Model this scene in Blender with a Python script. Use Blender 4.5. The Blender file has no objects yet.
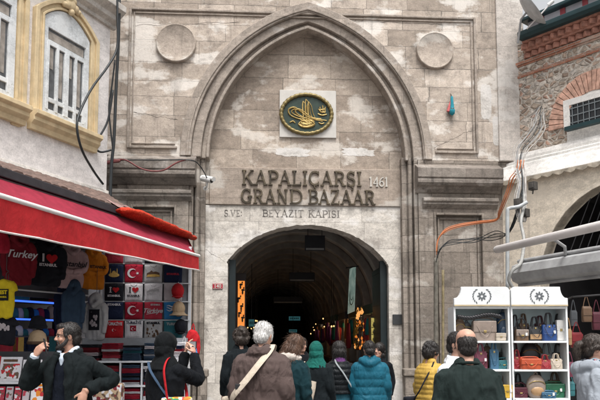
import bpy, bmesh, math, random
from mathutils import Vector, Matrix, noise as mnoise
R = math.radians
S = bpy.context.scene
rnd = random.Random(7)

# ------------------------------------------------------------------ camera
F = 667.0                 # focal length in photo pixels (600 wide)
PITCH = 0.084
CY = 282.0                # principal row of the photo
EYE = Vector((0, 0, 1.65))
cam_data = bpy.data.cameras.new('camera')
cam = bpy.data.objects.new('camera', cam_data)
S.collection.objects.link(cam)
cam.location = EYE
cam.rotation_euler = (math.pi / 2 + PITCH, 0, 0)
cam_data.sensor_width = 36.0
cam_data.lens = 36.0 * F / 600.0
cam_data.shift_y = (CY - 200.0) / 600.0
cam_data.clip_start = 0.1
cam_data.clip_end = 500
S.camera = cam

# ------------------------------------------------------------------ sky and sun
SUN_EL, SUN_AZ = R(64), R(14)       # behind the camera, a little to the right
sdir = Vector((math.sin(SUN_AZ) * math.cos(SUN_EL), -math.cos(SUN_AZ) * math.cos(SUN_EL), math.sin(SUN_EL)))
world = bpy.data.worlds.new('World')
S.world = world
world.use_nodes = True
wn, wl = world.node_tree.nodes, world.node_tree.links
wn.clear()
wo = wn.new('ShaderNodeOutputWorld'); wb = wn.new('ShaderNodeBackground')
sky = wn.new('ShaderNodeTexSky'); sky.sky_type = 'NISHITA'; sky.sun_disc = False
sky.sun_elevation = SUN_EL
sky.sun_rotation = math.atan2(sdir.x, sdir.y)
sky.air_density = 1.2; sky.dust_density = 6.0; sky.ozone_density = 1.0
hs = wn.new('ShaderNodeHueSaturation'); hs.inputs['Saturation'].default_value = 0.12
wl.new(sky.outputs[0], hs.inputs['Color']); wl.new(hs.outputs[0], wb.inputs['Color'])
wb.inputs['Strength'].default_value = 0.12
wl.new(wb.outputs[0], wo.inputs['Surface'])
sun_data = bpy.data.lights.new('sun', 'SUN')
sun_data.energy = 1.7; sun_data.angle = R(22); sun_data.color = (1.0, 0.955, 0.90)
sun = bpy.data.objects.new('sun', sun_data); S.collection.objects.link(sun)
sun.rotation_euler = sdir.to_track_quat('Z', 'Y').to_euler()
S.view_settings.view_transform = 'Standard'; S.view_settings.look = 'None'
S.view_settings.exposure = 0.93; S.view_settings.gamma = 1.0
S.view_settings.use_curve_mapping = False
S.cycles.max_bounces = 6; S.cycles.diffuse_bounces = 4; S.cycles.glossy_bounces = 3
S.cycles.use_denoising = True

# ------------------------------------------------------------------ where a picture point lies in the place
def ray(px, py):
    a, b = (px - 300.0) / F, (CY - py) / F
    return Vector((a, math.cos(PITCH) - b * math.sin(PITCH), math.sin(PITCH) + b * math.cos(PITCH)))
def W(px, py, Y):
    d = ray(px, py)
    return EYE + d * (Y / d.y)
class Frame:
    """A vertical building plane: origin on the ground, x axis to the right, y axis into the wall."""
    def __init__(s, ox, oy, ang):
        s.o = Vector((ox, oy, 0)); s.ang = ang
        s.ux = Vector((math.cos(ang), math.sin(ang), 0)); s.uy = Vector((-math.sin(ang), math.cos(ang), 0))
    def p(s, px, py, v=0.0):
        d = ray(px, py)
        t = (s.o + s.uy * v - EYE).dot(s.uy) / d.dot(s.uy)
        q = EYE + d * t - s.o
        return (q.dot(s.ux), q.z)
    def w(s, u, v, z):
        return s.o + s.ux * u + s.uy * v + Vector((0, 0, z))
    def root(s, name, u=0, v=0, z=0):
        o = bpy.data.objects.new(name, None); S.collection.objects.link(o)
        o.location = s.w(u, v, z); o.rotation_euler = (0, 0, s.ang); o.empty_display_size = 0.1
        return o

def tag(o, label=None, cat=None, group=None, kind=None):
    if label: o['label'] = label
    if cat: o['category'] = cat
    if group: o['group'] = group
    if kind: o['kind'] = kind
    return o
def empty(name, loc, rz=0.0, scale=1.0):
    o = bpy.data.objects.new(name, None); S.collection.objects.link(o)
    o.location = loc; o.rotation_euler = (0, 0, rz); o.scale = (scale,) * 3; o.empty_display_size = 0.1
    return o
def copy_tree(o, parent=None):
    c = o.copy(); S.collection.objects.link(c)
    if parent is not None: c.parent = parent
    for ch in list(o.children): copy_tree(ch, c)
    return c

# ------------------------------------------------------------------ materials
MATS = {}
def newmat(name):
    m = bpy.data.materials.new(name); m.use_nodes = True
    return m, m.node_tree.nodes, m.node_tree.links, m.node_tree.nodes['Principled BSDF']
def _noise(n, l, vec, scale, detail=4, rough=0.55, dist=0.0):
    t = n.new('ShaderNodeTexNoise'); t.inputs['Scale'].default_value = scale
    t.inputs['Detail'].default_value = detail; t.inputs['Roughness'].default_value = rough
    t.inputs['Distortion'].default_value = dist
    l.new(vec, t.inputs['Vector']); return t.outputs['Fac']
def _map(n, l, val, a, b, c=0.0, d=1.0):
    t = n.new('ShaderNodeMapRange'); t.inputs[1].default_value = a; t.inputs[2].default_value = b
    t.inputs[3].default_value = c; t.inputs[4].default_value = d
    l.new(val, t.inputs[0]); return t.outputs[0]
def _mix(n, l, fac, a, b, mode='MIX'):
    t = n.new('ShaderNodeMix'); t.data_type = 'RGBA'; t.blend_type = mode
    if isinstance(fac, (int, float)): t.inputs[0].default_value = fac
    else: l.new(fac, t.inputs[0])
    for k, v in ((6, a), (7, b)):
        if isinstance(v, tuple): t.inputs[k].default_value = (*v[:3], 1)
        else: l.new(v, t.inputs[k])
    return t.outputs[2]
def _math(n, l, op, a, b=0.0):
    t = n.new('ShaderNodeMath'); t.operation = op
    for k, v in ((0, a), (1, b)):
        if isinstance(v, (int, float)): t.inputs[k].default_value = v
        else: l.new(v, t.inputs[k])
    return t.outputs[0]
def _scalevec(n, l, vec, s):
    t = n.new('ShaderNodeMapping'); t.inputs['Scale'].default_value = s
    l.new(vec, t.inputs['Vector']); return t.outputs[0]
def _bump(n, l, h, strength, dist=0.02, prev=None):
    b = n.new('ShaderNodeBump'); b.inputs['Strength'].default_value = strength
    b.inputs['Distance'].default_value = dist
    l.new(h, b.inputs['Height'])
    if prev is not None: l.new(prev, b.inputs['Normal'])
    return b.outputs[0]

def plain(name, col, rough=0.6, var=0.18, scale=9.0, bump=0.12, metal=0.0, bscale=60.0, spec=0.4):
    if name in MATS: return MATS[name]
    m, n, l, b = newmat(name)
    tc = n.new('ShaderNodeTexCoord').outputs['Object']
    f = _noise(n, l, tc, scale, 5, 0.6)
    f2 = _map(n, l, f, 0.3, 0.7, 1 - var, 1 + var * 0.6)
    rgb = n.new('ShaderNodeRGB'); rgb.outputs[0].default_value = (*col, 1)
    g = n.new('ShaderNodeCombineColor'); [l.new(f2, g.inputs[k]) for k in range(3)]
    c = _mix(n, l, 1.0, rgb.outputs[0], g.outputs[0], 'MULTIPLY')
    l.new(c, b.inputs['Base Color'])
    b.inputs['Roughness'].default_value = rough; b.inputs['Metallic'].default_value = metal
    b.inputs['Specular IOR Level'].default_value = spec
    if bump: l.new(_bump(n, l, _noise(n, l, tc, bscale, 3), bump, 0.01), b.inputs['Normal'])
    MATS[name] = m; return m
def cloth(name, col, rough=0.85, var=0.16, weave=260.0, fold=0.25):
    if name in MATS: return MATS[name]
    m, n, l, b = newmat(name)
    tc = n.new('ShaderNodeTexCoord').outputs['Object']
    f2 = _map(n, l, _noise(n, l, tc, 7, 5, 0.65), 0.3, 0.7, 1 - var, 1 + var)
    g = n.new('ShaderNodeCombineColor'); [l.new(f2, g.inputs[k]) for k in range(3)]
    l.new(_mix(n, l, 1.0, tuple(col), g.outputs[0], 'MULTIPLY'), b.inputs['Base Color'])
    b.inputs['Roughness'].default_value = rough; b.inputs['Specular IOR Level'].default_value = 0.12
    b.inputs['Sheen Weight'].default_value = 0.02
    nz = _noise(n, l, _scalevec(n, l, tc, (1, 1, .55)), 6.5, 3, 0.55, 0.9)
    rdg = _math(n, l, 'POWER', _math(n, l, 'SUBTRACT', 1.0, _math(n, l, 'ABSOLUTE', _math(n, l, 'SUBTRACT', _math(n, l, 'MULTIPLY', nz, 2.0), 1.0))), 9.0)
    n1 = _bump(n, l, rdg, fold * .75, 0.03)
    n1 = _bump(n, l, _noise(n, l, tc, 12, 3, 0.5, .8), fold * .7, 0.03, n1)
    l.new(_bump(n, l, _noise(n, l, tc, weave, 2), 0.15, 0.004, n1), b.inputs['Normal'])
    MATS[name] = m; return m
def glow(name, col, strength):
    if name in MATS: return MATS[name]
    m, n, l, b = newmat(name)
    b.inputs['Base Color'].default_value = (*[c * 0.5 for c in col], 1)
    b.inputs['Emission Color'].default_value = (*col, 1); b.inputs['Emission Strength'].default_value = strength
    MATS[name] = m; return m
def stone(name, c1, c2, mortar, bw=0.8, bh=0.42, msize=0.008, patch=(0.6, 0.57, 0.53), patch_amt=0.25, dirt=0.5,
          dirt_col=(0.07, 0.062, 0.055), streak=0.4, bump=0.6, soft=0.35, pits=0.5, joint=1.0, jitter=0.02):
    if name in MATS: return MATS[name]
    m, n, l, b = newmat(name)
    tc = n.new('ShaderNodeTexCoord').outputs['Object']
    sx = n.new('ShaderNodeSeparateXYZ'); l.new(tc, sx.inputs[0])
    x, y, z = sx.outputs
    # courses of uneven height, blocks of uneven length
    zz = n.new('ShaderNodeCombineXYZ'); l.new(z, zz.inputs[2])
    z2 = _math(n, l, 'ADD', z, _map(n, l, _noise(n, l, zz.outputs[0], 1.1, 1), 0, 1, -0.28, 0.28))
    row = _math(n, l, 'FLOOR', _math(n, l, 'DIVIDE', z2, bh))
    wnz = n.new('ShaderNodeTexWhiteNoise'); wnz.noise_dimensions = '1D'; l.new(row, wnz.inputs['W'])
    rx = n.new('ShaderNodeCombineXYZ')
    l.new(x, rx.inputs[0]); l.new(row, rx.inputs[2])
    xw = _map(n, l, _noise(n, l, rx.outputs[0], 0.9, 1), 0, 1, -0.45, 0.45)
    x2 = _math(n, l, 'ADD', _math(n, l, 'ADD', _math(n, l, 'ADD', x, y), xw), _math(n, l, 'MULTIPLY', wnz.outputs['Value'], bw))
    jit = _noise(n, l, tc, 5.0, 4, 0.6)
    x3 = _math(n, l, 'ADD', x2, _map(n, l, jit, 0, 1, -jitter, jitter))
    z3 = _math(n, l, 'ADD', z2, _map(n, l, jit, 0, 1, jitter, -jitter))
    cv = n.new('ShaderNodeCombineXYZ'); l.new(x3, cv.inputs[0]); l.new(z3, cv.inputs[1])
    br = n.new('ShaderNodeTexBrick'); br.offset = 0.5
    l.new(cv.outputs[0], br.inputs['Vector'])
    br.inputs['Color1'].default_value = (*c1, 1); br.inputs['Color2'].default_value = (*c2, 1)
    mid = tuple((a + c) / 2 for a, c in zip(c1, c2))
    br.inputs['Mortar'].default_value = (*[mm * joint + q * (1 - joint) for mm, q in zip(mortar, mid)], 1)
    br.inputs['Scale'].default_value = 1.0; br.inputs['Mortar Size'].default_value = msize
    br.inputs['Mortar Smooth'].default_value = soft
    br.inputs['Brick Width'].default_value = bw; br.inputs['Row Height'].default_value = bh
    col = br.outputs['Color']
    # mottling
    mot = _map(n, l, _noise(n, l, _scalevec(n, l, tc, (1, 1, 1.6)), 4.5, 9, 0.78), 0.28, 0.72, 0.62, 1.26)
    g = n.new('ShaderNodeCombineColor'); [l.new(mot, g.inputs[k]) for k in range(3)]
    col = _mix(n, l, 1.0, col, g.outputs[0], 'MULTIPLY')
    fine = _map(n, l, _noise(n, l, tc, 34, 6, 0.75), 0.3, 0.7, 0.78, 1.16)
    g2 = n.new('ShaderNodeCombineColor'); [l.new(fine, g2.inputs[k]) for k in range(3)]
    col = _mix(n, l, 1.0, col, g2.outputs[0], 'MULTIPLY')
    # repaired, paler plaster patches with hard shapes
    pn = _noise(n, l, _scalevec(n, l, tc, (1, 1, 1.9)), 0.95, 5, 0.5, 0.1)
    pn = _math(n, l, 'ADD', pn, _map(n, l, _noise(n, l, tc, 9, 8, 0.75), 0, 1, -0.11, 0.11))
    pf = _map(n, l, pn, 0.60 - patch_amt * 0.22, 0.66 - patch_amt * 0.22, 0, 0.62)
    col = _mix(n, l, pf, col, patch)
    # dirt blotches and run-down streaks
    dn = _noise(n, l, tc, 1.7, 7, 0.7, 0.5)
    df = _map(n, l, _math(n, l, 'ADD', dn, _map(n, l, _noise(n, l, tc, 11, 8, .75), 0, 1, -.09, .09)), 0.52, 0.76, 0, dirt)
    col = _mix(n, l, df, col, dirt_col)
    sn = _noise(n, l, _scalevec(n, l, tc, (7, 7, 0.55)), 1.3, 5, 0.65)
    sf = _map(n, l, sn, 0.56, 0.80, 0, streak)
    col = _mix(n, l, sf, col, dirt_col)
    # pits
    pit = _noise(n, l, tc, 22, 3, 0.6)
    pk = _map(n, l, pit, 0.70, 0.76, 0, pits)
    col = _mix(n, l, pk, col, dirt_col)
    l.new(col, b.inputs['Base Color'])
    b.inputs['Roughness'].default_value = 0.92; b.inputs['Specular IOR Level'].default_value = 0.2
    inv = _math(n, l, 'SUBTRACT', 1.0, br.outputs['Fac'])
    inv = _math(n, l, 'MULTIPLY', inv, joint)
    n1 = _bump(n, l, inv, bump, 0.012)
    n2 = _bump(n, l, _noise(n, l, tc, 9, 8, 0.7), bump * 0.8, 0.03, n1)
    n3 = _bump(n, l, _math(n, l, 'SUBTRACT', 1.0, pk), 0.5, 0.008, n2)
    l.new(n3, b.inputs['Normal'])
    MATS[name] = m; return m

def rubble(name, cols, mortar, sx=4.2, sz=6.5, bump=1.0):
    m, n, l, b = newmat(name)
    tc = n.new('ShaderNodeTexCoord').outputs['Object']
    jit = n.new('ShaderNodeTexNoise'); jit.inputs['Scale'].default_value = 5; jit.inputs['Detail'].default_value = 4; l.new(tc, jit.inputs['Vector'])
    ad = n.new('ShaderNodeVectorMath'); ad.operation = 'MULTIPLY_ADD'; l.new(jit.outputs['Color'], ad.inputs[0]); ad.inputs[1].default_value = (.12, .12, .08); l.new(tc, ad.inputs[2])
    v = _scalevec(n, l, ad.outputs[0], (sx, .01, sz))
    vo = n.new('ShaderNodeTexVoronoi'); vo.feature = 'F1'; vo.inputs['Scale'].default_value = 1; l.new(v, vo.inputs['Vector'])
    ve = n.new('ShaderNodeTexVoronoi'); ve.feature = 'DISTANCE_TO_EDGE'; ve.inputs['Scale'].default_value = 1; l.new(v, ve.inputs['Vector'])
    sp = n.new('ShaderNodeSeparateColor'); l.new(vo.outputs['Color'], sp.inputs[0])
    rp = n.new('ShaderNodeValToRGB'); rp.color_ramp.interpolation = 'CONSTANT'
    while len(rp.color_ramp.elements) < len(cols): rp.color_ramp.elements.new(.5)
    for i, c in enumerate(cols): rp.color_ramp.elements[i].position = i / len(cols); rp.color_ramp.elements[i].color = (*c, 1)
    l.new(sp.outputs[0], rp.inputs[0])
    mot = _map(n, l, _noise(n, l, tc, 12, 7, .72), .3, .7, .6, 1.3)
    g = n.new('ShaderNodeCombineColor'); [l.new(mot, g.inputs[k]) for k in range(3)]
    ed = _map(n, l, ve.outputs['Distance'], .04, .11, 1, 0)
    c = _mix(n, l, ed, rp.outputs[0], mortar)
    c = _mix(n, l, 1.0, c, g.outputs[0], 'MULTIPLY')
    dk = _map(n, l, _noise(n, l, tc, 7, 5, .7), .60, .68, 0, .8)
    c = _mix(n, l, dk, c, (.06, .05, .04))
    l.new(c, b.inputs['Base Color']); b.inputs['Roughness'].default_value = .95; b.inputs['Specular IOR Level'].default_value = .15
    h = _map(n, l, ve.outputs['Distance'], .02, .25, 0, 1)
    n1 = _bump(n, l, h, bump, .05); l.new(_bump(n, l, _noise(n, l, tc, 16, 7, .7), bump, .04, n1), b.inputs['Normal'])
    MATS[name] = m; return m
def multi(name, cols, scale=18):
    m, n, l, b = newmat(name)
    tc = n.new('ShaderNodeTexCoord').outputs['Object']
    vo = n.new('ShaderNodeTexVoronoi'); vo.inputs['Scale'].default_value = scale; l.new(tc, vo.inputs['Vector'])
    sp = n.new('ShaderNodeSeparateColor'); l.new(vo.outputs['Color'], sp.inputs[0])
    rp = n.new('ShaderNodeValToRGB'); rp.color_ramp.interpolation = 'CONSTANT'
    while len(rp.color_ramp.elements) < len(cols): rp.color_ramp.elements.new(.5)
    for i, c in enumerate(cols): rp.color_ramp.elements[i].position = i / len(cols); rp.color_ramp.elements[i].color = (*c, 1)
    l.new(sp.outputs[0], rp.inputs[0]); l.new(rp.outputs[0], b.inputs['Base Color']); b.inputs['Roughness'].default_value = .8
    MATS[name] = m; return m
def glowvar(name, c1, c2, strength, scale=6, lo=.35, hi=.7):
    m, n, l, b = newmat(name)
    tc = n.new('ShaderNodeTexCoord').outputs['Object']
    f = _map(n, l, _noise(n, l, tc, scale, 5, .7, 1.0), lo, hi)
    c = _mix(n, l, f, c1, c2); l.new(c, b.inputs['Emission Color']); b.inputs['Emission Strength'].default_value = strength; b.inputs['Base Color'].default_value = (.1, .08, .05, 1)
    MATS[name] = m; return m

# ------------------------------------------------------------------ mesh builder
class MB:
    def __init__(s): s.v = []; s.f = []; s.mi = []
    def add(s, verts, faces, mi=0):
        o = len(s.v); s.v += [tuple(v) for v in verts]
        s.f += [tuple(i + o for i in f) for f in faces]; s.mi += [mi] * len(faces)
        return s
    def box(s, x0, x1, y0, y1, z0, z1, mi=0, M=None):
        vs = [(x, y, z) for z in (z0, z1) for y in (y0, y1) for x in (x0, x1)]
        if M is not None: vs = [M @ Vector(v) for v in vs]
        return s.add(vs, [(0, 2, 3, 1), (4, 5, 7, 6), (0, 1, 5, 4), (1, 3, 7, 5), (3, 2, 6, 7), (2, 0, 4, 6)], mi)
    def cbox(s, c, d, mi=0, rot=None):
        M = Matrix.Translation(Vector(c)) @ (rot.to_4x4() if rot is not None else Matrix())
        return s.box(-d[0] / 2, d[0] / 2, -d[1] / 2, d[1] / 2, -d[2] / 2, d[2] / 2, mi, M)
    def prism(s, poly, y0, y1, mi=0):
        """polygon in (x, z), pushed from y0 to y1"""
        n = len(poly)
        vs = [(a, y0, b) for a, b in poly] + [(a, y1, b) for a, b in poly]
        fs = [tuple(range(n)), tuple(range(2 * n - 1, n - 1, -1))] + [(i, i + n, (i + 1) % n + n, (i + 1) % n) for i in range(n)]
        return s.add(vs, fs, mi)
    def prof(s, poly, x0, x1, mi=0):
        """profile in (y, z), run along x"""
        n = len(poly)
        vs = [(x0, a, b) for a, b in poly] + [(x1, a, b) for a, b in poly]
        fs = [tuple(range(n)), tuple(range(2 * n - 1, n - 1, -1))] + [(i, i + n, (i + 1) % n + n, (i + 1) % n) for i in range(n)]
        return s.add(vs, fs, mi)
    def ribbon(s, A, B, y0, y1, mi=0):
        """solid between two curves of (x, z), front face at y0, back at y1"""
        n = len(A)
        vs = [(a, y0, b) for a, b in A] + [(a, y0, b) for a, b in B] + [(a, y1, b) for a, b in A] + [(a, y1, b) for a, b in B]
        fs = []
        for i in range(n - 1):
            fs += [(i, i + 1, n + i + 1, n + i), (2 * n + i + 1, 2 * n + i, 3 * n + i, 3 * n + i + 1),
                   (i + 1, i, 2 * n + i, 2 * n + i + 1), (n + i, n + i + 1, 3 * n + i + 1, 3 * n + i)]
        fs += [(0, n, 3 * n, 2 * n), (n - 1, 3 * n - 1, 4 * n - 1, 2 * n - 1)]
        return s.add(vs, fs, mi)
    def rings(s, rings, mi=0, cap=True):
        n = len(rings[0]); vs = [v for r in rings for v in r]; fs = []
        for k in range(len(rings) - 1):
            for i in range(n):
                j = (i + 1) % n
                fs.append((k * n + i, k * n + j, (k + 1) * n + j, (k + 1) * n + i))
        if cap:
            fs.append(tuple(range(n - 1, -1, -1))); o = (len(rings) - 1) * n
            fs.append(tuple(range(o, o + n)))
        return s.add(vs, fs, mi)
    def tube(s, pts, r, n=8, mi=0, flat=1.0, smooth=0):
        pts = [Vector(p) for p in pts]
        rr = list(r) if isinstance(r, (list, tuple)) else [r] * len(pts)
        if smooth: pts, rr = crom(pts, rr, smooth)
        rings = []; up = None
        for i, p in enumerate(pts):
            t = (pts[min(i + 1, len(pts) - 1)] - pts[max(i - 1, 0)])
            t = t.normalized() if t.length > 1e-9 else Vector((0, 0, 1))
            if up is None:
                a = Vector((0, 0, 1)) if abs(t.z) < 0.9 else Vector((0, 1, 0))
                up = (a - t * a.dot(t)).normalized()
            else:
                up = up - t * up.dot(t)
                up = up.normalized() if up.length > 1e-6 else t.orthogonal().normalized()
            sd = t.cross(up)
            rings.append([p + (sd * math.cos(2 * math.pi * k / n) + up * flat * math.sin(2 * math.pi * k / n)) * rr[i] for k in range(n)])
        return s.rings(rings, mi)
    def capsule(s, a, b, ra, rb, n=10, mi=0):
        a, b = Vector(a), Vector(b); d = (b - a); L = d.length; d = d / max(L, 1e-9)
        pts = [a - d * ra * 0.95, a - d * ra * 0.7, a - d * ra * 0.3, a, b, b + d * rb * 0.3, b + d * rb * 0.7, b + d * rb * 0.95]
        rr = [ra * 0.3, ra * 0.71, ra * 0.95, ra, rb, rb * 0.95, rb * 0.71, rb * 0.3]
        return s.tube(pts, rr, n, mi)
    def ell(s, c, r, n=14, m=9, mi=0, rot=None):
        c = Vector(c); rings = []
        for k in range(1, m):
            ph = math.pi * k / m
            ring = []
            for i in range(n):
                th = 2 * math.pi * i / n
                v = Vector((r[0] * math.sin(ph) * math.cos(th), r[1] * math.sin(ph) * math.sin(th), -r[2] * math.cos(ph)))
                if rot is not None: v = rot @ v
                ring.append(c + v)
            rings.append(ring)
        return s.rings(rings, mi)
    def lathe(s, prof, n=24, c=(0, 0, 0), mi=0, M=None, cap=True):
        """profile of (radius, z) turned about z"""
        rings = []
        for r_, z_ in prof:
            ring = [Vector((r_ * math.cos(2 * math.pi * i / n), r_ * math.sin(2 * math.pi * i / n), z_)) for i in range(n)]
            if M is not None: ring = [M @ v for v in ring]
            rings.append([v + Vector(c) for v in ring])
        return s.rings(rings, mi, cap)
    def build(s, name, mats, parent=None, smooth=None, bevel=0.0, loc=None, rz=None, seg=2):
        me = bpy.data.meshes.new(name); me.from_pydata(s.v, [], s.f)
        mats = mats if isinstance(mats, (list, tuple)) else [mats]
        for mm in mats: me.materials.append(mm)
        if len(mats) > 1: me.polygons.foreach_set('material_index', s.mi)
        bm = bmesh.new(); bm.from_mesh(me)
        bmesh.ops.recalc_face_normals(bm, faces=bm.faces); bm.to_mesh(me); bm.free()
        if smooth is not None:
            me.polygons.foreach_set('use_smooth', [True] * len(me.polygons))
            if smooth < 180: me.set_sharp_from_angle(angle=R(smooth))
        o = bpy.data.objects.new(name, me); S.collection.objects.link(o)
        if parent is not None: o.parent = parent
        if loc is not None: o.location = loc
        if rz is not None: o.rotation_euler = (0, 0, rz)
        if bevel:
            bv = o.modifiers.new('bevel', 'BEVEL'); bv.width = bevel; bv.segments = seg; bv.limit_method = 'ANGLE'; bv.angle_limit = R(40)
        return o
def crom(pts, rr, k):
    P, Q = [], []
    n = len(pts)
    for i in range(n - 1):
        p0, p1, p2, p3 = pts[max(i - 1, 0)], pts[i], pts[i + 1], pts[min(i + 2, n - 1)]
        for j in range(k):
            t = j / k
            P.append(0.5 * ((2 * p1) + (p2 - p0) * t + (2 * p0 - 5 * p1 + 4 * p2 - p3) * t * t + (3 * p1 - p0 - 3 * p2 + p3) * t ** 3))
            Q.append(rr[i] + (rr[i + 1] - rr[i]) * t)
    return P + [pts[-1]], Q + [rr[-1]]
def remesh(mb, voxel, smooth=2, fac=0.5):
    me = bpy.data.meshes.new('tmp'); me.from_pydata(mb.v, [], mb.f)
    bm = bmesh.new(); bm.from_mesh(me); bmesh.ops.recalc_face_normals(bm, faces=bm.faces); bm.to_mesh(me); bm.free()
    o = bpy.data.objects.new('tmp', me); S.collection.objects.link(o)
    r_ = o.modifiers.new('r', 'REMESH'); r_.mode = 'VOXEL'; r_.voxel_size = voxel; r_.use_smooth_shade = True
    if smooth:
        q = o.modifiers.new('s', 'SMOOTH'); q.iterations = smooth; q.factor = fac
    dg = bpy.context.evaluated_depsgraph_get()
    out = bpy.data.meshes.new_from_object(o.evaluated_get(dg), depsgraph=dg)
    bpy.data.objects.remove(o); bpy.data.meshes.remove(me)
    out.materials.clear()
    out.polygons.foreach_set('use_smooth', [True] * len(out.polygons))
    return out
def link_mesh(name, me, mats, parent):
    me.name = name
    for m in (mats if isinstance(mats, (list, tuple)) else [mats]): me.materials.append(m)
    o = bpy.data.objects.new(name, me); S.collection.objects.link(o); o.parent = parent
    return o
def wrinkle(me, amp, scale=(9, 9, 5), seed=0.0, amp2=0.0):
    co = [v.co.copy() for v in me.vertices]; nr = [v.normal.copy() for v in me.vertices]
    off = Vector((seed * 3.1, seed * 1.7, seed * 2.3))
    for v, c, q in zip(me.vertices, co, nr):
        p = Vector((c.x * scale[0], c.y * scale[1], c.z * scale[2])) + off
        w = mnoise.noise(p + Vector((mnoise.noise(p * 0.7) * 1.5,) * 3))
        d = amp * (1 - 2 * abs(w))
        if amp2: d += amp2 * mnoise.noise(p * 3.3)
        v.co = c + q * d
def text_geo(txt, size, extrude=0.004, align='CENTER', sx=1.0, shear=0.0, bold=0.0):
    cu = bpy.data.curves.new('t', 'FONT'); cu.body = txt; cu.size = size; cu.extrude = extrude
    cu.align_x = align; cu.align_y = 'CENTER'; cu.shear = shear; cu.offset = bold; cu.resolution_u = 3
    o = bpy.data.objects.new('t', cu); S.collection.objects.link(o)
    dg = bpy.context.evaluated_depsgraph_get()
    me = bpy.data.meshes.new_from_object(o.evaluated_get(dg), depsgraph=dg)
    vs = [(v.co.x * sx, -v.co.z, v.co.y) for v in me.vertices]; fs = [tuple(p.vertices) for p in me.polygons]
    bpy.data.objects.remove(o); bpy.data.curves.remove(cu); bpy.data.meshes.remove(me)
    return vs, fs          # lies in the x-z plane, faces -y
def put(mb, geo, x, y, z, mi=0, M=None):
    vs = [Vector(v) for v in geo[0]]
    if M is not None: vs = [M @ v for v in vs]
    return mb.add([(v.x + x, v.y + y, v.z + z) for v in vs], geo[1], mi)

GATE = Frame(0.0, 14.8, 0.061)
_lx = W(106, 200, 12.5).x
LEFT = Frame(_lx, 12.5, math.atan2(1.0, 0.424))
RIGHT = Frame(W(520, 200, 15.1).x, 15.1, math.atan2(-0.777, 0.63))
# ------------------------------------------------------------------ ground
M_PAVE = stone('paving', (0.16, 0.15, 0.145), (0.22, 0.21, 0.2), (0.06, 0.055, 0.05), 0.6, 0.4, 0.01, dirt=0.4, patch_amt=0.0)
g = MB(); g.box(-60, 60, -60, 120, -0.3, 0.0)
tag(g.build('ground', plain('paving_ground', (0.2, 0.19, 0.18), 0.85, 0.3, 3.0, 0.3, bscale=14)), kind='structure')

# ------------------------------------------------------------------ the gate
M_FACE = stone('face_stone', (0.322, 0.272, 0.228), (0.530, 0.459, 0.396), (0.19, 0.17, 0.15), 0.95, 0.44, 0.007, patch=(0.74, 0.71, 0.67), patch_amt=0.34, dirt=0.75, streak=0.55, joint=0.9, jitter=0.025)
M_TYMP = stone('tympanum_stone', (0.276, 0.227, 0.187), (0.468, 0.400, 0.336), (0.19, 0.165, 0.14), 1.05, 0.46, 0.007, patch=(0.66, 0.62, 0.57), patch_amt=0.16, dirt=0.5, streak=0.28, joint=0.95)
M_BAND = stone('inscription_stone', (0.317, 0.264, 0.219), (0.375, 0.316, 0.268), (0.2, 0.17, 0.14), 1.5, 0.44, 0.006, patch=(0.5, 0.47, 0.43), patch_amt=0.12, dirt=0.35, streak=0.35, joint=0.5)
M_MARB = stone('marble_stone', (0.512, 0.476, 0.431), (0.618, 0.580, 0.532), (0.3, 0.28, 0.26), 1.3, 0.62, 0.006, patch=(0.68, 0.66, 0.64), patch_amt=0.3, dirt=0.85, dirt_col=(0.15, 0.13, 0.115), streak=0.45, joint=0.8, pits=1.0)
M_ARCH = stone('arch_stone', (0.300, 0.260, 0.224), (0.375, 0.324, 0.281), (0.14, 0.12, 0.11), 0.5, 0.5, 0.006, patch=(0.5, 0.47, 0.44), patch_amt=0.05, dirt=0.6, streak=0.4, joint=0.4)
M_PIL = stone('pilaster_stone', (0.207, 0.178, 0.152), (0.313, 0.272, 0.235), (0.12, 0.105, 0.09), 0.7, 0.40, 0.008, patch=(0.5, 0.47, 0.43), patch_amt=0.1, dirt=0.75, streak=0.85, joint=0.85, pits=0.9)
M_CORN = stone('cornice_stone', (0.193, 0.167, 0.148), (0.268, 0.237, 0.209), (0.12, 0.1, 0.09), 0.9, 0.5, 0.006, patch=(0.42, 0.39, 0.36), patch_amt=0.08, dirt=0.85, dirt_col=(0.04, 0.038, 0.036), streak=0.85, joint=0.4)

G = GATE.p
gate = GATE.root('bazaar_gate')
tag(gate, 'weathered grey stone bazaar gate with tall pointed arch above a low dark entrance', 'gate')

def arch_pts(cx, zs, a, h, n=40):
    Rr = (a * a + h * h) / (2 * a)
    top = math.asin(min(1, h / Rr)); L = []
    for i in range(n + 1):
        t = top * i / n
        L.append((cx + (Rr - a) - Rr * math.cos(t), zs + Rr * math.sin(t)))
    Rg = [(2 * cx - x, z) for x, z in reversed(L[:-1])]
    return L + Rg
zs = G(300, 158)[1]
def arch_of(px_l, px_r, py_apex, v):
    ul, ur = G(px_l, 158, v)[0], G(px_r, 158, v)[0]
    zt = G((px_l + px_r) / 2, py_apex, v)[1]
    return arch_pts((ul + ur) / 2, zs, (ur - ul) / 2, zt - zs)
A0 = arch_of(180, 432, 3, 0); A1 = arch_of(191, 423, 13, 0); A2 = arch_of(201, 413, 22, 0.06); A3 = arch_of(206, 408, 26, 0.1)
A4 = arch_of(209, 405, 29, 0.1)
# wall round the pointed arch
uL, uR, zT = G(101, 60)[0], G(523, 60)[0], G(300, -40)[1]
u_p0 = G(118, 158)[0]; u_p1 = G(521, 158)[0]
poly = [(uL, zs), (uL, zT), (uR, zT), (uR, zs)] + [(x, z) for x, z in reversed(A0)]
wall = MB(); wall.prism(poly, 0.0, 0.6)
wall.build('wall', M_FACE, gate)
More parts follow.
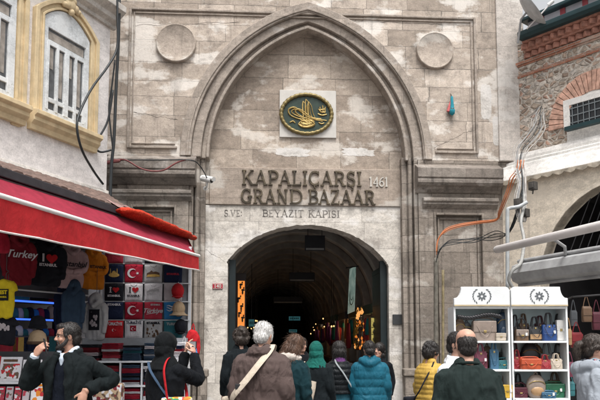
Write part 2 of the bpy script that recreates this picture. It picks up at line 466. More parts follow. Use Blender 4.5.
# moulded frame of the spandrel panel
fr = MB()
def frame_strip(x0, z0, x1, z1, w, v0, v1):
    if abs(x1 - x0) > abs(z1 - z0): fr.box(min(x0, x1), max(x0, x1), v0, v1, z0 - w / 2, z0 + w / 2)
    else: fr.box(x0 - w / 2, x0 + w / 2, v0, v1, min(z0, z1), max(z0, z1))
xl, zt_ = G(131, 9); xr, zb = G(477, 153)
for k, (dx, w, d) in enumerate(((0, 0.055, -0.05), (0.085, 0.03, -0.03))):
    zb_ = zb + dx; ze = zt_ - dx
    frame_strip(xl + dx, zb_ - w / 2, xl + dx, ze + w / 2, w, d, 0.02)
    frame_strip(xr - dx, zb_ - w / 2, xr - dx, ze + w / 2, w, d, 0.02)
    frame_strip(xl + dx + w / 2, ze, xr - dx - w / 2, ze, w, d - 0.002, 0.021)
    frame_strip(xl + dx + w / 2, zb_, G(177 - 2 * k, 153)[0], zb_, w, d - 0.002, 0.021)
    frame_strip(G(435 + 2 * k, 153)[0], zb_, xr - dx - w / 2, zb_, w, d - 0.002, 0.021)
fr.build('panel_frame', M_ARCH, gate, bevel=0.012)
# the moulded pointed arch: bands stepping into the wall
rg = MB()
rg.ribbon(A0, A1, -0.07, 0.58)
o1 = arch_of(190, 424, 12, 0); 
rg.ribbon(A1, A2, 0.02, 0.57)
rg.ribbon(A2, A3, 0.14, 0.56)
rg.ribbon(A3, A4, 0.06, 0.555)
rg.build('pointed_arch', M_ARCH, gate, smooth=35, bevel=0.014)
fil = MB()
fa, fb = arch_of(186, 427, 8, -0.07), arch_of(188, 425, 10, -0.07)
fil.ribbon(fa, fb, -0.095, -0.065)
fil.build('arch_fillet', M_ARCH, gate, smooth=35, bevel=0.008)
# tympanum
v_t = 0.42
t_l, t_r = G(196, 120, v_t)[0], G(418, 120, v_t)[0]
zi = G(300, 205, v_t)[1]
ty = MB(); ty.box(t_l, t_r, v_t, v_t + 0.35, zi, G(300, 12, v_t)[1])
ty.build('tympanum', M_TYMP, gate)
bd = MB()
b_l, b_r = G(209.5, 190, 0.36)[0], G(404.5, 190, 0.36)[0]
bz1, bz0 = G(300, 168, 0.36)[1], G(300, 205.5, 0.36)[1]
bd.box(b_l, b_r, 0.36, 0.7, bz0, bz1)
bd.build('inscription_band', M_BAND, gate, bevel=0.018)
# pale marble surround of the low entrance
vm = 0.40
oc = [(228, 264), (226.5, 262), (229, 258.5), (236, 251), (245, 243.5), (256, 237), (268, 231.5), (282, 227.5), (296, 225.3), (308, 224.8), (322, 226), (336, 229), (349, 233.5), (361, 239.5), (372, 247), (380, 254.5), (386.5, 262.5), (388.5, 266)]
op = [G(a, b, vm) for a, b in oc]
d_l, d_r = op[0][0], op[-1][0]
rr_ = random.Random(3)
fine = []
for (x0, z0), (x1, z1) in zip(op, op[1:]):
    for j in range(5):
        t = j / 5; fine.append((x0 + (x1 - x0) * t + rr_.uniform(-.008, .008), z0 + (z1 - z0) * t + rr_.uniform(-.008, .008)))
fine.append(op[-1])
s_l, s_r = G(203, 300, vm)[0], G(405, 300, vm)[0]
ms = MB()
ms.prism([(s_l, 0), (s_l, bz0 - 0.004), (s_r, bz0 - 0.004), (s_r, 0), (d_r, 0)] + [p for p in reversed(fine)] + [(d_l, 0)], vm, 0.95)
ms.build('marble_surround', M_MARB, gate)
# slender shafts beside the entrance
for a, b_, v0 in ((188.5, 192.5, 0.02), (193.5, 198.5, 0.10), (200, 204.5, 0.2), (402.5, 407, 0.2), (409, 413.5, 0.10), (415, 418.5, 0.02)):
    sh = MB(); ua, ub = G(a, 240, v0)[0], G(b_, 240, v0)[0]
    zt2 = G(300, 156, v0)[1]
    if v0 == 0.10:
        sh.lathe([((ub - ua) / 2, 0), ((ub - ua) / 2, zt2)], 14, ((ua + ub) / 2, v0 + 0.06, 0))
        sh.box(ua - .02, ub + .02, v0 + 0.12, 0.6, 0, zt2)
    else: sh.box(ua, ub, v0, 0.6, 0, zt2)
    sh.build('shaft', M_PIL, gate, smooth=35, bevel=0.01 if v0 != 0.10 else 0)
# stone blocks that close the shafts lower down
for a, b_ in ((196, 208), (404, 418)):
    bl = MB(); ua, ub = G(a, 373, -0.05)[0], G(b_, 373, -0.05)[0]
    z0, z1 = G(300, 377, -0.05)[1], G(300, 369, -0.05)[1]
    bl.box(ua, ub, -0.06, 0.2, z0, z1); bl.box(ua + .03, ub - .03, -0.02, 0.2, 0, z0)
    bl.build('jamb_block', M_PIL, gate, bevel=0.03)
# pilasters with their cornices and sunk panels
def pilaster(xa, xb, dy, ca, cb, pa, pb):
    v = 0.0
    ua, ub = G(xa, 250)[0], G(xb, 250)[0]
    ztop = zs
    p0, p1 = G(pa, 250)[0], G(pb, 250)[0]; zp = G(300, 207 + dy)[1]
    p = MB()
    p.box(ua, p0, -0.02, 0.6, 0, ztop - .01); p.box(p1, ub, -0.02, 0.6, 0, ztop - .01)
    p.box(p0, p1, -0.018, 0.6, zp, ztop - .012); p.box(p0, p1, 0.07, 0.6, 0, zp)
    o = p.build('pilaster', M_PIL, gate)
    q = MB()
    for dx, w, y0, y1 in ((0.0, 0.05, -0.055, 0.05), (0.10, 0.04, 0.02, 0.08)):
        q.box(p0 + dx, p0 + dx + w, y0, y1, 0, zp - dx); q.box(p1 - dx - w, p1 - dx, y0, y1, 0, zp - dx)
        q.box(p0 + dx + w, p1 - dx - w, y0 + .001, y1, zp - dx - w, zp - dx)
    q.build('panel_moulding', M_PIL, o, bevel=0.012)
    c0, c1 = G(ca, 170, -0.2)[0], G(cb, 170, -0.2)[0]
    Z = lambda y: G(300, y + dy, -0.2)[1]
    c = MB()
    c.prof([(0.3, Z(156)), (-0.02, Z(156)), (-0.2, Z(160)), (-0.3, Z(162)), (-0.3, Z(171.5)), (-0.27, Z(172)), (-0.285, Z(174)), (-0.28, Z(176.5)), (-0.23, Z(179)), (-0.17, Z(180)), (-0.10, Z(183)), (-0.05, Z(185)), (0.3, Z(186))], c0, c1)
    c.build('cornice', M_CORN, o, bevel=0.012)
    e = MB(); k0, k1 = G(ca + 6, 195, -0.1)[0], G(cb - 4, 195, -0.1)[0]
    e.prof([(0.3, Z(190)), (-0.13, Z(190.5)), (-0.16, Z(191.5)), (-0.16, Z(194)), (-0.12, Z(195.5)), (-0.13, Z(197)), (-0.08, Z(199)), (-0.03, Z(201)), (0.3, Z(201))], k0, k1)
    e.build('string_course', M_CORN, o, bevel=0.008)
pilaster(116, 188, 0, 106, 195.5, 130, 176)
pilaster(419, 500, 4.5, 417, 502, 434, 484)
rw = MB(); rw.box(G(500.4, 300)[0], G(526, 300)[0], 0.04, 0.6, 0, zs - 0.012)
rw.build('side_wall', M_PIL, gate)
lw = MB(); lw.box(G(98, 300)[0], G(115.6, 300)[0], 0.06, 0.6, 0, zs + 0.4); lw.build('side_wall', M_PIL, gate)
# plain edge of the front at the far right
ew = MB(); ew.box(G(497, 80)[0], uR + 0.012, -0.05, 0.6, zs + 0.004, zT + .01)
ew.build('corner_strip', stone('corner_stone', (0.465, 0.422, 0.384), (0.548, 0.505, 0.468), (0.3, 0.28, 0.25), 1.4, 0.6, 0.005, patch=(0.62, 0.6, 0.57), patch_amt=0.25, dirt=0.3, streak=0.3, joint=0.35), gate, bevel=0.015)
M_ROUND = stone('roundel_stone', (0.392, 0.336, 0.288), (0.426, 0.369, 0.317), (0.3, 0.27, 0.24), 6, 6, 0.003, patch=(0.56, 0.53, 0.49), patch_amt=0.3, dirt=0.5, streak=0.4, joint=0.0)
for nm, cx, cy, r_ in (('roundel', 176, 43, 20), ('roundel', 435, 50.5, 18.5)):
    u, z = G(cx, cy, -0.05); u2 = G(cx + r_, cy, -0.05)[0]; rad = u2 - u
    ro = MB(); RX = Matrix.Rotation(math.pi / 2, 3, 'X')
    ro.lathe([(rad, -0.02), (rad, 0.06), (rad * 0.985, 0.085), (rad * 0.95, 0.092), (rad * 0.88, 0.074), (0.01, 0.07)], 48, (u, 0, z), M=RX)
    ro.build(nm, M_ROUND, gate, smooth=30)
# pale repairs and old cracks in the stone
M_REP = stone('repair_plaster', (0.55, 0.525, 0.495), (0.58, 0.555, 0.525), (0.5, 0.48, 0.45), 6, 6, 0.003, patch=(0.64, 0.62, 0.60), patch_amt=0.4, dirt=0.45, dirt_col=(0.25, 0.22, 0.19), streak=0.2, joint=0.0, pits=0.4)
rp_ = random.Random(17)
def repair(x0, y0, x1, y1, v=0.0, sq=4.0, rag=.10):
    (a0, b0), (a1, b1) = G(x0, y1, v), G(x1, y0, v); cx_, cz_, w_, h_ = (a0 + a1) / 2, (b0 + b1) / 2, (a1 - a0) / 2, (b1 - b0) / 2; P_ = []; n_ = 64; ph = rp_.uniform(0, 50)
    for i in range(n_):
        t = 2 * math.pi * i / n_; c, s = math.cos(t), math.sin(t); k = (abs(c) ** sq + abs(s) ** sq) ** (-1 / sq)
        k *= 1 - rag * 1.4 * (mnoise.noise(Vector((c * 2.2 + ph, s * 2.2, 0))) + .7 * mnoise.noise(Vector((c * 7 + ph, s * 7, 3))) + .45 * mnoise.noise(Vector((c * 19 + ph, s * 19, 3))) + .4)
        P_.append((cx_ + w_ * c * k, cz_ + h_ * s * k))
    m = MB(); m.prism(P_, v - .0035, v + .01); m.build('plaster_patch', M_REP, gate)
for q in ((481, 84, 491, 119), (493, 116, 502, 146)): repair(*q, 0.0, 6.0, .05)
for q in ((274, 148, 312, 157), (340, 148, 376, 156)): repair(*q, v_t, 3.0, .2)
M_CRK = plain('crack_dark', (0.05, 0.042, 0.036), .95, .4, 20, .2)
def crack(x0, y0, x1, y1, v=0.0, amp=2.2, seed=0):
    m = MB(); n_ = 30; top_, bot_ = [], []
    for i in range(n_ + 1):
        t = i / n_; y = y0 + (y1 - y0) * t + amp * mnoise.noise(Vector((t * 5 + seed, 0, 0))) + amp * .5 * mnoise.noise(Vector((t * 16 + seed, 2, 0))); u, z = G(x0 + (x1 - x0) * t, y, v); h_ = .002 + .008 * abs(mnoise.noise(Vector((t * 9 + seed, 5, 0))))
        top_.append((u, z + h_)); bot_.append((u, z - h_))
    m.ribbon(top_, bot_, v - .0015, v + .008); m.build('crack', M_CRK, gate)
crack(133, 26, 240, 22, seed=1); crack(380, 22, 476, 26, seed=4); crack(433, 148, 476, 128, seed=7, amp=3); crack(133, 112, 178, 120, seed=9)
crack(392, 262, 403, 243, vm, 2, 12); crack(206, 250, 225, 262, vm, 2, 15); crack(206, 330, 224, 352, vm, 3, 18); crack(390, 352, 403, 362, vm, 3, 21)
# dark green door leaves folded back inside the entrance
M_DOOR = plain('door_green', (0.004, 0.011, 0.013), 0.5, 0.3, 6, 0.2)
for xa, s in ((d_l, 1), (d_r, -1)):
    dl = MB()
    x0, x1 = sorted((xa + s * 0.01, xa + s * 0.09))
    dl.box(x0, x1, 0.97, 2.1, 0.02, 3.35)
    x0, x1 = sorted((xa + s * 0.02, xa + s * 0.17)); dl.box(x0, x1, 0.56, 0.7, 0, 3.45)
    o = dl.build('door_leaf', M_DOOR, gate, bevel=0.008)
    for k in range(5):
        st = MB(); x0, x1 = sorted((xa + s * 0.085, xa + s * 0.105)); st.box(x0, x1, 1.0, 2.07, 0.1 + k * 0.78, 0.2 + k * 0.78)
        st.build('door_rail', M_DOOR, o, bevel=0.005)

# ------------------------------------------------------------------ lettering on the gate
def arc(cx, cy, rx, ry, a0, a1, n=12):
    return [(cx + rx * math.cos(R(a0 + (a1 - a0) * i / n)), cy + ry * math.sin(R(a0 + (a1 - a0) * i / n))) for i in range(n + 1)]
T, t_ = 0.118, 0.062
CED = [([(0.4, 0.0), (0.4, -0.1)], 0.06, 0, 0), (arc(0.38, -0.18, 0.1, 0.08, 80, -100, 8), 0.06, 0, 0)]
C_ = [(arc(0.44, 0.5, 0.35, 0.44, 48, 312, 22), 0.13, 0, 0), ([(0.68, 0.72), (0.68, 0.99)], 0.05, 0, 0), ([(0.68, 0.28), (0.68, 0.02)], 0.05, 0, 0)]
S_ = [(arc(0.33, 0.73, 0.21, 0.22, 30, 270, 14) + arc(0.33, 0.27, 0.23, 0.24, 88, -150, 14), 0.12, 0, 0), ([(0.54, 0.72), (0.54, 0.99)], 0.05, 0, 0), ([(0.1, 0.28), (0.1, 0.01)], 0.05, 0, 0)]
def bowl(x, y0, y1, rx): return ([(x, y1)] + arc(x + rx * 0.4, (y0 + y1) / 2, rx * 0.75, (y1 - y0) / 2, 90, -90, 12) + [(x, y0)], 0.105, 0, 0)
GL = {
 'K': (0.86, [([(0.2, 0), (0.2, 1)], T, 1, 1), ([(0.26, 0.42), (0.7, 1)], t_, 0, 1), ([(0.38, 0.58), (0.74, 0)], T, 0, 1)]),
 'A': (0.86, [([(0.12, 0), (0.42, 1)], t_, 1, 0), ([(0.42, 1), (0.74, 0)], T, 0, 1), ([(0.22, 0.32), (0.62, 0.32)], t_, 0, 0)]),
 'P': (0.72, [([(0.2, 0), (0.2, 1)], T, 1, 1), bowl(0.2, 0.44, 0.955, 0.42)]),
 'L': (0.7, [([(0.2, 0), (0.2, 1)], T, 1, 1), ([(0.2, 0.045), (0.64, 0.045)], 0.09, 0, 0), ([(0.62, 0), (0.62, 0.26)], 0.06, 0, 0)]),
 'I': (0.42, [([(0.2, 0), (0.2, 1)], T, 1, 1)]),
 'Ç': (0.8, C_ + CED), 'R': (0.84, [([(0.2, 0), (0.2, 1)], T, 1, 1), bowl(0.2, 0.48, 0.955, 0.4), ([(0.42, 0.5), (0.7, 0)], T, 0, 1)]),
 'Ş': (0.68, S_ + CED), 'G': (0.86, C_[:2] + [([(0.68, 0.46), (0.68, 0.04)], 0.14, 1, 0), ([(0.5, 0.46), (0.82, 0.46)], 0.07, 0, 0)]),
 'N': (0.92, [([(0.18, 0), (0.18, 1)], t_, 1, 1), ([(0.18, 0.97), (0.7, 0.03)], T, 0, 0), ([(0.7, 0), (0.7, 1)], t_, 0, 1)]),
 'D': (0.84, [([(0.2, 0), (0.2, 1)], T, 1, 1), bowl(0.2, 0.05, 0.955, 0.62)]),
 'B': (0.76, [([(0.2, 0), (0.2, 1)], T, 1, 1), bowl(0.2, 0.52, 0.955, 0.4), bowl(0.2, 0.05, 0.52, 0.46)]),
 'Z': (0.76, [([(0.1, 0.955), (0.66, 0.955)], 0.09, 0, 0), ([(0.6, 0.95), (0.14, 0.05)], T, 0, 0), ([(0.1, 0.045), (0.66, 0.045)], 0.09, 0, 0), ([(0.1, 1), (0.1, 0.76)], 0.05, 0, 0), ([(0.66, 0), (0.66, 0.24)], 0.05, 0, 0)]),
 'V': (0.86, [([(0.12, 1), (0.42, 0)], T, 1, 0), ([(0.42, 0), (0.72, 1)], t_, 0, 1)]),
 'E': (0.72, [([(0.2, 0), (0.2, 1)], T, 1, 1), ([(0.2, 0.955), (0.62, 0.955)], 0.09, 0, 0), ([(0.2, 0.5), (0.5, 0.5)], 0.08, 0, 0), ([(0.2, 0.045), (0.62, 0.045)], 0.09, 0, 0), ([(0.6, 1), (0.6, 0.78)], 0.05, 0, 0), ([(0.6, 0), (0.6, 0.22)], 0.05, 0, 0)]),
 'Y': (0.84, [([(0.12, 1), (0.42, 0.45)], T, 1, 0), ([(0.72, 1), (0.42, 0.45)], t_, 1, 0), ([(0.42, 0), (0.42, 0.5)], T, 1, 0)]),
 'T': (0.78, [([(0.4, 0), (0.4, 1)], T, 1, 0), ([(0.08, 0.955), (0.72, 0.955)], 0.09, 0, 0), ([(0.08, 1), (0.08, 0.76)], 0.05, 0, 0), ([(0.72, 1), (0.72, 0.76)], 0.05, 0, 0)]),
 'S': (0.68, S_), '.': (0.3, [([(0.12, 0.0), (0.12, 0.14)], 0.14, 0, 0)]), ':': (0.4, [([(0.15, 0.1), (0.15, 0.24)], 0.14, 0, 0), ([(0.15, 0.6), (0.15, 0.74)], 0.14, 0, 0)]), ' ': (0.5, []),
 '1': (0.5, [([(0.24, 0), (0.24, 1)], 0.13, 1, 0), ([(0.24, 0.98), (0.08, 0.84)], 0.08, 0, 0)]), '4': (0.72, [([(0.5, 0), (0.5, 1)], 0.13, 1, 0), ([(0.5, 0.97), (0.08, 0.3)], 0.08, 0, 0), ([(0.06, 0.3), (0.66, 0.3)], 0.09, 0, 0)]),
 '6': (0.7, [(arc(0.35, 0.29, 0.24, 0.25, 0, 360, 20), 0.11, 0, 0), (arc(0.62, 0.35, 0.52, 0.6, 180, 95, 10), 0.11, 0, 0)]),
}
def letters(text, u0, u1, z0, h, v_back, depth, jit=0.0):
    """slab-serif letters cut as solid strokes"""
    total = sum(GL[c][0] for c in text); k = (u1 - u0) / total
    m = MB(); x = u0; e = 0; rj = random.Random(len(text))
    for ch in text:
        w, strokes = GL[ch]
        for pts, th, sa, sb in strokes:
            for (ax, ay), (bx, by) in zip(pts, pts[1:]):
                p0 = Vector((x + ax * k, z0 + ay * h)); p1 = Vector((x + bx * k, z0 + by * h))
                d = (p1 - p0); d.normalize(); nrm = Vector((-d.y, d.x)) * th * 0.5 * (h * 0.5 + k * 0.5)
                ov = d * (0.012 * h if len(pts) > 2 else 0); e += 1
                q = [p0 - ov + nrm, p1 + ov + nrm, p1 + ov - nrm, p0 - ov - nrm]
                m.prism([(a.x, a.y) for a in q], v_back - depth - 0.0004 * (e % 7), v_back)
            for fl, (ex, ey) in ((sa, pts[0]), (sb, pts[-1])):
                if fl:
                    e += 1; sw = (th * 0.5 + 0.085) * k; zz = z0 + ey * h; s_ = 0.075 * h
                    zz0, zz1 = (zz, zz + s_) if ey < 0.5 else (zz - s_, zz)
                    m.box(x + ex * k - sw, x + ex * k + sw, v_back - depth - 0.0004 * (e % 7) - .0002, v_back, zz0, zz1)
        x += w * k
    return m
M_LET = plain('letter_bronze', (0.075, 0.058, 0.036), 0.6, 0.9, 7, 0.2, metal=0.2)
M_LETP = plain('letter_pale', (0.50, 0.48, 0.44), 0.6, 0.3, 14, 0.1)
M_LETD = plain('letter_grey', (0.20, 0.185, 0.17), 0.9, 0.9, 14, 0.1)
let = GATE.root('gate_lettering')
tag(let, 'large bronze slab serif letters KAPALIÇARŞI GRAND BAZAAR above the entrance', 'sign')
def text_line(name, txt, xa, xb, ya, yb, v, dep, mat):
    ua, zb_ = G(xa, yb, v - dep); ub, zt2 = G(xb, ya, v - dep)
    letters(txt, ua, ub, zb_, zt2 - zb_, v + (0.002 if dep < .01 else -0.002), dep).build(name, mat, let)
text_line('title_letters', 'KAPALIÇARŞI', 241, 362.5, 171.5, 184.6, 0.36, 0.04, M_LET)
text_line('title_letters', 'GRAND BAZAAR', 240.5, 375.5, 190.2, 203.2, 0.36, 0.04, M_LET)
text_line('year_numerals', '1461', 369, 388.5, 177, 186.5, 0.36, 0.02, M_LETP)
text_line('small_letters', 'BEYAZIT KAPISI', 262, 340, 210.5, 216.8, 0.40, 0.006, M_LETD)
text_line('small_letters', 'S.VE:', 224, 243, 210, 216.4, 0.40, 0.006, M_LETD)

# ------------------------------------------------------------------ oval plaque
pq = GATE.root('oval_plaque'); tag(pq, 'oval dark green and gold plaque with calligraphy on a white marble board', 'plaque')
x0, z0 = G(279.5, 137, v_t - .04); x1, z1 = G(336, 91, v_t - .04)
mb = MB(); mb.box(x0, x1, v_t - 0.05, v_t + 0.01, z0, z1)
mb.build('marble_board', plain('white_marble', (0.50, 0.48, 0.45), 0.5, 0.12, 4, 0.1), pq, bevel=0.006)
cu_, cz_ = G(306.5, 114, v_t - .08); ra = G(333.3, 114, v_t - .08)[0] - cu_; rb = G(306, 93.3, v_t - .08)[1] - cz_
M_GOLD = plain('old_gold', (0.40, 0.29, 0.11), 0.42, 0.3, 20, 0.15, metal=0.6)
M_GRN = plain('plaque_green', (0.014, 0.032, 0.022), 0.45, 0.4, 8, 0.15)
el = lambda f, n=64: [(cu_ + ra * f * math.cos(2 * math.pi * i / n), cz_ + rb * f * math.sin(2 * math.pi * i / n)) for i in range(n)]
pp = MB(); pp.prism(el(0.95), v_t - 0.075, v_t - 0.045); pp.build('panel', M_GRN, pq)
rim = MB(); e_ = el(0.94, 96)
rim.tube([(a, v_t - 0.085, b) for a, b in e_ + e_[:2]], [0.045 + 0.008 * math.sin(i * 2.1) for i in range(98)], 10); rim.build('rim', plain('rim_gold', (0.20, 0.155, 0.065), 0.5, 0.35, 25, 0.2, metal=0.5), pq, smooth=60)
tg = MB(); vt = v_t - 0.083
def Q(x, y): return (cu_ + ra * x, vt, cz_ + rb * y)
def stroke(pts, r0=0.011, k=6):
    tg.tube([Q(*p) for p in pts], [r0 * 1.7 * (0.5 + 0.7 * math.sin(math.pi * (i + .6) / len(pts))) for i in range(len(pts))], 6, smooth=k)
stroke([(-0.02, -0.30), (-0.35, -0.22), (-0.62, -0.05), (-0.66, 0.2), (-0.45, 0.3), (-0.2, 0.1), (0.0, -0.1), (0.25, -0.22), (0.75, -0.3)])
stroke([(-0.05, -0.2), (-0.3, -0.05), (-0.42, 0.12), (-0.3, 0.22), (-0.1, 0.1), (0.12, -0.12), (0.3, -0.2), (0.55, -0.22)])
for dx, hh in ((-0.12, 0.62), (-0.02, 0.72), (0.08, 0.6)):
    stroke([(dx + 0.03, -0.35), (dx - 0.01, 0.0), (dx - 0.03, 0.4), (dx, hh)], 0.010)
    stroke([(dx, hh), (dx + 0.1, hh - 0.22), (dx + 0.16, 0.05), (dx + 0.26, -0.25)], 0.006)
stroke([(-0.3, -0.5), (-0.15, -0.35), (0.15, -0.35), (0.28, -0.5), (0.1, -0.62), (-0.15, -0.62), (-0.3, -0.5)], 0.016)
stroke([(-0.2, -0.45), (0.0, -0.52), (0.2, -0.42)], 0.018); stroke([(-0.16, -0.58), (0.02, -0.46), (0.16, -0.56)], 0.016)
stroke([(-0.1, -0.3), (0.05, -0.42), (0.22, -0.3)], 0.016)
for p in (((0.45, 0.25), (0.55, 0.1), (0.72, 0.12)), ((0.5, 0.35), (0.52, 0.1)), ((0.6, 0.42), (0.62, 0.08)), ((0.7, 0.35), (0.68, 0.05)), ((0.42, 0.02), (0.58, -0.05), (0.76, 0.0)), ((0.48, 0.2), (0.7, 0.25))):
    stroke(list(p), 0.010)
stroke([(-0.02, -0.25), (-0.3, -0.12), (-0.52, 0.02), (-0.54, 0.15), (-0.38, 0.22), (-0.18, 0.06), (0.02, -0.12), (0.28, -0.26), (0.6, -0.34)], .008)
stroke([(-0.24, -0.52), (-0.08, -0.42), (0.1, -0.42), (0.22, -0.52), (0.05, -0.58), (-0.1, -0.58), (-0.24, -0.52)], 0.013)
stroke([(-0.22, -0.3), (-0.05, -0.2), (0.14, -0.28), (0.3, -0.36)], .010)
stroke([(-0.62, -0.42), (-0.5, -0.36), (-0.42, -0.45)], 0.009); stroke([(0.45, -0.4), (0.55, -0.46), (0.66, -0.42)], 0.009)
tg.build('calligraphy', M_GOLD, pq, smooth=60)

# ------------------------------------------------------------------ small things on the gate
cc = GATE.root('security_camera'); tag(cc, 'white bullet security camera on a bracket beside the left cornice', 'camera')
u, z = G(206, 183, 0.0)
M_WHITE = plain('white_plastic', (0.62, 0.62, 0.61), 0.4, 0.06, 10, 0.0)
M_BLK = plain('black_plastic', (0.02, 0.02, 0.022), 0.4, 0.1, 10, 0.0)
m = MB(); m.tube([(u - 0.02, 0.1, z - 0.1), (u + 0.02, -0.06, z - 0.1), (u + 0.04, -0.1, z + 0.02)], 0.022, 10, smooth=4); m.lathe([(0.05, 0), (0.05, 0.03)], 16, (u - .02, 0.12, z - .1), M=Matrix.Rotation(math.pi / 2, 3, 'X'))
m.build('bracket', M_WHITE, cc, smooth=40)
ax = Vector((0.75, -0.55, -0.28)).normalized(); c0 = Vector((u + 0.03, -0.1, z + 0.06))
m = MB(); m.tube([c0 - ax * 0.17, c0 - ax * 0.16, c0 + ax * 0.13, c0 + ax * 0.14], [0.05, 0.066, 0.07, 0.066], 16); m.build('body', M_WHITE, cc, smooth=40)
m = MB(); m.tube([c0 + ax * 0.135, c0 + ax * 0.15], [0.056, 0.054], 16); m.build('lens', M_BLK, cc, smooth=40)
m = MB(); m.tube([c0 - ax * 0.1 + Vector((0, 0, .03)), c0 + ax * 0.2 + Vector((0, 0, .035))], 0.066, 16, flat=0.75); m.build('sun_shield', M_WHITE, cc, smooth=40)

npl = GATE.root('number_plate'); tag(npl, 'small red house number plate reading 140 on the pale jamb', 'sign')
u, z = G(217.6, 286.3, vm - 0.02); m = MB(); m.box(u - 0.115, u + 0.115, vm - 0.022, vm - 0.002, z - 0.062, z + 0.062); m.build('plate', plain('plate_red', (0.32, 0.02, 0.035), 0.4, 0.15), npl, bevel=0.006)
m = MB(); put(m, text_geo('140', 0.11, 0.002, bold=0.002), u, vm - 0.026, z); m.build('numerals', M_LETP, npl)
m = MB(); m.box(u - 0.105, u + 0.105, vm - 0.0245, vm - 0.021, z + 0.045, z + 0.052); m.box(u - 0.105, u + 0.105, vm - 0.0245, vm - 0.021, z - 0.052, z - 0.045); m.build('border', M_LETP, npl)
u, z = G(397.6, 319.5, vm - 0.02); m = MB(); m.box(u - 0.115, u + 0.115, vm - 0.03, vm - 0.002, z - 0.115, z + 0.115)
for sx_ in (-1, 1):
    for sz_ in (-1, 1): m.box(u + sx_ * .095 - .008, u + sx_ * .095 + .008, vm - .036, vm - .028, z + sz_ * .095 - .008, z + sz_ * .095 + .008)
o = m.build('wall_plaque', plain('dark_slate', (0.03, 0.032, 0.034), 0.5, 0.3, 12), None, bevel=0.004)
o.location = GATE.o; o.rotation_euler = (0, 0, GATE.ang); tag(o, 'square black slate plaque screwed to the right jamb of the entrance', 'plaque')
ch = GATE.root('hanging_charm'); tag(ch, 'small teal and pink cloth charm hanging on the right spandrel', 'charm')
u, z = G(451.5, 106, -0.04)
m = MB(); m.lathe([(0.015, 0.22), (0.03, 0.19), (0.034, 0.1), (0.045, 0.0), (0.05, -0.08), (0.07, -0.12), (0.06, -0.19), (0.02, -0.23)], 12, (u, -0.08, z)); m.build('teal_cloth', cloth('charm_teal', (0.03, 0.22, 0.28)), ch, smooth=50)
m = MB(); m.tube([(u - 0.02, -0.06, z + 0.12), (u - 0.06, -0.07, z - 0.02), (u - 0.09, -0.07, z - 0.14)], [0.015, 0.03, 0.04], 8); m.build('pink_ribbon', cloth('charm_pink', (0.45, 0.12, 0.12)), ch, smooth=50)
m = MB(); m.tube([(u, 0, z + 0.30), (u, -0.05, z + 0.25), (u, -0.08, z + 0.2)], 0.008, 6); m.ell((u, -0.09, z - 0.1), (.05, .05, .05), 10, 6); m.build('hook', M_BLK, ch, smooth=50)

# ------------------------------------------------------------------ vaulted hall behind the gate
hall = GATE.root('vaulted_hall', 0, 0, 0); tag(hall, 'long dark vaulted bazaar hall seen through the entrance', 'hall')
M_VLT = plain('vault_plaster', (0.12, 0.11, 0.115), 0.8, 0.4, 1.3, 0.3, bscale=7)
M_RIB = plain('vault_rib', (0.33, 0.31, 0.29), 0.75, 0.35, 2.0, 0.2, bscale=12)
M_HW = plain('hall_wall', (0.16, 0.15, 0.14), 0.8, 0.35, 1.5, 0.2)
hc = (d_l + d_r) / 2; hr = 2.35; hz = 2.55; V0, V1 = 0.955, 34.0
def semi(r_, n=28, sq=1.0): return [(hc - r_ * math.cos(math.pi * i / n), hz + r_ * sq * math.sin(math.pi * i / n)) for i in range(n + 1)]
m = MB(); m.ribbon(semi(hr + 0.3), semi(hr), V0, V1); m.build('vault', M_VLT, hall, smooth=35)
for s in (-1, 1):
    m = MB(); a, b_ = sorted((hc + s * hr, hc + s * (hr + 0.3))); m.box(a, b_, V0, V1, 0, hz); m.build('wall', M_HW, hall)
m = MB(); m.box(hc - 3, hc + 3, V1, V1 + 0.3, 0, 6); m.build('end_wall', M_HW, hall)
for k in range(19):
    v = 2.6 + k * 1.62
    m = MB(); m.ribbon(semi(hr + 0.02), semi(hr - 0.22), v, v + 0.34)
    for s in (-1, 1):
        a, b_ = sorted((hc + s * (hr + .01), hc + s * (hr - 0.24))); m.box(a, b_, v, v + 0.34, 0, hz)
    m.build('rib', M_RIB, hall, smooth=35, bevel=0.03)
# hanging sign boards under the vault
for k, (px, py, v, w, h) in enumerate(((315, 243, 3.2, 0.55, 0.42), (302, 277, 8.5, 0.9, 0.32), (288, 300, 15.0, 1.3, 0.3))):
    u, z = G(px, py, v); o = GATE.root('hanging_board')
    m = MB(); m.box(u - w / 2, u + w / 2, v, v + 0.08, z - h / 2, z + h / 2); m.build('board', plain('board_dark', (0.02, 0.022, 0.03), 0.4, 0.2), o, bevel=0.006)
    m = MB(); m.box(u - w / 2 + .03, u + w / 2 - .03, v - 0.012, v - 0.002, z - h / 2 + .02, z - h / 2 + 0.07); m.build('pale_strip', plain('strip_grey', (0.3, 0.31, 0.32), 0.6), o)
    m = MB(); zt3 = hz + math.sqrt(max(0.01, hr ** 2 - (u - hc) ** 2))
    for sx_ in (-1, 1): m.box(u + sx_ * w * .35 - .008, u + sx_ * w * .35 + .008, v + .03, v + .05, z + h / 2, zt3)
    m.build('hanger', M_BLK, o)
    tag(o, ['dark square board hanging just inside the entrance under the vault', 'dark wide board hanging halfway down the vaulted hall', 'farthest dark board hanging deep in the vaulted hall'][k], 'sign', 'boards hanging under the vault')
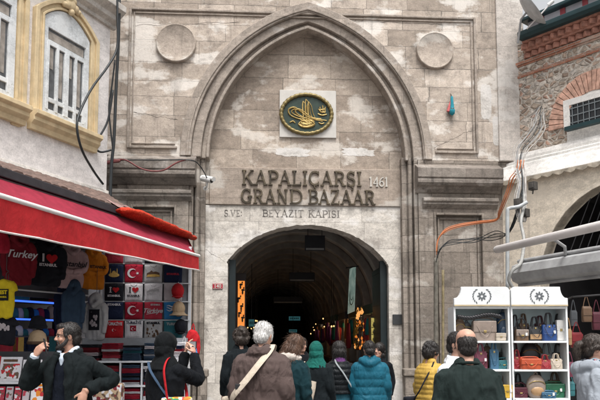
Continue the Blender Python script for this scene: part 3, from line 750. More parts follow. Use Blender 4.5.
# cyan lit signs far inside
M_CY = glow('cyan_sign', (0.05, 0.20, 0.23), 0.16)
for k, (px, py, w, h) in enumerate(((294.5, 318.5, 0.62, 0.24), (293, 331, 0.42, 0.17), (251.5, 323, 0.22, 0.28))):
    v = (20, 18, 9)[k]; u, z = G(px, py, v); o = GATE.root('lit_sign')
    m = MB(); m.box(u - w / 2, u + w / 2, v, v + 0.1, z - h / 2, z + h / 2); m.build('case', M_BLK, o)
    m = MB(); m.box(u - w / 2 + .015, u + w / 2 - .015, v - .012, v - .003, z - h / 2 + .015, z + h / 2 - .015); m.build('face', M_CY, o)
    m = MB()
    for j in range(5): m.box(u - w * .35 + j * w * .15, u - w * .35 + j * w * .15 + w * .09, v - .02, v - .013, z - h * .15, z + h * .18)
    m.build('marks', plain('sign_mark', (0.01, 0.05, 0.06), 0.5), o)
    m = MB(); zt3 = hz + math.sqrt(max(0.01, hr ** 2 - (u - hc) ** 2)) if abs(u - hc) < hr else 4
    m.box(u - .01, u + .01, v + .04, v + .06, z + h / 2, zt3); m.build('hanger', M_BLK, o)
    tag(o, ['wide cyan lit sign glowing deep in the hall', 'narrower cyan lit sign just below the wide one', 'upright cyan lit sign near the orange shop window'][k], 'sign', 'cyan lit signs in the hall')
# little bulbs deep in the hall
M_BULB = glow('bulb', (1.0, 0.58, 0.22), 1.1); M_BULBC = glow('bulb_cool', (0.8, 0.95, 1.0), 6.0)
rl = random.Random(12)
lamp0 = None
for k in range(22):
    v = rl.uniform(5, 30); s = rl.choice((-1, 1)); u = hc + s * rl.uniform(1.2, 2.0); z = rl.uniform(1.85, 2.5)
    if lamp0 is None:
        lamp0 = GATE.root('pendant_lamp'); m = MB(); m.ell((0, 0, 0), (.024, .024, .034), 10, 7); m.build('bulb', M_BULB, lamp0, smooth=180)
        m = MB(); m.lathe([(0.012, 0.2), (0.03, 0.12), (0.075, 0.035), (0.07, 0.03)], 12); m.build('lamp_shade', M_BLK, lamp0, smooth=40)
        m = MB(); m.box(-.006, .006, -.006, .006, 0.2, 1.6); m.build('cord', M_BLK, lamp0)
        o = lamp0
    else: o = copy_tree(lamp0)
    o.location = GATE.w(u, v, z)
    tag(o, 'small lit pendant lamp over the stalls deep in the dark hall', 'lamp', 'pendant lamps over the hall stalls')
# stalls along both sides of the hall
cols = [(0.25, 0.03, 0.04), (0.03, 0.08, 0.2), (0.3, 0.2, 0.05), (0.02, 0.15, 0.15), (0.3, 0.27, 0.22), (0.2, 0.05, 0.15), (0.05, 0.05, 0.06), (0.35, 0.12, 0.03)]
cm = [cloth('ware_%d' % i, c) for i, c in enumerate(cols)]
M_STALLFILL = [glowvar('stall_fill_warm', (0.25, 0.12, 0.05), (1.0, 0.5, 0.18), 5.0, 3), glowvar('stall_fill_cool', (0.1, 0.16, 0.18), (1.0, 0.7, 0.4), 3.0, 3)]
def stall(v0, s, k):
    o = GATE.root('hall_stall', 0, 0, 0)
    x = lambda d: hc + s * (hr - d)
    m = MB(); a, b_ = sorted((x(0.01), x(0.62))); m.box(a, b_, v0, v0 + 2.0, 0, 0.85); m.build('counter', plain('stall_wood', (0.09, 0.055, 0.03), 0.5, 0.3), o, bevel=0.01)
    m = MB(); a, b_ = sorted((x(0.01), x(0.35))); m.box(a, b_, v0, v0 + 2.0, 2.35, 2.62); m.build('sign_board', plain('stall_sign_%d' % (k % 3), ((0.04, 0.1, 0.09), (0.12, 0.09, 0.03), (0.05, 0.05, 0.07))[k % 3], 0.5), o, bevel=0.01)
    m = MB(); a, b_ = sorted((x(0.01), x(0.05))); m.box(a, b_, v0, v0 + 2.0, 0.85, 2.35); m.build('back_panel', M_HW, o)
    m = MB(); a, b_ = sorted((x(0.051), x(0.07))); m.box(a, b_, v0 + .1, v0 + 1.9, 1.95, 2.2); m.build('added_glow_strip', M_STALLFILL[k % 2], o)  # glowing strip added behind each stall to lighten the dark hall
    tag(o, 'dim stall with sign board, %s along the %s wall inside the hall' % (['first', 'second', 'third', 'fourth', 'fifth', 'sixth'][k], 'left' if s < 0 else 'right'), 'stall', 'stalls along the hall')
    for j in range(8):
        mi = rl.randrange(len(cm)); u = x(rl.uniform(0.2, 0.6)); vv = v0 + 0.15 + j * 0.27; zt3 = rl.uniform(2.05, 2.33); hh = rl.uniform(0.45, 0.9)
        q = MB(); q.rings([[Vector((u + rr2 * math.cos(t), vv + rr2 * 1.5 * math.sin(t), zt3 - hh * f)) for t in [2 * math.pi * i / 8 for i in range(8)]] for f, rr2 in ((0, .015), (.05, .05), (.5, .075), (.93, .09), (1, .06))])
        w_ = q.build('hanging_ware', cm[mi], None, smooth=60); w_.location = GATE.o; w_.rotation_euler = (0, 0, GATE.ang)
        tag(w_, 'dim cloth ware hanging over a stall counter in the dark hall', 'hanging cloth', 'wares hanging over the hall stalls')
for k in range(6):
    for s in (-1, 1): stall(3.3 + k * 3.1, s, k)
# orange lit shop window, left
ow = GATE.root('lit_shop_window'); tag(ow, 'tall orange lit shop window just inside the entrance at left', 'shop window')
M_OR = glowvar('orange_light', (0.85, 0.20, 0.02), (0.95, 0.36, 0.06), 0.55, 7); M_ORD = plain('shop_dark', (0.02, 0.012, 0.01), 0.5)
v = 2.2; ua, zb2 = G(237.6, 327, v); ub, zt3 = G(244.8, 281, v)
m = MB(); m.box(ua - .5, ub + .03, v + .02, v + .3, zb2 - 1.3, zt3 + .2); m.build('case', M_ORD, ow, bevel=.01)
m = MB(); m.box(ua, ub, v - .01, v + .018, zb2, zt3); m.build('lit_pane', M_OR, ow)
m = MB()
for f, dx in ((0.92, .05), (0.80, .1), (0.62, .0), (0.45, .07), (0.3, .02), (0.2, .1)):
    zz = zb2 + (zt3 - zb2) * f; m.ell((ua + .03 + dx, v - .03, zz), (.045, .015, .03), 8, 6); m.ell((ua + .01 + dx * 1.1, v - .03, zz - .06), (.022, .015, .06), 8, 6); m.ell((ua + .07 + dx * .8, v - .03, zz + .05), (.018, .015, .03), 8, 6)
m.build('goods', M_ORD, ow)
# gold display, pale banner and yellow case on the right
gd = GATE.root('gold_lamp_display'); tag(gd, 'tall stack of glowing golden ornaments inside the entrance at right', 'display')
M_GL = glowvar('gold_light', (0.8, 0.22, 0.03), (1.0, 0.6, 0.2), 0.55, 30); M_GL2 = glow('amber_light', (0.8, 0.22, 0.03), 0.4); M_GL3 = plain('brass', (0.3, 0.18, 0.05), 0.35, 0.3, metal=0.8)
v = 2.6
for j in range(96):
    f = rl.random(); px = 359.5 + rl.uniform(-6, 6) * (0.25 + 0.75 * (1 - f) ** .7); py = 350 - f * 43
    u, z = G(px, py, v + rl.uniform(-.1, .1)); s_ = rl.uniform(.018, .045); q = MB(); vv = v + rl.uniform(-.12, .12)
    q.lathe([(.2 * s_, 1.7 * s_), (.3 * s_, 1.2 * s_), (.75 * s_, .5 * s_), (.8 * s_, 0), (.45 * s_, -.6 * s_), (.15 * s_, -1.1 * s_)], 8, (u, vv, z)); q.build('ornament', (M_GL if f > .72 and j % 3 else rl.choice((M_GL, M_GL2, M_GL2, M_GL3, M_GL3, M_GL3, M_ORD, M_ORD))), gd, smooth=60)
u, z = G(360, 350, v); m = MB(); m.lathe([(0.2, 0), (0.2, 0.05), (0.03, 0.08), (0.025, G(360, 308, v)[1])], 12, (u, v, 0)); m.build('stand', M_BLK, gd, smooth=40)
bn = GATE.root('hanging_banner'); tag(bn, 'pale green banner with round emblem hanging inside the entrance at right', 'banner')
v = 3.0; P_ = [G(349.5, 269, v), G(356, 266, v + .4), G(354.8, 311, v + .4), G(347.5, 314, v)]
m = MB(); vs = [(P_[0][0], v, P_[0][1]), (P_[1][0], v + .5, P_[1][1]), (P_[2][0], v + .5, P_[2][1]), (P_[3][0], v, P_[3][1])]
th = Vector((.015, .008, 0)); m.add([Vector(q) for q in vs] + [Vector(q) + th for q in vs], [(0, 1, 2, 3), (7, 6, 5, 4), (0, 4, 5, 1), (1, 5, 6, 2), (2, 6, 7, 3), (3, 7, 4, 0)])
m.build('cloth', glowvar('banner_green_glow', (0.10, 0.17, 0.15), (0.30, 0.38, 0.33), 0.35, 4), bn)  # brightness put into the cloth as a faint glow; the banner is no lamp
m = MB(); c = sum((Vector(q) for q in vs), Vector()) / 4; eu = (Vector(vs[1]) - Vector(vs[0])).normalized()
ring = [c - Vector((.012, .012, .12)) + eu * .2 * math.cos(t) + Vector((0, 0, .28 * math.sin(t))) for t in [2 * math.pi * i / 24 for i in range(26)]]
m.tube(ring, .014, 6); m.tube([p * 0.55 + (c - Vector((.012, .012, .12))) * .45 for p in ring], .012, 6); m.build('emblem', plain('banner_dark', (0.03, 0.08, 0.07), 0.6), bn)
m = MB(); m.tube([(vs[0][0] - .1, v - .1, vs[0][2] + .02), (vs[1][0] + .1, v + .6, vs[1][2] + .02)], .015, 8); m.build('rod', M_BLK, bn)
yc = GATE.root('yellow_display_case'); tag(yc, 'small yellow lit display case beside the right door leaf', 'display case')
v = 1.9; ua, zb2 = G(371.5, 343, v); ub, zt3 = G(381, 318, v)
m = MB(); m.box(ua - .02, ub + .02, v + .02, v + .3, 0.6, zt3 + .03); m.build('case', plain('case_dark', (0.03, 0.03, 0.02), 0.4), yc, bevel=.006)
m = MB(); m.box(ua, ub, v - .005, v + .018, zb2, zt3); m.build('lit_pane', glowvar('yellow_light', (0.25, 0.18, 0.03), (0.6, 0.5, 0.14), 0.5, 9), yc)
m = MB()
for a in range(2):
    for b2 in range(3): m.lathe([(.012, 0), (.03, .02), (.034, .06), (.014, .1), (.016, .12)], 10, (ua + .06 + a * .1, v - .04, zb2 + .04 + b2 * .18))
m.build('bottles', plain('bottle_dark', (0.08, 0.06, 0.02), 0.3), yc, smooth=40)
m = MB()
for b2 in range(3): m.box(ua, ub, v - .09, v - .006, zb2 + .02 + b2 * .18, zb2 + .036 + b2 * .18)
m.build('shelf', M_BLK, yc)
# ------------------------------------------------------------------ house on the left
L = LEFT.p
M_PLAST = stone('house_plaster', (0.75, 0.715, 0.70), (0.78, 0.745, 0.73), (0.5, 0.48, 0.46), 3.0, 3.0, 0.002, patch=(0.80, 0.77, 0.755), patch_amt=0.15, dirt=0.12, dirt_col=(0.38, 0.35, 0.33), streak=0.2, bump=0.2, joint=0.0, pits=0.12)
M_YEL = plain('ochre_trim', (0.60, 0.48, 0.30), 0.75, 0.25, 5, 0.25)
M_WWOOD = stone('peeling_white_wood', (0.60, 0.63, 0.65), (0.66, 0.68, 0.69), (0.5, 0.5, 0.5), 2.0, 2.0, 0.002, patch=(0.70, 0.72, 0.73), patch_amt=0.3, dirt=0.30, dirt_col=(0.25, 0.23, 0.2), streak=0.35, bump=0.3, joint=0.0, pits=0.9)
M_GLASS = plain('dusty_glass', (0.09, 0.095, 0.10), 0.25, 0.6, 5, 0.05, spec=0.6)
house = LEFT.root('townhouse'); tag(house, 'pale plaster townhouse with ochre window surrounds above the souvenir shop', 'house')
zb = L(0, 166)[1]; zb = (zb + L(104, 195)[1]) / 2
H0, H1 = -6.5, 0.0
zc = L(111, 22)[1]
m = MB(); m.box(H0, H1, 0, 3.2, zb, 12.0); m.build('wall', M_PLAST, house)
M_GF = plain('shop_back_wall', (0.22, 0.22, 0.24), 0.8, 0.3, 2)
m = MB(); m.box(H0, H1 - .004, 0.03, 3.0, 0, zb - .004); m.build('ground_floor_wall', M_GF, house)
# stepped cornice at the top right
m = MB(); za, z2 = L(100, 22)[1], L(100, -12)[1]
m.prof([(0.02, za), (-0.06, za), (-0.07, za + .06), (-0.16, za + .12), (-0.17, za + .2), (-0.3, za + .3), (-0.3, za + .42), (0.02, za + .5)], H0, 0.10); m.build('cornice', stone('house_cornice', (0.5, 0.47, 0.44), (0.55, 0.52, 0.48), (0.4, 0.38, 0.36), 3, 3, .002, patch_amt=.1, dirt=.5, streak=.4, joint=0, bump=.3), house, bevel=0.008)
def window(ua, ub, zs_, zt, rise):
    """ochre surround with arched head, white sash with four lights"""
    w = ub - ua; cx = (ua + ub) / 2; n = 24
    def arcline(d, y_off=0):
        return [(ua - d + (w + 2 * d) * i / n, zt + (rise + d * 0.6) * math.sin(math.pi * i / n) ** 0.9 - 0.0 + d * 0.25) for i in range(n + 1)]
    fr_ = MB()
    A = [(ua - .22, zs_)] + arcline(.22) + [(ub + .22, zs_)]
    B = [(ua - .02, zs_)] + arcline(.02) + [(ub + .02, zs_)]
    fr_.ribbon(A, B, -0.06, 0.01)
    A2 = [(ua - .225, zs_)] + arcline(.225) + [(ub + .225, zs_)]; B2 = [(ua - .14, zs_)] + arcline(.14) + [(ub + .14, zs_)]
    fr_.ribbon(A2, B2, -0.10, -0.058)
    B3 = [(ua - .06, zs_)] + arcline(.06) + [(ub + .06, zs_)]; B4 = [(ua - .015, zs_)] + arcline(.015) + [(ub + .015, zs_)]
    fr_.ribbon(B3, B4, -0.085, -0.057)
    o = fr_.build('window', M_YEL, house, smooth=35, bevel=.008)
    k = MB(); kz = zt + rise + .14
    for dx, dz, r_ in ((0, 0, .11), (-.10, -.02, .075), (.10, -.02, .075), (-.05, .09, .06), (.05, .09, .06), (0, -.12, .06), (-.17, -.05, .05), (.17, -.05, .05)):
        k.ell((cx + dx, -0.11, kz + dz), (r_, .06, r_), 10, 7)
    k.build('keystone', M_YEL, o, smooth=180)
    s = MB(); s.prof([(0.01, zs_ - .34), (-.08, zs_ - .34), (-.1, zs_ - .26), (-.16, zs_ - .2), (-.16, zs_ - .14), (-.22, zs_ - .1), (-.22, zs_ - .03), (-.1, zs_), (.01, zs_)], ua - .26, ub + .24); s.build('sill', M_YEL, o, bevel=.006)
    f = MB()
    # white board with a square-headed glazed opening
    gz = zt - .16
    inn = [(ua + .10, zs_ + .02)] + [(ua + .10 + (w - .20) * i / n, gz) for i in range(n + 1)] + [(ub - .10, zs_ + .02)]
    outr = [(ua, zs_)] + arcline(0) + [(ub, zs_)]
    f.ribbon(outr, inn, -.05, -.004)
    f.box(ua + .095, ub - .095, -.046, -.005, zs_ + .02, zs_ + .12)
    ztr = zs_ + (gz - zs_) * 0.84
    f.box(ua + .095, ub - .095, -.049, -.005, ztr - .05, ztr + .04)
    zlow = zs_ + (gz - zs_) * 0.19
    f.box(ua + .095, ub - .095, -.043, -.005, zlow - .04, zlow + .035)
    for q in range(5):
        x = ua + .11 + (w - .22) * q / 4; hw = .055 if q == 2 else .03
        f.box(x - hw, x + hw, -.055 + .001 * q, -.005, zs_ + .1, ztr)
    f.build('sash', M_WWOOD, o, bevel=.005)
    p = MB(); p.box(ua + .06, ub - .06, -.014, -.002, zs_ + .05, gz + .03); p.build('pane', M_GLASS, o)
    b = MB(); b.box(ua + .13, ub - .13, -.022, -.0145, ztr + .06, gz - .05)
    for q in range(4):
        x = ua + .13 + (w - .22) * (q + .12) / 4; b.box(x, x + (w - .22) * .11, -.021, -.0145, zlow + .45 * ((q + 1) % 2) + .1, ztr - .08)
    b.build('blind', plain('faded_blind', (0.30, 0.27, 0.24), .85, .5, 6), o)
ua, zs1 = L(39, 118); ub, zs2 = L(85, 138.5)
zt2 = L(95, 47)[1]
window(ua, ub, zs2 + .12, zt2, 0.28)
w_ = ub - ua
gap = ua - L(11, 108)[0]
window(ua - gap - w_, ua - gap, zs2 + .12, zt2, 0.28)
m = MB(); q0 = L(17, 60)[0]; m.box(q0 - .09, q0 + .09, -.03, .01, zs2 - .25, zt2 + .9); m.build('pilaster_strip', M_YEL, house, bevel=.01)
# moulded lip at the foot of the plaster
m = MB(); m.prof([(.02, zb - .02), (-.05, zb - .02), (-.08, zb + .04), (-.05, zb + .1), (.02, zb + .13)], H0, .03); m.build('base_moulding', stone('house_cornice', (0.5,)*3, (0.5,)*3, (0.4,)*3), house, bevel=.005)

# ------------------------------------------------------------------ souvenir shop: lean-to roof, dark beam, awning
M_DARKW = plain('dark_beam', (0.03, 0.03, 0.035), 0.6, 0.3, 5, 0.2)
B_r = W(187, 236.5, 11.5)
bd_ = Vector((0.3, 1, 0)).normalized()
zbeam = B_r.z
def on_beam(s_): return Vector((B_r.x, B_r.y, zbeam)) - bd_ * s_
lean = empty('lean_to_roof', (0, 0, 0)); tag(lean, 'low tiled lean-to roof with a dark front beam above the red awning', 'roof')
# roof slab from the wall foot down to the beam
e0, e1 = LEFT.w(H0, -0.02, zb - .05), LEFT.w(0.0, -0.02, zb - .05)
f0, f1 = on_beam(7.5), on_beam(1.9)
f0.z = f1.z = zbeam + .02
m = MB(); dz = Vector((0, 0, .07))
m.add([e0, e1, f1, f0, e0 - dz, e1 - dz, f1 - dz, f0 - dz], [(0, 1, 2, 3), (7, 6, 5, 4), (0, 4, 5, 1), (1, 5, 6, 2), (2, 6, 7, 3), (3, 7, 4, 0)])
m.build('roof_deck', M_DARKW, lean)
M_TILE = plain('clay_tile', (0.13, 0.085, 0.07), 0.85, 0.55, 5, 0.35, bscale=25)
m = MB(); nrow = 34
for k in range(nrow):
    t = (k + .5) / nrow; a = e0.lerp(e1, t); b_ = f0.lerp(f1, t)
    rj = rnd.uniform(-.02, .02)
    pts = [a.lerp(b_, q) + Vector((0, 0, .04 + (.018 if i % 2 else 0) + rnd.uniform(0, .015))) for i, q in enumerate([j / 10 for j in range(11)])]
    m.tube(pts, [.085 + rj * .3 + (.012 if i % 2 else 0) for i in range(11)], 8, flat=.6)
m.build('tiles', M_TILE, lean, smooth=50)
# grey flashing along the wall
m = MB(); a, b_ = LEFT.w(H0, -.03, zb + .02), LEFT.w(-.02, -.03, zb + .02); m.tube([a + Vector((0, 0, 0)), b_], .05, 8, flat=.6); m.build('flashing', plain('grey_lead', (0.3, 0.29, 0.28), .6), lean)
m = MB(); nb = Vector((-bd_.y, bd_.x, 0))
p0, p1 = on_beam(8.0), on_beam(0.0)
def beam_box(mb_, a, b, hw, zlo, zhi):
    mb_.add([a + nb * hw + Vector((0, 0, zlo)), a - nb * hw + Vector((0, 0, zlo)), b - nb * hw + Vector((0, 0, zlo)), b + nb * hw + Vector((0, 0, zlo)),
             a + nb * hw + Vector((0, 0, zhi)), a - nb * hw + Vector((0, 0, zhi)), b - nb * hw + Vector((0, 0, zhi)), b + nb * hw + Vector((0, 0, zhi))],
            [(0, 1, 2, 3), (7, 6, 5, 4), (0, 4, 5, 1), (1, 5, 6, 2), (2, 6, 7, 3), (3, 7, 4, 0)])
beam_box(m, p0, on_beam(1.7), .06, -.02, .085)
m.build('beam', M_DARKW, lean, bevel=.01)
m = MB(); beam_box(m, on_beam(8.0), on_beam(.05), .045, -.14, -.03); m.build('lower_rail', plain('dark_maroon', (0.06, 0.025, 0.03), .6, .3), lean, bevel=.01)
# torn roofing that runs on towards the gate
m = MB(); rj = random.Random(5); ptsA, ptsB = [], []
for k in range(13):
    t = k / 12; p = on_beam(2.3 * (1 - t) + .05)
    ptsA.append(p + nb * .1 + Vector((0, 0, .18 - .13 * t + rj.uniform(-.03, .04)))); ptsB.append(p - nb * .10 + Vector((0, 0, .06 + rj.uniform(-.02, .02))))
vs = ptsA + ptsB; n = 13
m.add(vs + [v - Vector((0, 0, .03)) for v in vs], [(i, i + 1, n + i + 1, n + i) for i in range(n - 1)] + [(2 * n + n + i, 3 * n + i + 1, 2 * n + i + 1, 2 * n + i) for i in range(n - 1)])
for k in range(9):
    p = on_beam(2.0 - k * .22) + Vector((0, 0, .15 - .012 * k)); m.tube([p + nb * .14, p, p - nb * .09 + Vector((0, 0, -.05))], [.03, .035, .03], 7, flat=.6)
m.build('torn_edge', plain('old_roofing', (0.24, 0.15, 0.14), .85, .6, 9, .5), lean)

M_RED = cloth('awning_red', (0.36, 0.018, 0.022), .8, .2, 120, .12)
M_REDT = cloth('awning_top', (0.22, 0.018, 0.036), .8, .2, 120, .12)
aw = empty('red_awning', (0, 0, 0)); tag(aw, 'long red fabric shop awning with a white front bar over the souvenir stall', 'awning')
A_r = W(197, 258, 10.5); A_l = W(-60, 187, 5.35)
A_l.z = A_r.z = (A_r.z + W(0, 203, 6.36).z) / 2
nA = 26
front = [A_l.lerp(A_r, i / nA) for i in range(nA + 1)]
ext = (A_r - A_l).normalized()
back = [on_beam(5.6 * (1 - i / nA) + 0.0) + nb * -.02 + Vector((0, 0, -.03)) for i in range(nA + 1)]
m = MB(); nr = 5; vs = []
for j in range(nr):
    for i in range(nA + 1):
        q = j / (nr - 1); p = back[i].lerp(front[i], q); sag = -.05 * math.sin(math.pi * q) + .012 * math.sin(i * 1.9) * math.sin(math.pi * q)
        vs.append(p + Vector((0, 0, sag)))
W1 = nA + 1
fs = [(j * W1 + i, j * W1 + i + 1, (j + 1) * W1 + i + 1, (j + 1) * W1 + i) for j in range(nr - 1) for i in range(nA)]
o_ = len(vs); vs2 = vs + [v - Vector((0, 0, .006)) for v in vs]
m.add(vs2, fs + [tuple(o_ + k for k in reversed(f)) for f in fs]); m.build('canopy', M_REDT, aw, smooth=40)
m = MB(); out = Vector((ext.y, -ext.x, 0))
vs = []; nv = 5
fb = [W(-60, 218.5, 5.35), W(197, 270, 10.5)]
for j in range(nv):
    for i in range(nA + 1):
        q = j / (nv - 1); p = front[i]; low = fb[0].lerp(fb[1], i / nA)
        w_ = .02 * math.sin(i * 1.3 + .6 * math.sin(i)) * q
        vs.append(Vector((p.x, p.y, 0)) + out * (.03 + w_) + Vector((0, 0, p.z + (low.z - p.z) * q)))
fs = [(j * W1 + i, j * W1 + i + 1, (j + 1) * W1 + i + 1, (j + 1) * W1 + i) for j in range(nv - 1) for i in range(nA)]
o_ = len(vs); m.add(vs + [v - out * .006 for v in vs], fs + [tuple(o_ + k for k in reversed(f)) for f in fs])
val = m.build('valance', M_RED, aw, smooth=60)
m = MB(); m.tube([v + Vector((0, 0, -.008)) + out * .004 for v in vs[-W1:]], .011, 6); m.build('white_hem', plain('hem_white', (0.6, 0.56, 0.55), .6), val)
m = MB(); m.tube([f_ + out * .02 + Vector((0, 0, .015)) for f_ in (front[0], front[-1] + ext * .03)], .027, 10, flat=1.0); m.build('front_bar', plain('bar_white', (0.62, 0.60, 0.59), .45, .08), aw, smooth=40)
# closed triangular end of the awning
m = MB(); m.add([front[-1], back[-1], front[-1] + Vector((0, 0, -.2)), front[-1] + ext * -.006, back[-1] + ext * -.006, front[-1] + Vector((0, 0, -.2)) + ext * -.006], [(0, 1, 2), (5, 4, 3)]); m.build('end_flap', M_RED, aw)
for q in (.25, .55, .8):
    m = MB(); i = int(nA * q); m.tube([back[i] - Vector((0, 0, .1)), (back[i] + front[i]) / 2 + Vector((0, 0, -.28)) + ext * .1, front[i] - Vector((0, 0, .02))], .022, 8); m.build('arm', plain('bar_white', (0,)*3), aw)
rollp = [on_beam(s_) + Vector((0, 0, zz)) - nb * .12 for s_, zz in ((2.35, .02), (2.1, .03), (1.6, .01), (1.0, -.01), (.45, -.02), (-.02, -.03))]
m = MB(); m.tube(rollp, [.05, .16, .17, .15, .12, .05], 14, smooth=7, flat=.26)
me_ = m.build('fabric_roll', cloth('roll_orange', (0.42, 0.035, 0.015), .7, .2, 90, .6), None, smooth=180); wrinkle(me_.data, .03, (5, 5, 9), 2, .006)
tag(me_, 'rolled orange red fabric lying along the end of the awning top', 'fabric roll')

# ------------------------------------------------------------------ T-shirt wall
TF = Frame(W(134, 300, 10.9).x, 10.9, R(5))
TP = TF.p
M_POLE = plain('rack_white', (0.55, 0.57, 0.6), .45, .1)
rack = TF.root('display_rack'); tag(rack, 'tall white grid rack that carries the wall of folded T-shirts', 'rack')
xa, xb = TP(102, 300)[0], TP(190, 300)[0]
ztop = TP(140, 246)[1]
for px in (103, 189.5):
    m = MB(); u = TP(px, 300)[0]; m.box(u - .025, u + .025, .0, .05, 0, ztop); m.build('upright', M_POLE, rack, bevel=.005)
m = MB(); m.box(xa, xb, .06, .08, 0.2, ztop); m.build('back_panel', plain('rack_back', (0.22, 0.23, 0.25), .7, .2), rack)
row_y = [(250, 263), (264.3, 282.3), (283.5, 300.7), (302, 319.2), (320.7, 338)]
for y0, y1 in row_y:
    m = MB(); z = TP(140, y1 + .7)[1]; m.box(xa, xb, -.02, .06, z - .012, z + .004); m.build('rail', M_POLE, rack)
colx = [(104.5, 123.6), (124.2, 143), (143.8, 162.6), (163.4, 182.5)]
CL = {'red': (0.27, 0.012, 0.028), 'navy': (0.012, 0.018, 0.045), 'black': (0.012, 0.013, 0.018), 'white': (0.55, 0.54, 0.57), 'grey': (0.36, 0.36, 0.37), 'blue': (0.03, 0.16, 0.36), 'teal': (0.03, 0.13, 0.16), 'crimson': (0.33, 0.03, 0.05), 'dusty': (0.40, 0.36, 0.38), 'scarlet': (0.38, 0.015, 0.02), 'gold': (0.5, 0.33, 0.1), 'denim': (0.035, 0.06, 0.10), 'green': (0.03, 0.14, 0.07), 'orange': (0.55, 0.18, 0.015), 'pink': (0.42, 0.29, 0.30), 'yellow': (0.55, 0.42, 0.02), 'maroon': (0.16, 0.012, 0.02), 'tan': (0.38, 0.28, 0.18), 'brown': (0.10, 0.06, 0.04)}
for k_, v_ in list(CL.items()): cloth('cloth_' + k_, v_)
CM = lambda k_: MATS['cloth_' + k_]
def star(cx, cz, r_, rot=0):
    return [(cx + (r_ if i % 2 == 0 else r_ * .4) * math.cos(R(rot + 36 * i)), cz + (r_ if i % 2 == 0 else r_ * .4) * math.sin(R(rot + 36 * i))) for i in range(10)]
def crescent(cx, cz, r_):
    a = [(cx + r_ * math.cos(R(t)), cz + r_ * math.sin(R(t))) for t in range(38, 323, 12)]
    b_ = [(cx + r_ * .26 + r_ * .80 * math.cos(R(t)), cz + r_ * .80 * math.sin(R(t))) for t in range(310, 48, -12)]
    return a + b_
def heart(cx, cz, s_):
    P = []
    for i in range(28):
        t = 2 * math.pi * i / 28; P.append((cx + s_ * .0625 * 16 * math.sin(t) ** 3 * .5, cz + s_ * .0625 * .5 * (13 * math.cos(t) - 5 * math.cos(2 * t) - 2 * math.cos(3 * t) - math.cos(4 * t))))
    return P
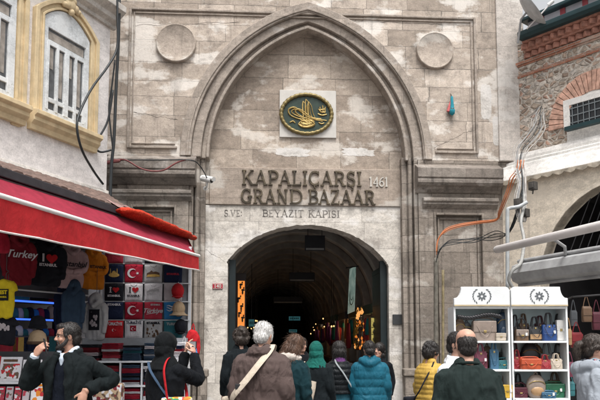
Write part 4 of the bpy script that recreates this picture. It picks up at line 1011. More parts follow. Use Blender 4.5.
def prints(kind, w, h, y, M=None):
    """list of (mesh builder, material) for the print on a shirt front of size w x h centred at 0, surface at y"""
    res = []
    def new(): b = MB(); return b
    if kind in ('flag', 'badge'):
        b = new(); s_ = w * (.27 if kind == 'flag' else .085); cx = -w * .08 if kind == 'flag' else -.01
        if kind == 'badge':
            r_ = new(); r_.prism([(-w * .2, -.03), (w * .15, -.03), (w * .15, w * .32 - .03), (-w * .2, w * .32 - .03)], y - .002, y); res.append((r_, CM('red')))
            b.prism(crescent(-w * .05, w * .13 - .03, s_), y - .004, y - .002); b.prism(star(w * .07, w * .13 - .03, w * .04, 180), y - .004, y - .002)
            t = new(); put(t, text_geo('TÜRKİYE', w * .21, .001, bold=.002), 0, y - .002, h * .38); res.append((t, CM('navy')))
        else:
            b.prism(crescent(cx, 0.0, s_), y - .003, y); b.prism(star(cx + s_ * 1.12, 0, s_ * .38, 180), y - .003, y)
        res.append((b, CM('white')))
    elif kind == 'love' or kind == 'love_w':
        ink = CM('white') if kind == 'love' else CM('black')
        b = new(); put(b, text_geo('I', h * .42, .001, bold=.004), -w * .2, y - .002, h * .12); put(b, text_geo('ISTANBUL', h * .16, .001, bold=.002), 0, y - .002, -h * .22)
        b.box(-w * .27, -w * .13, y - .003, y, h * .245, h * .275); b.box(-w * .27, -w * .13, y - .003, y, -h * .035, -h * .005)
        res.append((b, ink)); q = new(); q.prism(heart(w * .1, h * .13, h * .38), y - .003, y); res.append((q, CM('scarlet')))
    elif kind == 'mosque':
        b = new(); b.prism([(w * .3 * math.cos(t), -h * .1 + h * .12 * math.sin(t)) for t in [2 * math.pi * i / 20 for i in range(20)]], y - .002, y)
        b.prism([(-.06 * w * 2, -h * .02)] + [(.12 * w * math.cos(math.pi - t), -h * .02 + .16 * h * math.sin(t)) for t in [math.pi * i / 10 for i in range(1, 10)]] + [(.12 * w, -h * .02)], y - .004, y - .001)
        for x in (-.2, .17): b.prism([(x * w - .008, -h * .05), (x * w - .006, h * .2), (x * w, h * .28), (x * w + .006, h * .2), (x * w + .008, -h * .05)], y - .003, y)
        res.append((b, CM('gold')))
    elif kind == 'photo':
        b = new(); b.prism([(-w * .36, -h * .18), (-w * .36, h * .0), (-w * .2, h * .06), (-w * .1, h * .16), (0, h * .07), (w * .15, h * .1), (w * .36, h * .02), (w * .36, -h * .18)], y - .002, y); res.append((b, CM('brown')))
        q = new(); q.prism([(-w * .38, -h * .2), (-w * .3, -h * .08), (w * .1, -h * .05), (w * .38, -h * .1), (w * .38, -h * .2)], y - .004, y - .002); res.append((q, CM('gold')))
    elif kind.startswith('word:'):
        _, word, ink, sz, zz, sh = kind.split(':'); b = new(); put(b, text_geo(word, h * float(sz), .001, shear=float(sh), bold=.002), 0, y - .002, h * float(zz)); res.append((b, CM(ink)))
    elif kind == 'script_red':
        b = new(); put(b, text_geo('Türkiye', h * .36, .001, shear=.35, bold=.003), -.01, y - .002, -h * .02); put(b, text_geo('ISTANBUL', h * .12, .001, bold=.002), w * .12, y - .002, h * .33)
        b.tube([(-w * .38, y - .002, -h * .22), (-w * .1, y - .002, -h * .17), (w * .35, y - .002, -h * .1)], .005, 5); res.append((b, CM('dusty')))
    elif kind == 'sketch':
        b = new(); rj = random.Random(4)
        for k in range(4):
            b.tube([(-w * .36 + w * .7 * i / 9, y - .001, -h * .12 + h * .06 * k + h * .16 * (i / 9) + rj.uniform(-.014, .018)) for i in range(10)], .0035, 5)
        res.append((b, CM('grey')))
    elif kind == 'turkiye':
        b = new(); put(b, text_geo('TÜRKİYE', w * .22, .001, bold=.002), 0, y - .002, h * .3); b.prism(crescent(-.012, -h * .05, w * .07), y - .002, y); b.prism(star(w * .08, -h * .05, w * .03, 180), y - .002, y); res.append((b, CM('white')))
    elif kind == 'wave':
        b = new()
        for k in range(3): b.tube([(-w * .35 + w * .7 * i / 8, y - .001, h * (.25 - .12 * k) + .012 * math.sin(i * 1.4 + k)) for i in range(9)], [.003 + .009 * math.sin(math.pi * (i + .3) / 9) for i in range(9)], 5)
        res.append((b, CM('white')))
    elif kind == 'pattern':
        b = new(); rj = random.Random(9)
        for k in range(22):
            x, z = rj.uniform(-.42, .42) * w, rj.uniform(-.4, .28) * h; s_ = rj.uniform(.008, .02); b.prism([(x + s_ * math.cos(t), z + s_ * 1.6 * math.sin(t)) for t in [2 * math.pi * i / 7 for i in range(7)]], y - .002, y)
        res.append((b, CM('brown'))); q = new(); put(q, text_geo('ISTANBUL', h * .17, .001, bold=.003), 0, y - .004, h * .36); res.append((q, CM('black')))
    return res
def folded_shirt(u0, u1, z0, z1, col, kind, label, seed):
    w, h = u1 - u0, z1 - z0; o = TF.root('folded_tshirt', (u0 + u1) / 2, -.035, (z0 + z1) / 2)
    rj = random.Random(seed); n = 12; vs = []
    for j in range(n + 1):
        for i in range(n + 1):
            a, b_ = i / n * 2 - 1, j / n * 2 - 1
            ed = max(abs(a), abs(b_)) ** 8
            y = -.016 + .016 * ed + .005 * mnoise.noise(Vector((a * 1.8 + seed, b_ * 1.3, seed)))
            top = (.012 * h / .3) * (abs(a) - .35) if b_ > .9 else 0
            vs.append((a * w / 2 * (1 + .02 * b_), y, b_ * h / 2 - top))
    fs = [(j * (n + 1) + i, j * (n + 1) + i + 1, (j + 1) * (n + 1) + i + 1, (j + 1) * (n + 1) + i) for j in range(n) for i in range(n)]
    k = len(vs); vs += [(x, .02, z) for x, y, z in vs]
    bd = [i for i in range(n + 1)] + [(j + 1) * (n + 1) - 1 for j in range(1, n + 1)] + [n * (n + 1) + i for i in range(n - 1, -1, -1)] + [j * (n + 1) for j in range(n - 1, 0, -1)]
    fs += [tuple(k + i for i in reversed(f)) for f in fs] + [(bd[i], bd[(i + 1) % len(bd)], k + bd[(i + 1) % len(bd)], k + bd[i]) for i in range(len(bd))]
    m = MB(); m.add(vs, fs); m.build('cloth_panel', CM(col), o, smooth=60)
    m = MB(); m.tube([(w * .17 * math.cos(t), -.014, h * .5 - .01 + .05 * h * math.sin(t) * 2.2) for t in [math.pi + math.pi * i / 10 for i in range(11)]], .006, 6); m.build('collar', CM(col), o, smooth=180)
    for b_, mm in prints(kind, w, h, -.0215): b_.build('print', mm, o)
    tag(o, label, 'T-shirt', 'folded T-shirts on the display rack')
SH = [
 [('crimson', '', 'plain dark red folded T-shirt half hidden by the awning, top row'), ('dusty', '', 'plain pale folded T-shirt half hidden by the awning, top row'), ('black', '', 'black folded T-shirt tucked under the awning hem'), ('grey', '', 'grey folded T-shirt tucked under the awning hem')],
 [('navy', 'mosque', 'navy folded T-shirt with a gold mosque emblem'), ('red', 'flag', 'red flag T-shirt in the upper row beside the gold mosque shirt'), ('grey', 'photo', 'grey folded T-shirt with a brown landscape print'), ('navy', 'word:ISTANBUL:crimson:0.15:-0.05:0', 'navy folded T-shirt with dim red lettering at the right end of the rack')],
 [('black', 'love', 'black folded T-shirt with white I heart ISTANBUL print'), ('white', 'love_w', 'white folded T-shirt with black I heart ISTANBUL print'), ('white', 'sketch', 'white folded T-shirt with a faint grey skyline sketch'), ('dusty', '', 'pale grey folded T-shirt behind the hanging red cap')],
 [('navy', 'word:ISTANBUL:white:0.17:0.34:0', 'dark navy folded T-shirt with ISTANBUL across its top'), ('red', 'flag', 'red flag T-shirt in the lower row beside the navy ISTANBUL shirt'), ('crimson', 'script_red', 'red folded T-shirt with slanted pale script'), ('blue', 'wave', 'bright blue folded T-shirt with white waves behind the beige cap')],
 [('scarlet', 'turkiye', 'red folded T-shirt with white TÜRKİYE lettering in the bottom row'), ('white', 'badge', 'white folded T-shirt with TÜRKİYE lettering and a red flag badge'), ('grey', 'pattern', 'grey folded T-shirt with brown mottled pattern in the bottom row'), ('teal', 'word:TURKEY:grey:0.2:0.3:0', 'teal folded T-shirt at the right end of the bottom row')],
]
for r_, (y0, y1) in enumerate(row_y):
    for c_, (x0, x1) in enumerate(colx):
        col, kind, lab = SH[r_][c_]
        ua, zb_ = TP(x0, y1, -.05); ub, zt_2 = TP(x1, y0, -.05)
        folded_shirt(ua + .006, ub - .006, zb_, zt_2, col, kind, lab, r_ * 4 + c_)
# caps hung on the right upright
def cap(px, py, col, label, size=.1, hat=False):
    u, z = TP(px, py, -.2); o = TF.root('cap', u, -.16, z)
    m = MB(); m.ell((0, 0, 0), (size, size * 1.1, size * 1.25), 18, 12); m.build('cap_crown', CM(col), o, smooth=180)
    m = MB(); z0 = -size * .75
    if hat: m.lathe([(size * .9, z0 + .03), (size * 1.1, z0), (size * 1.5, z0 - .02), (size * 1.52, z0 - .03), (size * 1.1, z0 - .02), (size * .85, z0)], 20)
    else: m.rings([[Vector((size * .92 * math.cos(t) * q, -size * (.75 + 1.0 * (q2)) * abs(math.sin(t)) ** .8 if math.sin(t) > 0 else 0, z0 + dz2 - .02 * q2)) for t in [math.pi * i / 12 for i in range(13)]] for q, q2, dz2 in ((1, 1, .008), (1, 1, -.004))], cap=True)
    m.build('brim', CM(col), o, smooth=60)
    m = MB(); m.ell((0, 0, size * 1.25), (.012, .012, .008), 8, 5)
    for k in range(3):
        a = math.pi * k / 3; m.tube([(size * 1.004 * math.cos(a) * math.cos(b_), size * 1.104 * math.sin(a) * math.cos(b_), size * 1.255 * math.sin(b_)) for b_ in [math.pi * (i / 14) for i in range(15)]], .003, 4)
    m.build('seams', CM(col), o)
    m = MB(); m.tube([(0, .0, size * 1.2), (0, .08, size * 1.5), (0, .16, size * 1.5)], .006, 6); m.build('hook', M_POLE, o)
    tag(o, label, 'cap', 'caps hung on the rack upright')
cap(177.5, 291, 'scarlet', 'red baseball cap hung over the pale grey shirt')
cap(178.5, 309, 'tan', 'beige brimmed hat hung over the blue shirt', .1, True)
cap(180.5, 327, 'black', 'black baseball cap hung lowest on the rack upright')

# ------------------------------------------------------------------ shelves of folded clothes below the T-shirts
SF = Frame(W(115, 360, 10.0).x, 10.0, R(4)); SP = SF.p
unit = SF.root('shelf_unit'); tag(unit, 'white shelf unit full of folded clothes beneath the T-shirt wall', 'shelf unit')
levels = [(342, 360.2), (363.5, 384), (387, 410), (413, 436)]
ua, ub = SP(78, 360)[0], SP(186, 360)[0]
for x in (78, 103, 123.5, 144.5, 165, 186):
    m = MB(); u = SP(x, 360)[0]; zt3 = SP(120, 361.5)[1]; m.box(u - .012, u + .012, -.24, .2, 0, zt3); m.build('divider', M_POLE, unit, bevel=.003)
for y0, y1 in levels:
    m = MB(); z = SP(120, y1 + .2)[1]; m.box(ua, ub, -.245, .2, z - .028, z); m.build('shelf', M_POLE, unit, bevel=.003)
m = MB(); m.box(ua, ub, .2, .22, 0, SP(120, 338)[1]); m.build('back_panel', plain('rack_back', (0,)*3), unit)
pal = ['navy', 'black', 'white', 'crimson', 'grey', 'denim', 'dusty', 'red', 'black', 'navy', 'teal', 'maroon', 'white', 'denim']
cnames = {'crimson': 'red', 'dusty': 'pale', 'denim': 'slate blue'}
folds = {}
def fold_mesh(seed, w, d, h):
    m = MB(); rj = random.Random(seed); n = 10
    prof_ = []
    for k in range(3):
        z0, z1 = h * k / 3, h * (k + 1) / 3 - .002
        front = -d / 2 + rj.uniform(0, .012)
        P = [(d / 2, z0), (front + .02, z0), (front + .004, z0 + (z1 - z0) * .25), (front, (z0 + z1) / 2), (front + .004, z0 + (z1 - z0) * .8), (front + .02, z1), (d / 2, z1)]
        rings = []
        for i in range(n + 1):
            x = (i / n - .5) * w; s_ = .004 * math.sin(i * 1.1 + seed + k)
            rings.append([Vector((x, a + s_ * .5, b_ + s_ * .4)) for a, b_ in P])
        m.rings(rings)
    return m
cells = [(79, 102.2), (103.8, 122.8), (124.3, 143.8), (145.3, 164.3), (165.8, 185)]
cnt = 0
rj2 = random.Random(21)
for li, (y0, y1) in enumerate(levels[:3]):
    zlo = SP(120, y1 + .2)[1]; zhi = SP(120, y0 + 1.5)[1]
    for x0, x1 in cells:
        u0, u1 = SP(x0, 360)[0], SP(x1, 360)[0]; z = zlo
        while z < zhi - .03:
            h = rj2.uniform(.028, .05); col = pal[rj2.randrange(len(pal))]
            key = (cnt % 9, col)
            if key not in folds:
                me = fold_mesh(cnt % 9, .27, .40, 1.0 * .04); o = me.build('folded_garment', CM(col), None, smooth=50); folds[key] = o
            else: o = folds[key].copy(); S.collection.objects.link(o)
            o.scale = ((u1 - u0 - .02) / .27 * rj2.uniform(.9, 1.0), 1, h / .04)
            o.location = SF.w((u0 + u1) / 2 + rj2.uniform(-.008, .008), -.02 + rj2.uniform(-.02, .02), z + .001); o.rotation_euler = (0, 0, SF.ang + R(rj2.uniform(-2, 2)))
            tag(o, '%s folded garment piled on the %s white shelf' % (cnames.get(col, col), ['top', 'second', 'third'][li]), 'garment', 'folded %s garments on the %s shelf' % (cnames.get(col, col), ['top', 'second', 'third'][li]))
            cnt += 1; z += h + .001

# ------------------------------------------------------------------ hoodies hanging in the shop, shelves behind
HF = Frame(LEFT.w(-1.0, -1.15, 0).x, LEFT.w(-1.0, -1.15, 0).y, LEFT.ang)
HP = HF.p
rail = HF.root('garment_rail'); tag(rail, 'dark rail under the awning that carries four hanging hoodies', 'rail')
ua, zr = HP(-8, 236); ub, _ = HP(104, 262); zr = HP(50, 243)[1]
m = MB(); m.tube([(ua, .03, zr), (ub, .03, zr)], .016, 8); m.build('bar', M_BLK, rail)
m = MB(); zlo = HP(50, 290)[1]; m.tube([(ua, .05, zlo - .03), (ub, .05, zlo - .03)], .012, 8); m.build('lower_bar', M_POLE, rail)
m = MB(); u = ub - .02; m.box(u - .02, u + .02, .02, .06, 0, zr + .1); m.build('upright', M_POLE, rail, bevel=.004)
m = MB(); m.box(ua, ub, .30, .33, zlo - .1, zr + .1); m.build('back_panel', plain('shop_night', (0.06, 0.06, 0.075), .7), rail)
def garment(o, w, h, mat, hood=True, sleeves='down', seed=0, thick=.07):
    m = MB(); zz = [0, -.05, -.14, -.3, -.55, -.8, -.97, -1.0]; ww = [.34, .62, .92, .98, .96, .97, .95, .86]; tt = [.4, .8, .9, 1, .95, .9, .8, .5]
    m.rings([[Vector((w / 2 * a * math.copysign(abs(math.cos(t)) ** .6, math.cos(t)), thick * b_ * math.sin(t), h * z)) for t in [2 * math.pi * i / 28 for i in range(28)]] for z, a, b_ in zip(zz, ww, tt)])
    for s in (-1, 1):
        if sleeves == 'down': m.tube([(s * w * .34, 0, -h * .08), (s * w * .50, -.02, -h * .2), (s * w * .54, -.03, -h * .5), (s * w * .50, -.04, -h * .82)], [w * .13, w * .15, w * .12, w * .085], 12, smooth=3, flat=.8)
        elif sleeves == 'fold': m.tube([(s * w * .34, 0, -h * .08), (s * w * .50, -.02, -h * .2), (s * w * .45, -.07, -h * .52), (s * w * .02, -.10, -h * .60)], [w * .13, w * .15, w * .12, w * .085], 12, smooth=3, flat=.8)
        else: m.tube([(s * w * .34, 0, -h * .06), (s * w * .56, -.01, -h * .22), (s * w * .62, -.01, -h * .30)], [w * .13, w * .15, w * .16], 12, smooth=3, flat=.6)
    me = remesh(m, .011, 3); wrinkle(me, .014, (7, 7, 4), seed, .004); link_mesh('cloth_body', me, mat, o)
    if hood:
        q = MB(); q.tube([(-w * .24, .01, -h * .12), (-w * .2, -.02, .02), (0, .0, .07), (w * .2, -.02, .02), (w * .24, .01, -h * .12)], [.035, .05, .065, .05, .035], 12, smooth=4); q.tube([(-w * .2, -.05, -.01), (0, -.09, -h * .14), (w * .2, -.05, -.01)], [.03, .035, .03], 10, smooth=4)
        me = remesh(q, .011, 2); wrinkle(me, .008, (9, 9, 9), seed + 3); link_mesh('hood', me, mat, o)
    q = MB(); q.tube([(-w * .3, .02, -h * .06), (0, .02, .0), (w * .3, .02, -h * .06)], .007, 6); q.tube([(0, .02, 0), (0, .02, .07), (.03, .02, .1), (0, .02, .12)], .005, 6, smooth=3); q.build('hanger', M_BLK, o)
hd = [(18, 240, 285, 'maroon', 'dark red hoodie with white script hanging first on the rail', 28), (45, 244, 286, 'black', 'black hoodie with I heart ISTANBUL print on the rail', 32), (70, 249, 288, 'pink', 'pale pink grey hoodie with dark script on the rail', 26), (92, 253, 289, 'orange', 'bright orange hoodie hanging last on the rail', 22)]
for k, (px, y0, y1, col, lab, wpx) in enumerate(hd):
    u, zt3 = HP(px, y0, -.08); _, zb3 = HP(px, y1, -.08); w = abs(HP(px + wpx / 2, 265)[0] - HP(px - wpx / 2, 265)[0]) * .80
    o = HF.root('hanging_hoodie', u, -.1, zt3); o.rotation_euler = (0, 0, HF.ang - R(26)); h = zt3 - zb3
    garment(o, w * .92, h, CM(col), True, 'fold' if k > 1 else 'down', k + 1)
    pm = MB(); y = -.105
    if k == 0: put(pm, text_geo('Turkey', .14, .002, shear=.3, bold=.002), 0, y, -h * .34); pm.build('print', CM('white'), o)
    if k == 1:
        put(pm, text_geo('I', .15, .002, bold=.006), -.07, y, -h * .36); put(pm, text_geo('ISTANBUL', .055, .002, bold=.002), 0, y, -h * .52); pm.build('print', CM('white'), o)
        q = MB(); q.prism(heart(.05, -h * .36, .16), y - .004, y + .01); q.build('print', CM('scarlet'), o)
    if k == 2: put(pm, text_geo('Istanbul', .11, .002, shear=.3, bold=.002), 0, y - .06, -h * .42); pm.build('print', CM('black'), o)
    if k == 3: put(pm, text_geo('ISTANBUL', .06, .002, bold=.002), .02, y - .06, -h * .42); pm.build('print', CM('black'), o)
    tag(o, lab, 'hoodie', 'hoodies hanging under the awning')
# blue lit shelves against the house wall
BF = Frame(LEFT.w(-1.0, -0.55, 0).x, LEFT.w(-1.0, -0.55, 0).y, LEFT.ang); BP = BF.p
bs = BF.root('blue_lit_shelf'); tag(bs, 'dark wall shelves edged with blue light strips behind the man on the phone', 'shelf')
ua, ub = BP(-12, 300)[0], BP(68, 300)[0]
M_LED = glow('blue_led', (0.05, 0.16, 1.0), 0.8)
for k, y in enumerate((283, 301.5, 319, 336)):
    z = BP(40, y)[1]
    m = MB(); m.box(ua, ub, -.02, .3, z - .03, z); o = m.build('shelf', plain('shelf_dark', (0.10, 0.11, 0.15), .4), bs)
    if k < 3: q = MB(); q.box(ua, ub - (.25 if k == 0 else 0), -.045, -.022, z - .028, z - .002); q.build('light_strip', M_LED if k else glow('blue_led_dim', (0.03, 0.08, 0.4), 0.3), o)
for u in (ua, ub):
    m = MB(); m.box(u - .02, u + .02, -.02, .3, 0, BP(40, 280)[1]); m.build('side_panel', M_DARKW, bs)
# shirts standing on the upper shelf
sup = [(21, 'blue', 'blue folded T-shirt with a red and yellow crest on the upper shelf', 'crest'), (40, 'black', 'black folded T-shirt with a yellow oval on the upper shelf', 'oval'), (57, 'maroon', 'dark red folded T-shirt with a pale round emblem on the upper shelf', 'round')]
for k, (px, col, lab, kind) in enumerate(sup):
    u, z1 = BP(px, 284.5 + k * .7, -.08); z0 = BP(40, 301.5)[1]; w = abs(BP(px + 8.5, 292)[0] - BP(px - 8.5, 292)[0]); o = BF.root('standing_tshirt', u, -.1, z0)
    h = max(.15, z1 - z0 - .015)
    m = MB(); m.box(-w / 2, w / 2, 0, .05, 0.002, h); m.build('cloth_panel', CM(col), o, bevel=.018, seg=3)
    q = MB(); cz = h * .5
    if kind == 'crest':
        q.prism([(-w * .3, cz + h * .2), (-w * .2, cz + h * .32), (w * .2, cz + h * .32), (w * .3, cz + h * .2), (0, cz - h * .3)], -.004, 0); q.build('print', CM('gold'), o); q = MB(); q.prism([(-w * .2, cz + h * .17), (-w * .15, cz + h * .25), (w * .15, cz + h * .25), (w * .2, cz + h * .17), (0, cz - h * .2)], -.007, -.003); q.build('print', CM('scarlet'), o)
    elif kind == 'oval':
        q.prism([(w * .36 * math.cos(t), cz + h * .26 * math.sin(t)) for t in [2 * math.pi * i / 24 for i in range(24)]], -.004, 0); q.build('print', CM('yellow'), o); q = MB(); q.prism([(w * .3 * math.cos(t), cz + h * .1 * math.sin(t)) for t in [2 * math.pi * i / 24 for i in range(24)]], -.007, -.003); q.build('print', CM('black'), o)
    else:
        q.prism([(w * .28 * math.cos(t), cz + w * .28 * math.sin(t)) for t in [2 * math.pi * i / 24 for i in range(24)]], -.004, 0); q.build('print', CM('dusty'), o); q = MB(); q.prism([(-.01, cz - w * .2), (w * .1, cz + .01), (w * .02, cz + .01), (w * .08, cz + w * .22), (-w * .1, cz - .01), (-.02, cz - .01)], -.007, -.003); q.build('print', CM('green'), o)
    tag(o, lab, 'T-shirt', 'T-shirts standing on the lit shelf')
# goods on lower lit shelves
gl_ = ['teal', 'dusty', 'green', 'black', 'blue', 'crimson', 'navy', 'tan', 'grey', 'teal', 'denim', 'white']
for k in range(20):
    lev = k // 10; px = 19 + (k % 10) * 5.2; u, _ = BP(px, 310); z0 = BP(40, (319, 336)[lev])[1]; h = rnd.uniform(.14, .22) if lev == 0 else rnd.uniform(.08, .16)
    m = MB(); m.rings([[Vector((.075 * a * math.cos(t), .06 * a * math.sin(t), h * z)) for t in [2 * math.pi * i / 12 for i in range(12)]] for z, a in ((0, .9), (.1, 1.05), (.6, 1), (.9, .75), (1, .3))]); o = m.build('rolled_garment', CM(gl_[k % 12]), None, smooth=60)
    o.location = BF.w(u, .1, z0 + .001); o.rotation_euler = (0, 0, BF.ang); tag(o, 'dim %s rolled garment on the %s blue lit shelf' % (cnames.get(gl_[k % 12], gl_[k % 12]), ('middle', 'lower')[lev]), 'garment', 'rolled garments on the lit shelves')
# knitted hats on stands behind the man
def beanie(px, py, Y, col, lab, s=.105):
    p = W(px, py, Y); o = empty('knit_hat', p)
    m = MB(); m.lathe([(s * 1.02, -s * .55), (s * 1.08, -s * .3), (s * 1.0, 0), (s * .98, s * .2), (s * .85, s * .65), (s * .5, s * .98), (.01, s * 1.08)], 20); m.build('hat_body', CM(col), o, smooth=180)
    m = MB(); m.lathe([(s * 1.03, -s * .58), (s * 1.13, -s * .5), (s * 1.15, -s * .25), (s * 1.03, -s * .2)], 20); m.build('brim', CM(col if col != 'tan' else 'brown'), o, smooth=180)
    m = MB(); m.lathe([(.11, -p.z + .002), (.11, -p.z + .03), (.02, -p.z + .05), (.02, -s * .5), (s * .9, -s * .3), (.01, -s * .2)], 12); m.build('stand', M_DARKW, o)
    tag(o, lab, 'hat', 'hats behind the man on the phone')
beanie(38, 324, 8.4, 'black', 'black knitted hat on the taller stand behind the man on the phone', .1)
beanie(37.5, 339.5, 8.0, 'tan', 'brown patterned hat below the black knitted hat')
# yellow shirt and dark shirt hanging at the far left
def hang(px, y0, y1, Y, wpx, col, lab, pr, rz=0.0, slv='short', name='hanging_tshirt', cat='T-shirt'):
    p = W(px, y0, Y); z1 = W(px, y1, Y).z; w = wpx / F * Y; h = p.z - z1
    o = empty(name, p, rz); garment(o, w * .8, h, CM(col), slv != 'short', slv, px, .05)
    for b_, mm in pr(w, h, -.062): b_.build('print', mm, o)
    m = MB(); m.tube([(0, .02, .12), (0, .02, .5)], .004, 5); m.build('hook', M_BLK, o)
    tag(o, lab, cat)
def pr_yel(w, h, y):
    a = MB(); a.box(-w * .18, w * .3, y - .002, y + .01, -h * .55, -h * .25); b_ = MB(); put(b_, text_geo('BEST', w * .2, .002, bold=.003), w * .06, y - .006, -h * .34); put(b_, text_geo('ISTANBUL', w * .09, .002, bold=.001), w * .06, y - .006, -h * .46); return [(a, CM('black')), (b_, CM('yellow'))]
def pr_blk(w, h, y):
    a = MB(); rj = random.Random(2)
    for k in range(16): x, z = rj.uniform(-.3, .3) * w, -h * rj.uniform(.25, .45); a.ell((x, y, z), (.018, .006, .022), 7, 5)
    return [(a, CM('dusty'))]
hang(5, 280, 318, 7.6, 26, 'yellow', 'yellow T-shirt with black lettering panel hanging at the far left', pr_yel, R(-12))
hang(6, 317, 345, 7.7, 25, 'black', 'black T-shirt with pale print below the yellow one', pr_blk, R(-12))
def pr_hood(w, h, y):
    a = MB(); a.box(-w * .2, w * .22, y - .002, y + .02, -h * .75, -h * .22); b_ = MB(); rj = random.Random(6)
    for k in range(10): b_.ell((rj.uniform(-.12, .16) * w, y - .004, -h * rj.uniform(.3, .7)), (.02, .005, .03), 7, 5)
    return [(a, CM('black')), (b_, CM('dusty'))]
hang(96, 301, 340, 10.2, 26, 'grey', 'grey sweatshirt with a dark photo print hanging beside the T-shirt wall', pr_hood, R(-8), 'down', 'hanging_sweatshirt', 'sweatshirt')
hang(74, 288, 330, 9.9, 22, 'denim', 'dark denim jacket hanging below the orange hoodie', lambda w, h, y: [], R(14), 'down', 'hanging_jacket', 'jacket')
hang(63, 290, 330, 10.1, 16, 'navy', 'dark navy jacket hanging beside the denim jacket', lambda w, h, y: [], R(24), 'down', 'hanging_jacket', 'jacket')
# souvenirs low at the far left
dsk = empty('souvenir_stand', W(20, 345, 7.2)); dsk.location.z = 0; tag(dsk, 'tiered stand of printed souvenirs in front of the shop at far left', 'stand')
x0, x1 = -.52, .36
for k, (z, d) in enumerate(((1.18, .12), (.96, .0), (.74, -.12))):
    m = MB(); m.box(x0, x1, d, d + .2, z - .03, z); m.build('shelf', M_POLE, dsk, bevel=.004)
m = MB(); m.box(x0, x0 + .03, -.1, .34, 0, 1.45); m.build('side_panel', M_DARKW, dsk); m = MB(); m.box(x1 - .03, x1, -.1, .34, 0, 1.3); m.build('side_panel', M_DARKW, dsk)
m = MB(); m.box(x0, x1, .34, .36, 0, 1.5); m.build('back_panel', M_DARKW, dsk)
base = dsk.location
def card(x, z, w, h, d, tilt, bg, spots, lab, seed):
    o = empty('souvenir_card', base + Vector((x, d, z)), R(tilt)); o.rotation_euler = (R(-12), 0, R(tilt))
    m = MB(); m.box(-w / 2, w / 2, 0, .015, .002, h); m.build('card', CM(bg), o, bevel=.003)
    q = MB(); q.box(-w * .42, w * .42, -.003, .001, h * .12, h * .72); q.build('print', multi('print_%s_%d' % ('_'.join(spots), seed), [CL[bg]] * 2 + [CL[c_] for c_ in spots] + [CL[bg], CL[spots[0]], CL['brown']], 26 + seed % 5 * 4), o)
    q = MB(); q.box(-w * .36, w * .3, -.004, .001, h * .80, h * .90); q.build('title_bar', CM(spots[-1]), o)
    tag(o, lab, 'card', 'printed souvenirs on the stand')
card(-.36, 1.18, .16, .28, .13, 3, 'scarlet', ['white'], 'red printed souvenir card at the far left of the stand', 1)
card(-.16, 1.18, .24, .27, .12, -3, 'white', ['scarlet', 'brown'], 'tall white card with red and brown shapes on the top tier', 2)
card(.08, 1.18, .20, .24, .12, 5, 'white', ['green', 'teal'], 'white card with green leaf shapes on the top tier', 3)
for k in range(7):
    card(-.4 + k * .09, .96, .075, .17, .06, 0, ['crimson', 'dusty'][k % 2], [['white'], ['crimson']][k % 2], ['narrow red souvenir packet in the middle row of the stand', 'narrow pale souvenir packet in the middle row of the stand'][k % 2], 10 + k)
card(.22, .96, .2, .22, .03, 8, 'white', ['scarlet', 'orange'], 'white card with orange and red shapes at the right of the middle tier', 30)
card(-.30, .74, .24, .2, -.1, 4, 'white', ['scarlet', 'orange'], 'white tray card with orange food shapes on the lowest tier', 31)
card(-.04, .74, .2, .19, -.1, -4, 'dusty', ['crimson'], 'pale card with dark red shapes on the lowest tier', 32)
card(.2, .74, .2, .2, -.1, 3, 'pink', ['scarlet'], 'pinkish card with red shapes on the lowest tier', 33)
# cloth and bag hanging behind the photographing woman
def pile(px, y0, y1, Y, wpx, col, lab, name, cat):
    p = W(px, y0, Y); h = p.z - W(px, y1, Y).z; w = wpx / F * Y; o = empty(name, p)
    m = MB(); m.rings([[Vector((w / 2 * a * math.cos(t), .07 * a * math.sin(t), -h * z)) for t in [2 * math.pi * i / 20 for i in range(20)]] for z, a in ((0, .2), (.06, .55), (.3, .9), (.7, 1.05), (.95, 1), (1, .7))])
    me = remesh(m, .012, 2); wrinkle(me, .02, (9, 9, 3), px); link_mesh('cloth', me, CM(col), o)
    q = MB(); q.tube([(-.03, 0, -.02), (0, .02, .1), (.03, 0, -.02)], .008, 6, smooth=3); q.build('strap', CM(col), o); tag(o, lab, cat)
pile(193, 330, 356, 10.4, 13, 'scarlet', 'bright red cloth bag hanging on the rack end behind the woman', 'hanging_bag', 'bag')
pile(184, 343, 384, 10.2, 17, 'grey', 'pale grey scarf bunch hanging below the red bag', 'hanging_scarf', 'scarf')
pile(195, 352, 372, 10.3, 8, 'blue', 'small dark blue cloth pouch hanging beside the grey scarves', 'hanging_pouch', 'bag')
pile(2, 233, 252, 7.0, 12, 'red', 'dark red cloth hanging at the far left under the awning', 'hanging_scarf', 'scarf')
for k, (px, col) in enumerate(((83, 'navy'), (112, 'black'), (131, 'dusty'), (152, 'crimson'))): pass
# a second row of folded shirts on the wall behind the man on the phone
WL = [('crimson', 'red'), ('white', 'white'), ('navy', 'navy'), ('dusty', 'pale'), ('teal', 'teal'), ('gold', 'mustard'), ('grey', 'grey'), ('scarlet', 'bright red')]
for k in range(16):
    col, cn = WL[(k * 5 + k // 8) % 8]; u, _ = BP(6 + (k % 8) * 10.5, 350); z1 = BP(40, 337.5 + 16.5 * (k // 8))[1]
    m = MB(); m.box(-.15, .15, -.02, .02, -.29, 0); m.box(-.05, .05, -.028, -.019, -.05, .004); o = m.build('wall_tshirt', CM(col), None, bevel=.012); o.location = BF.w(u, -.06, z1); o.rotation_euler = (0, 0, BF.ang)
    tag(o, '%s folded T-shirt in the %s row on the wall behind the phone man' % (cn, ('upper', 'lower')[k // 8]), 'T-shirt', 'folded T-shirts on the wall behind the phone man')
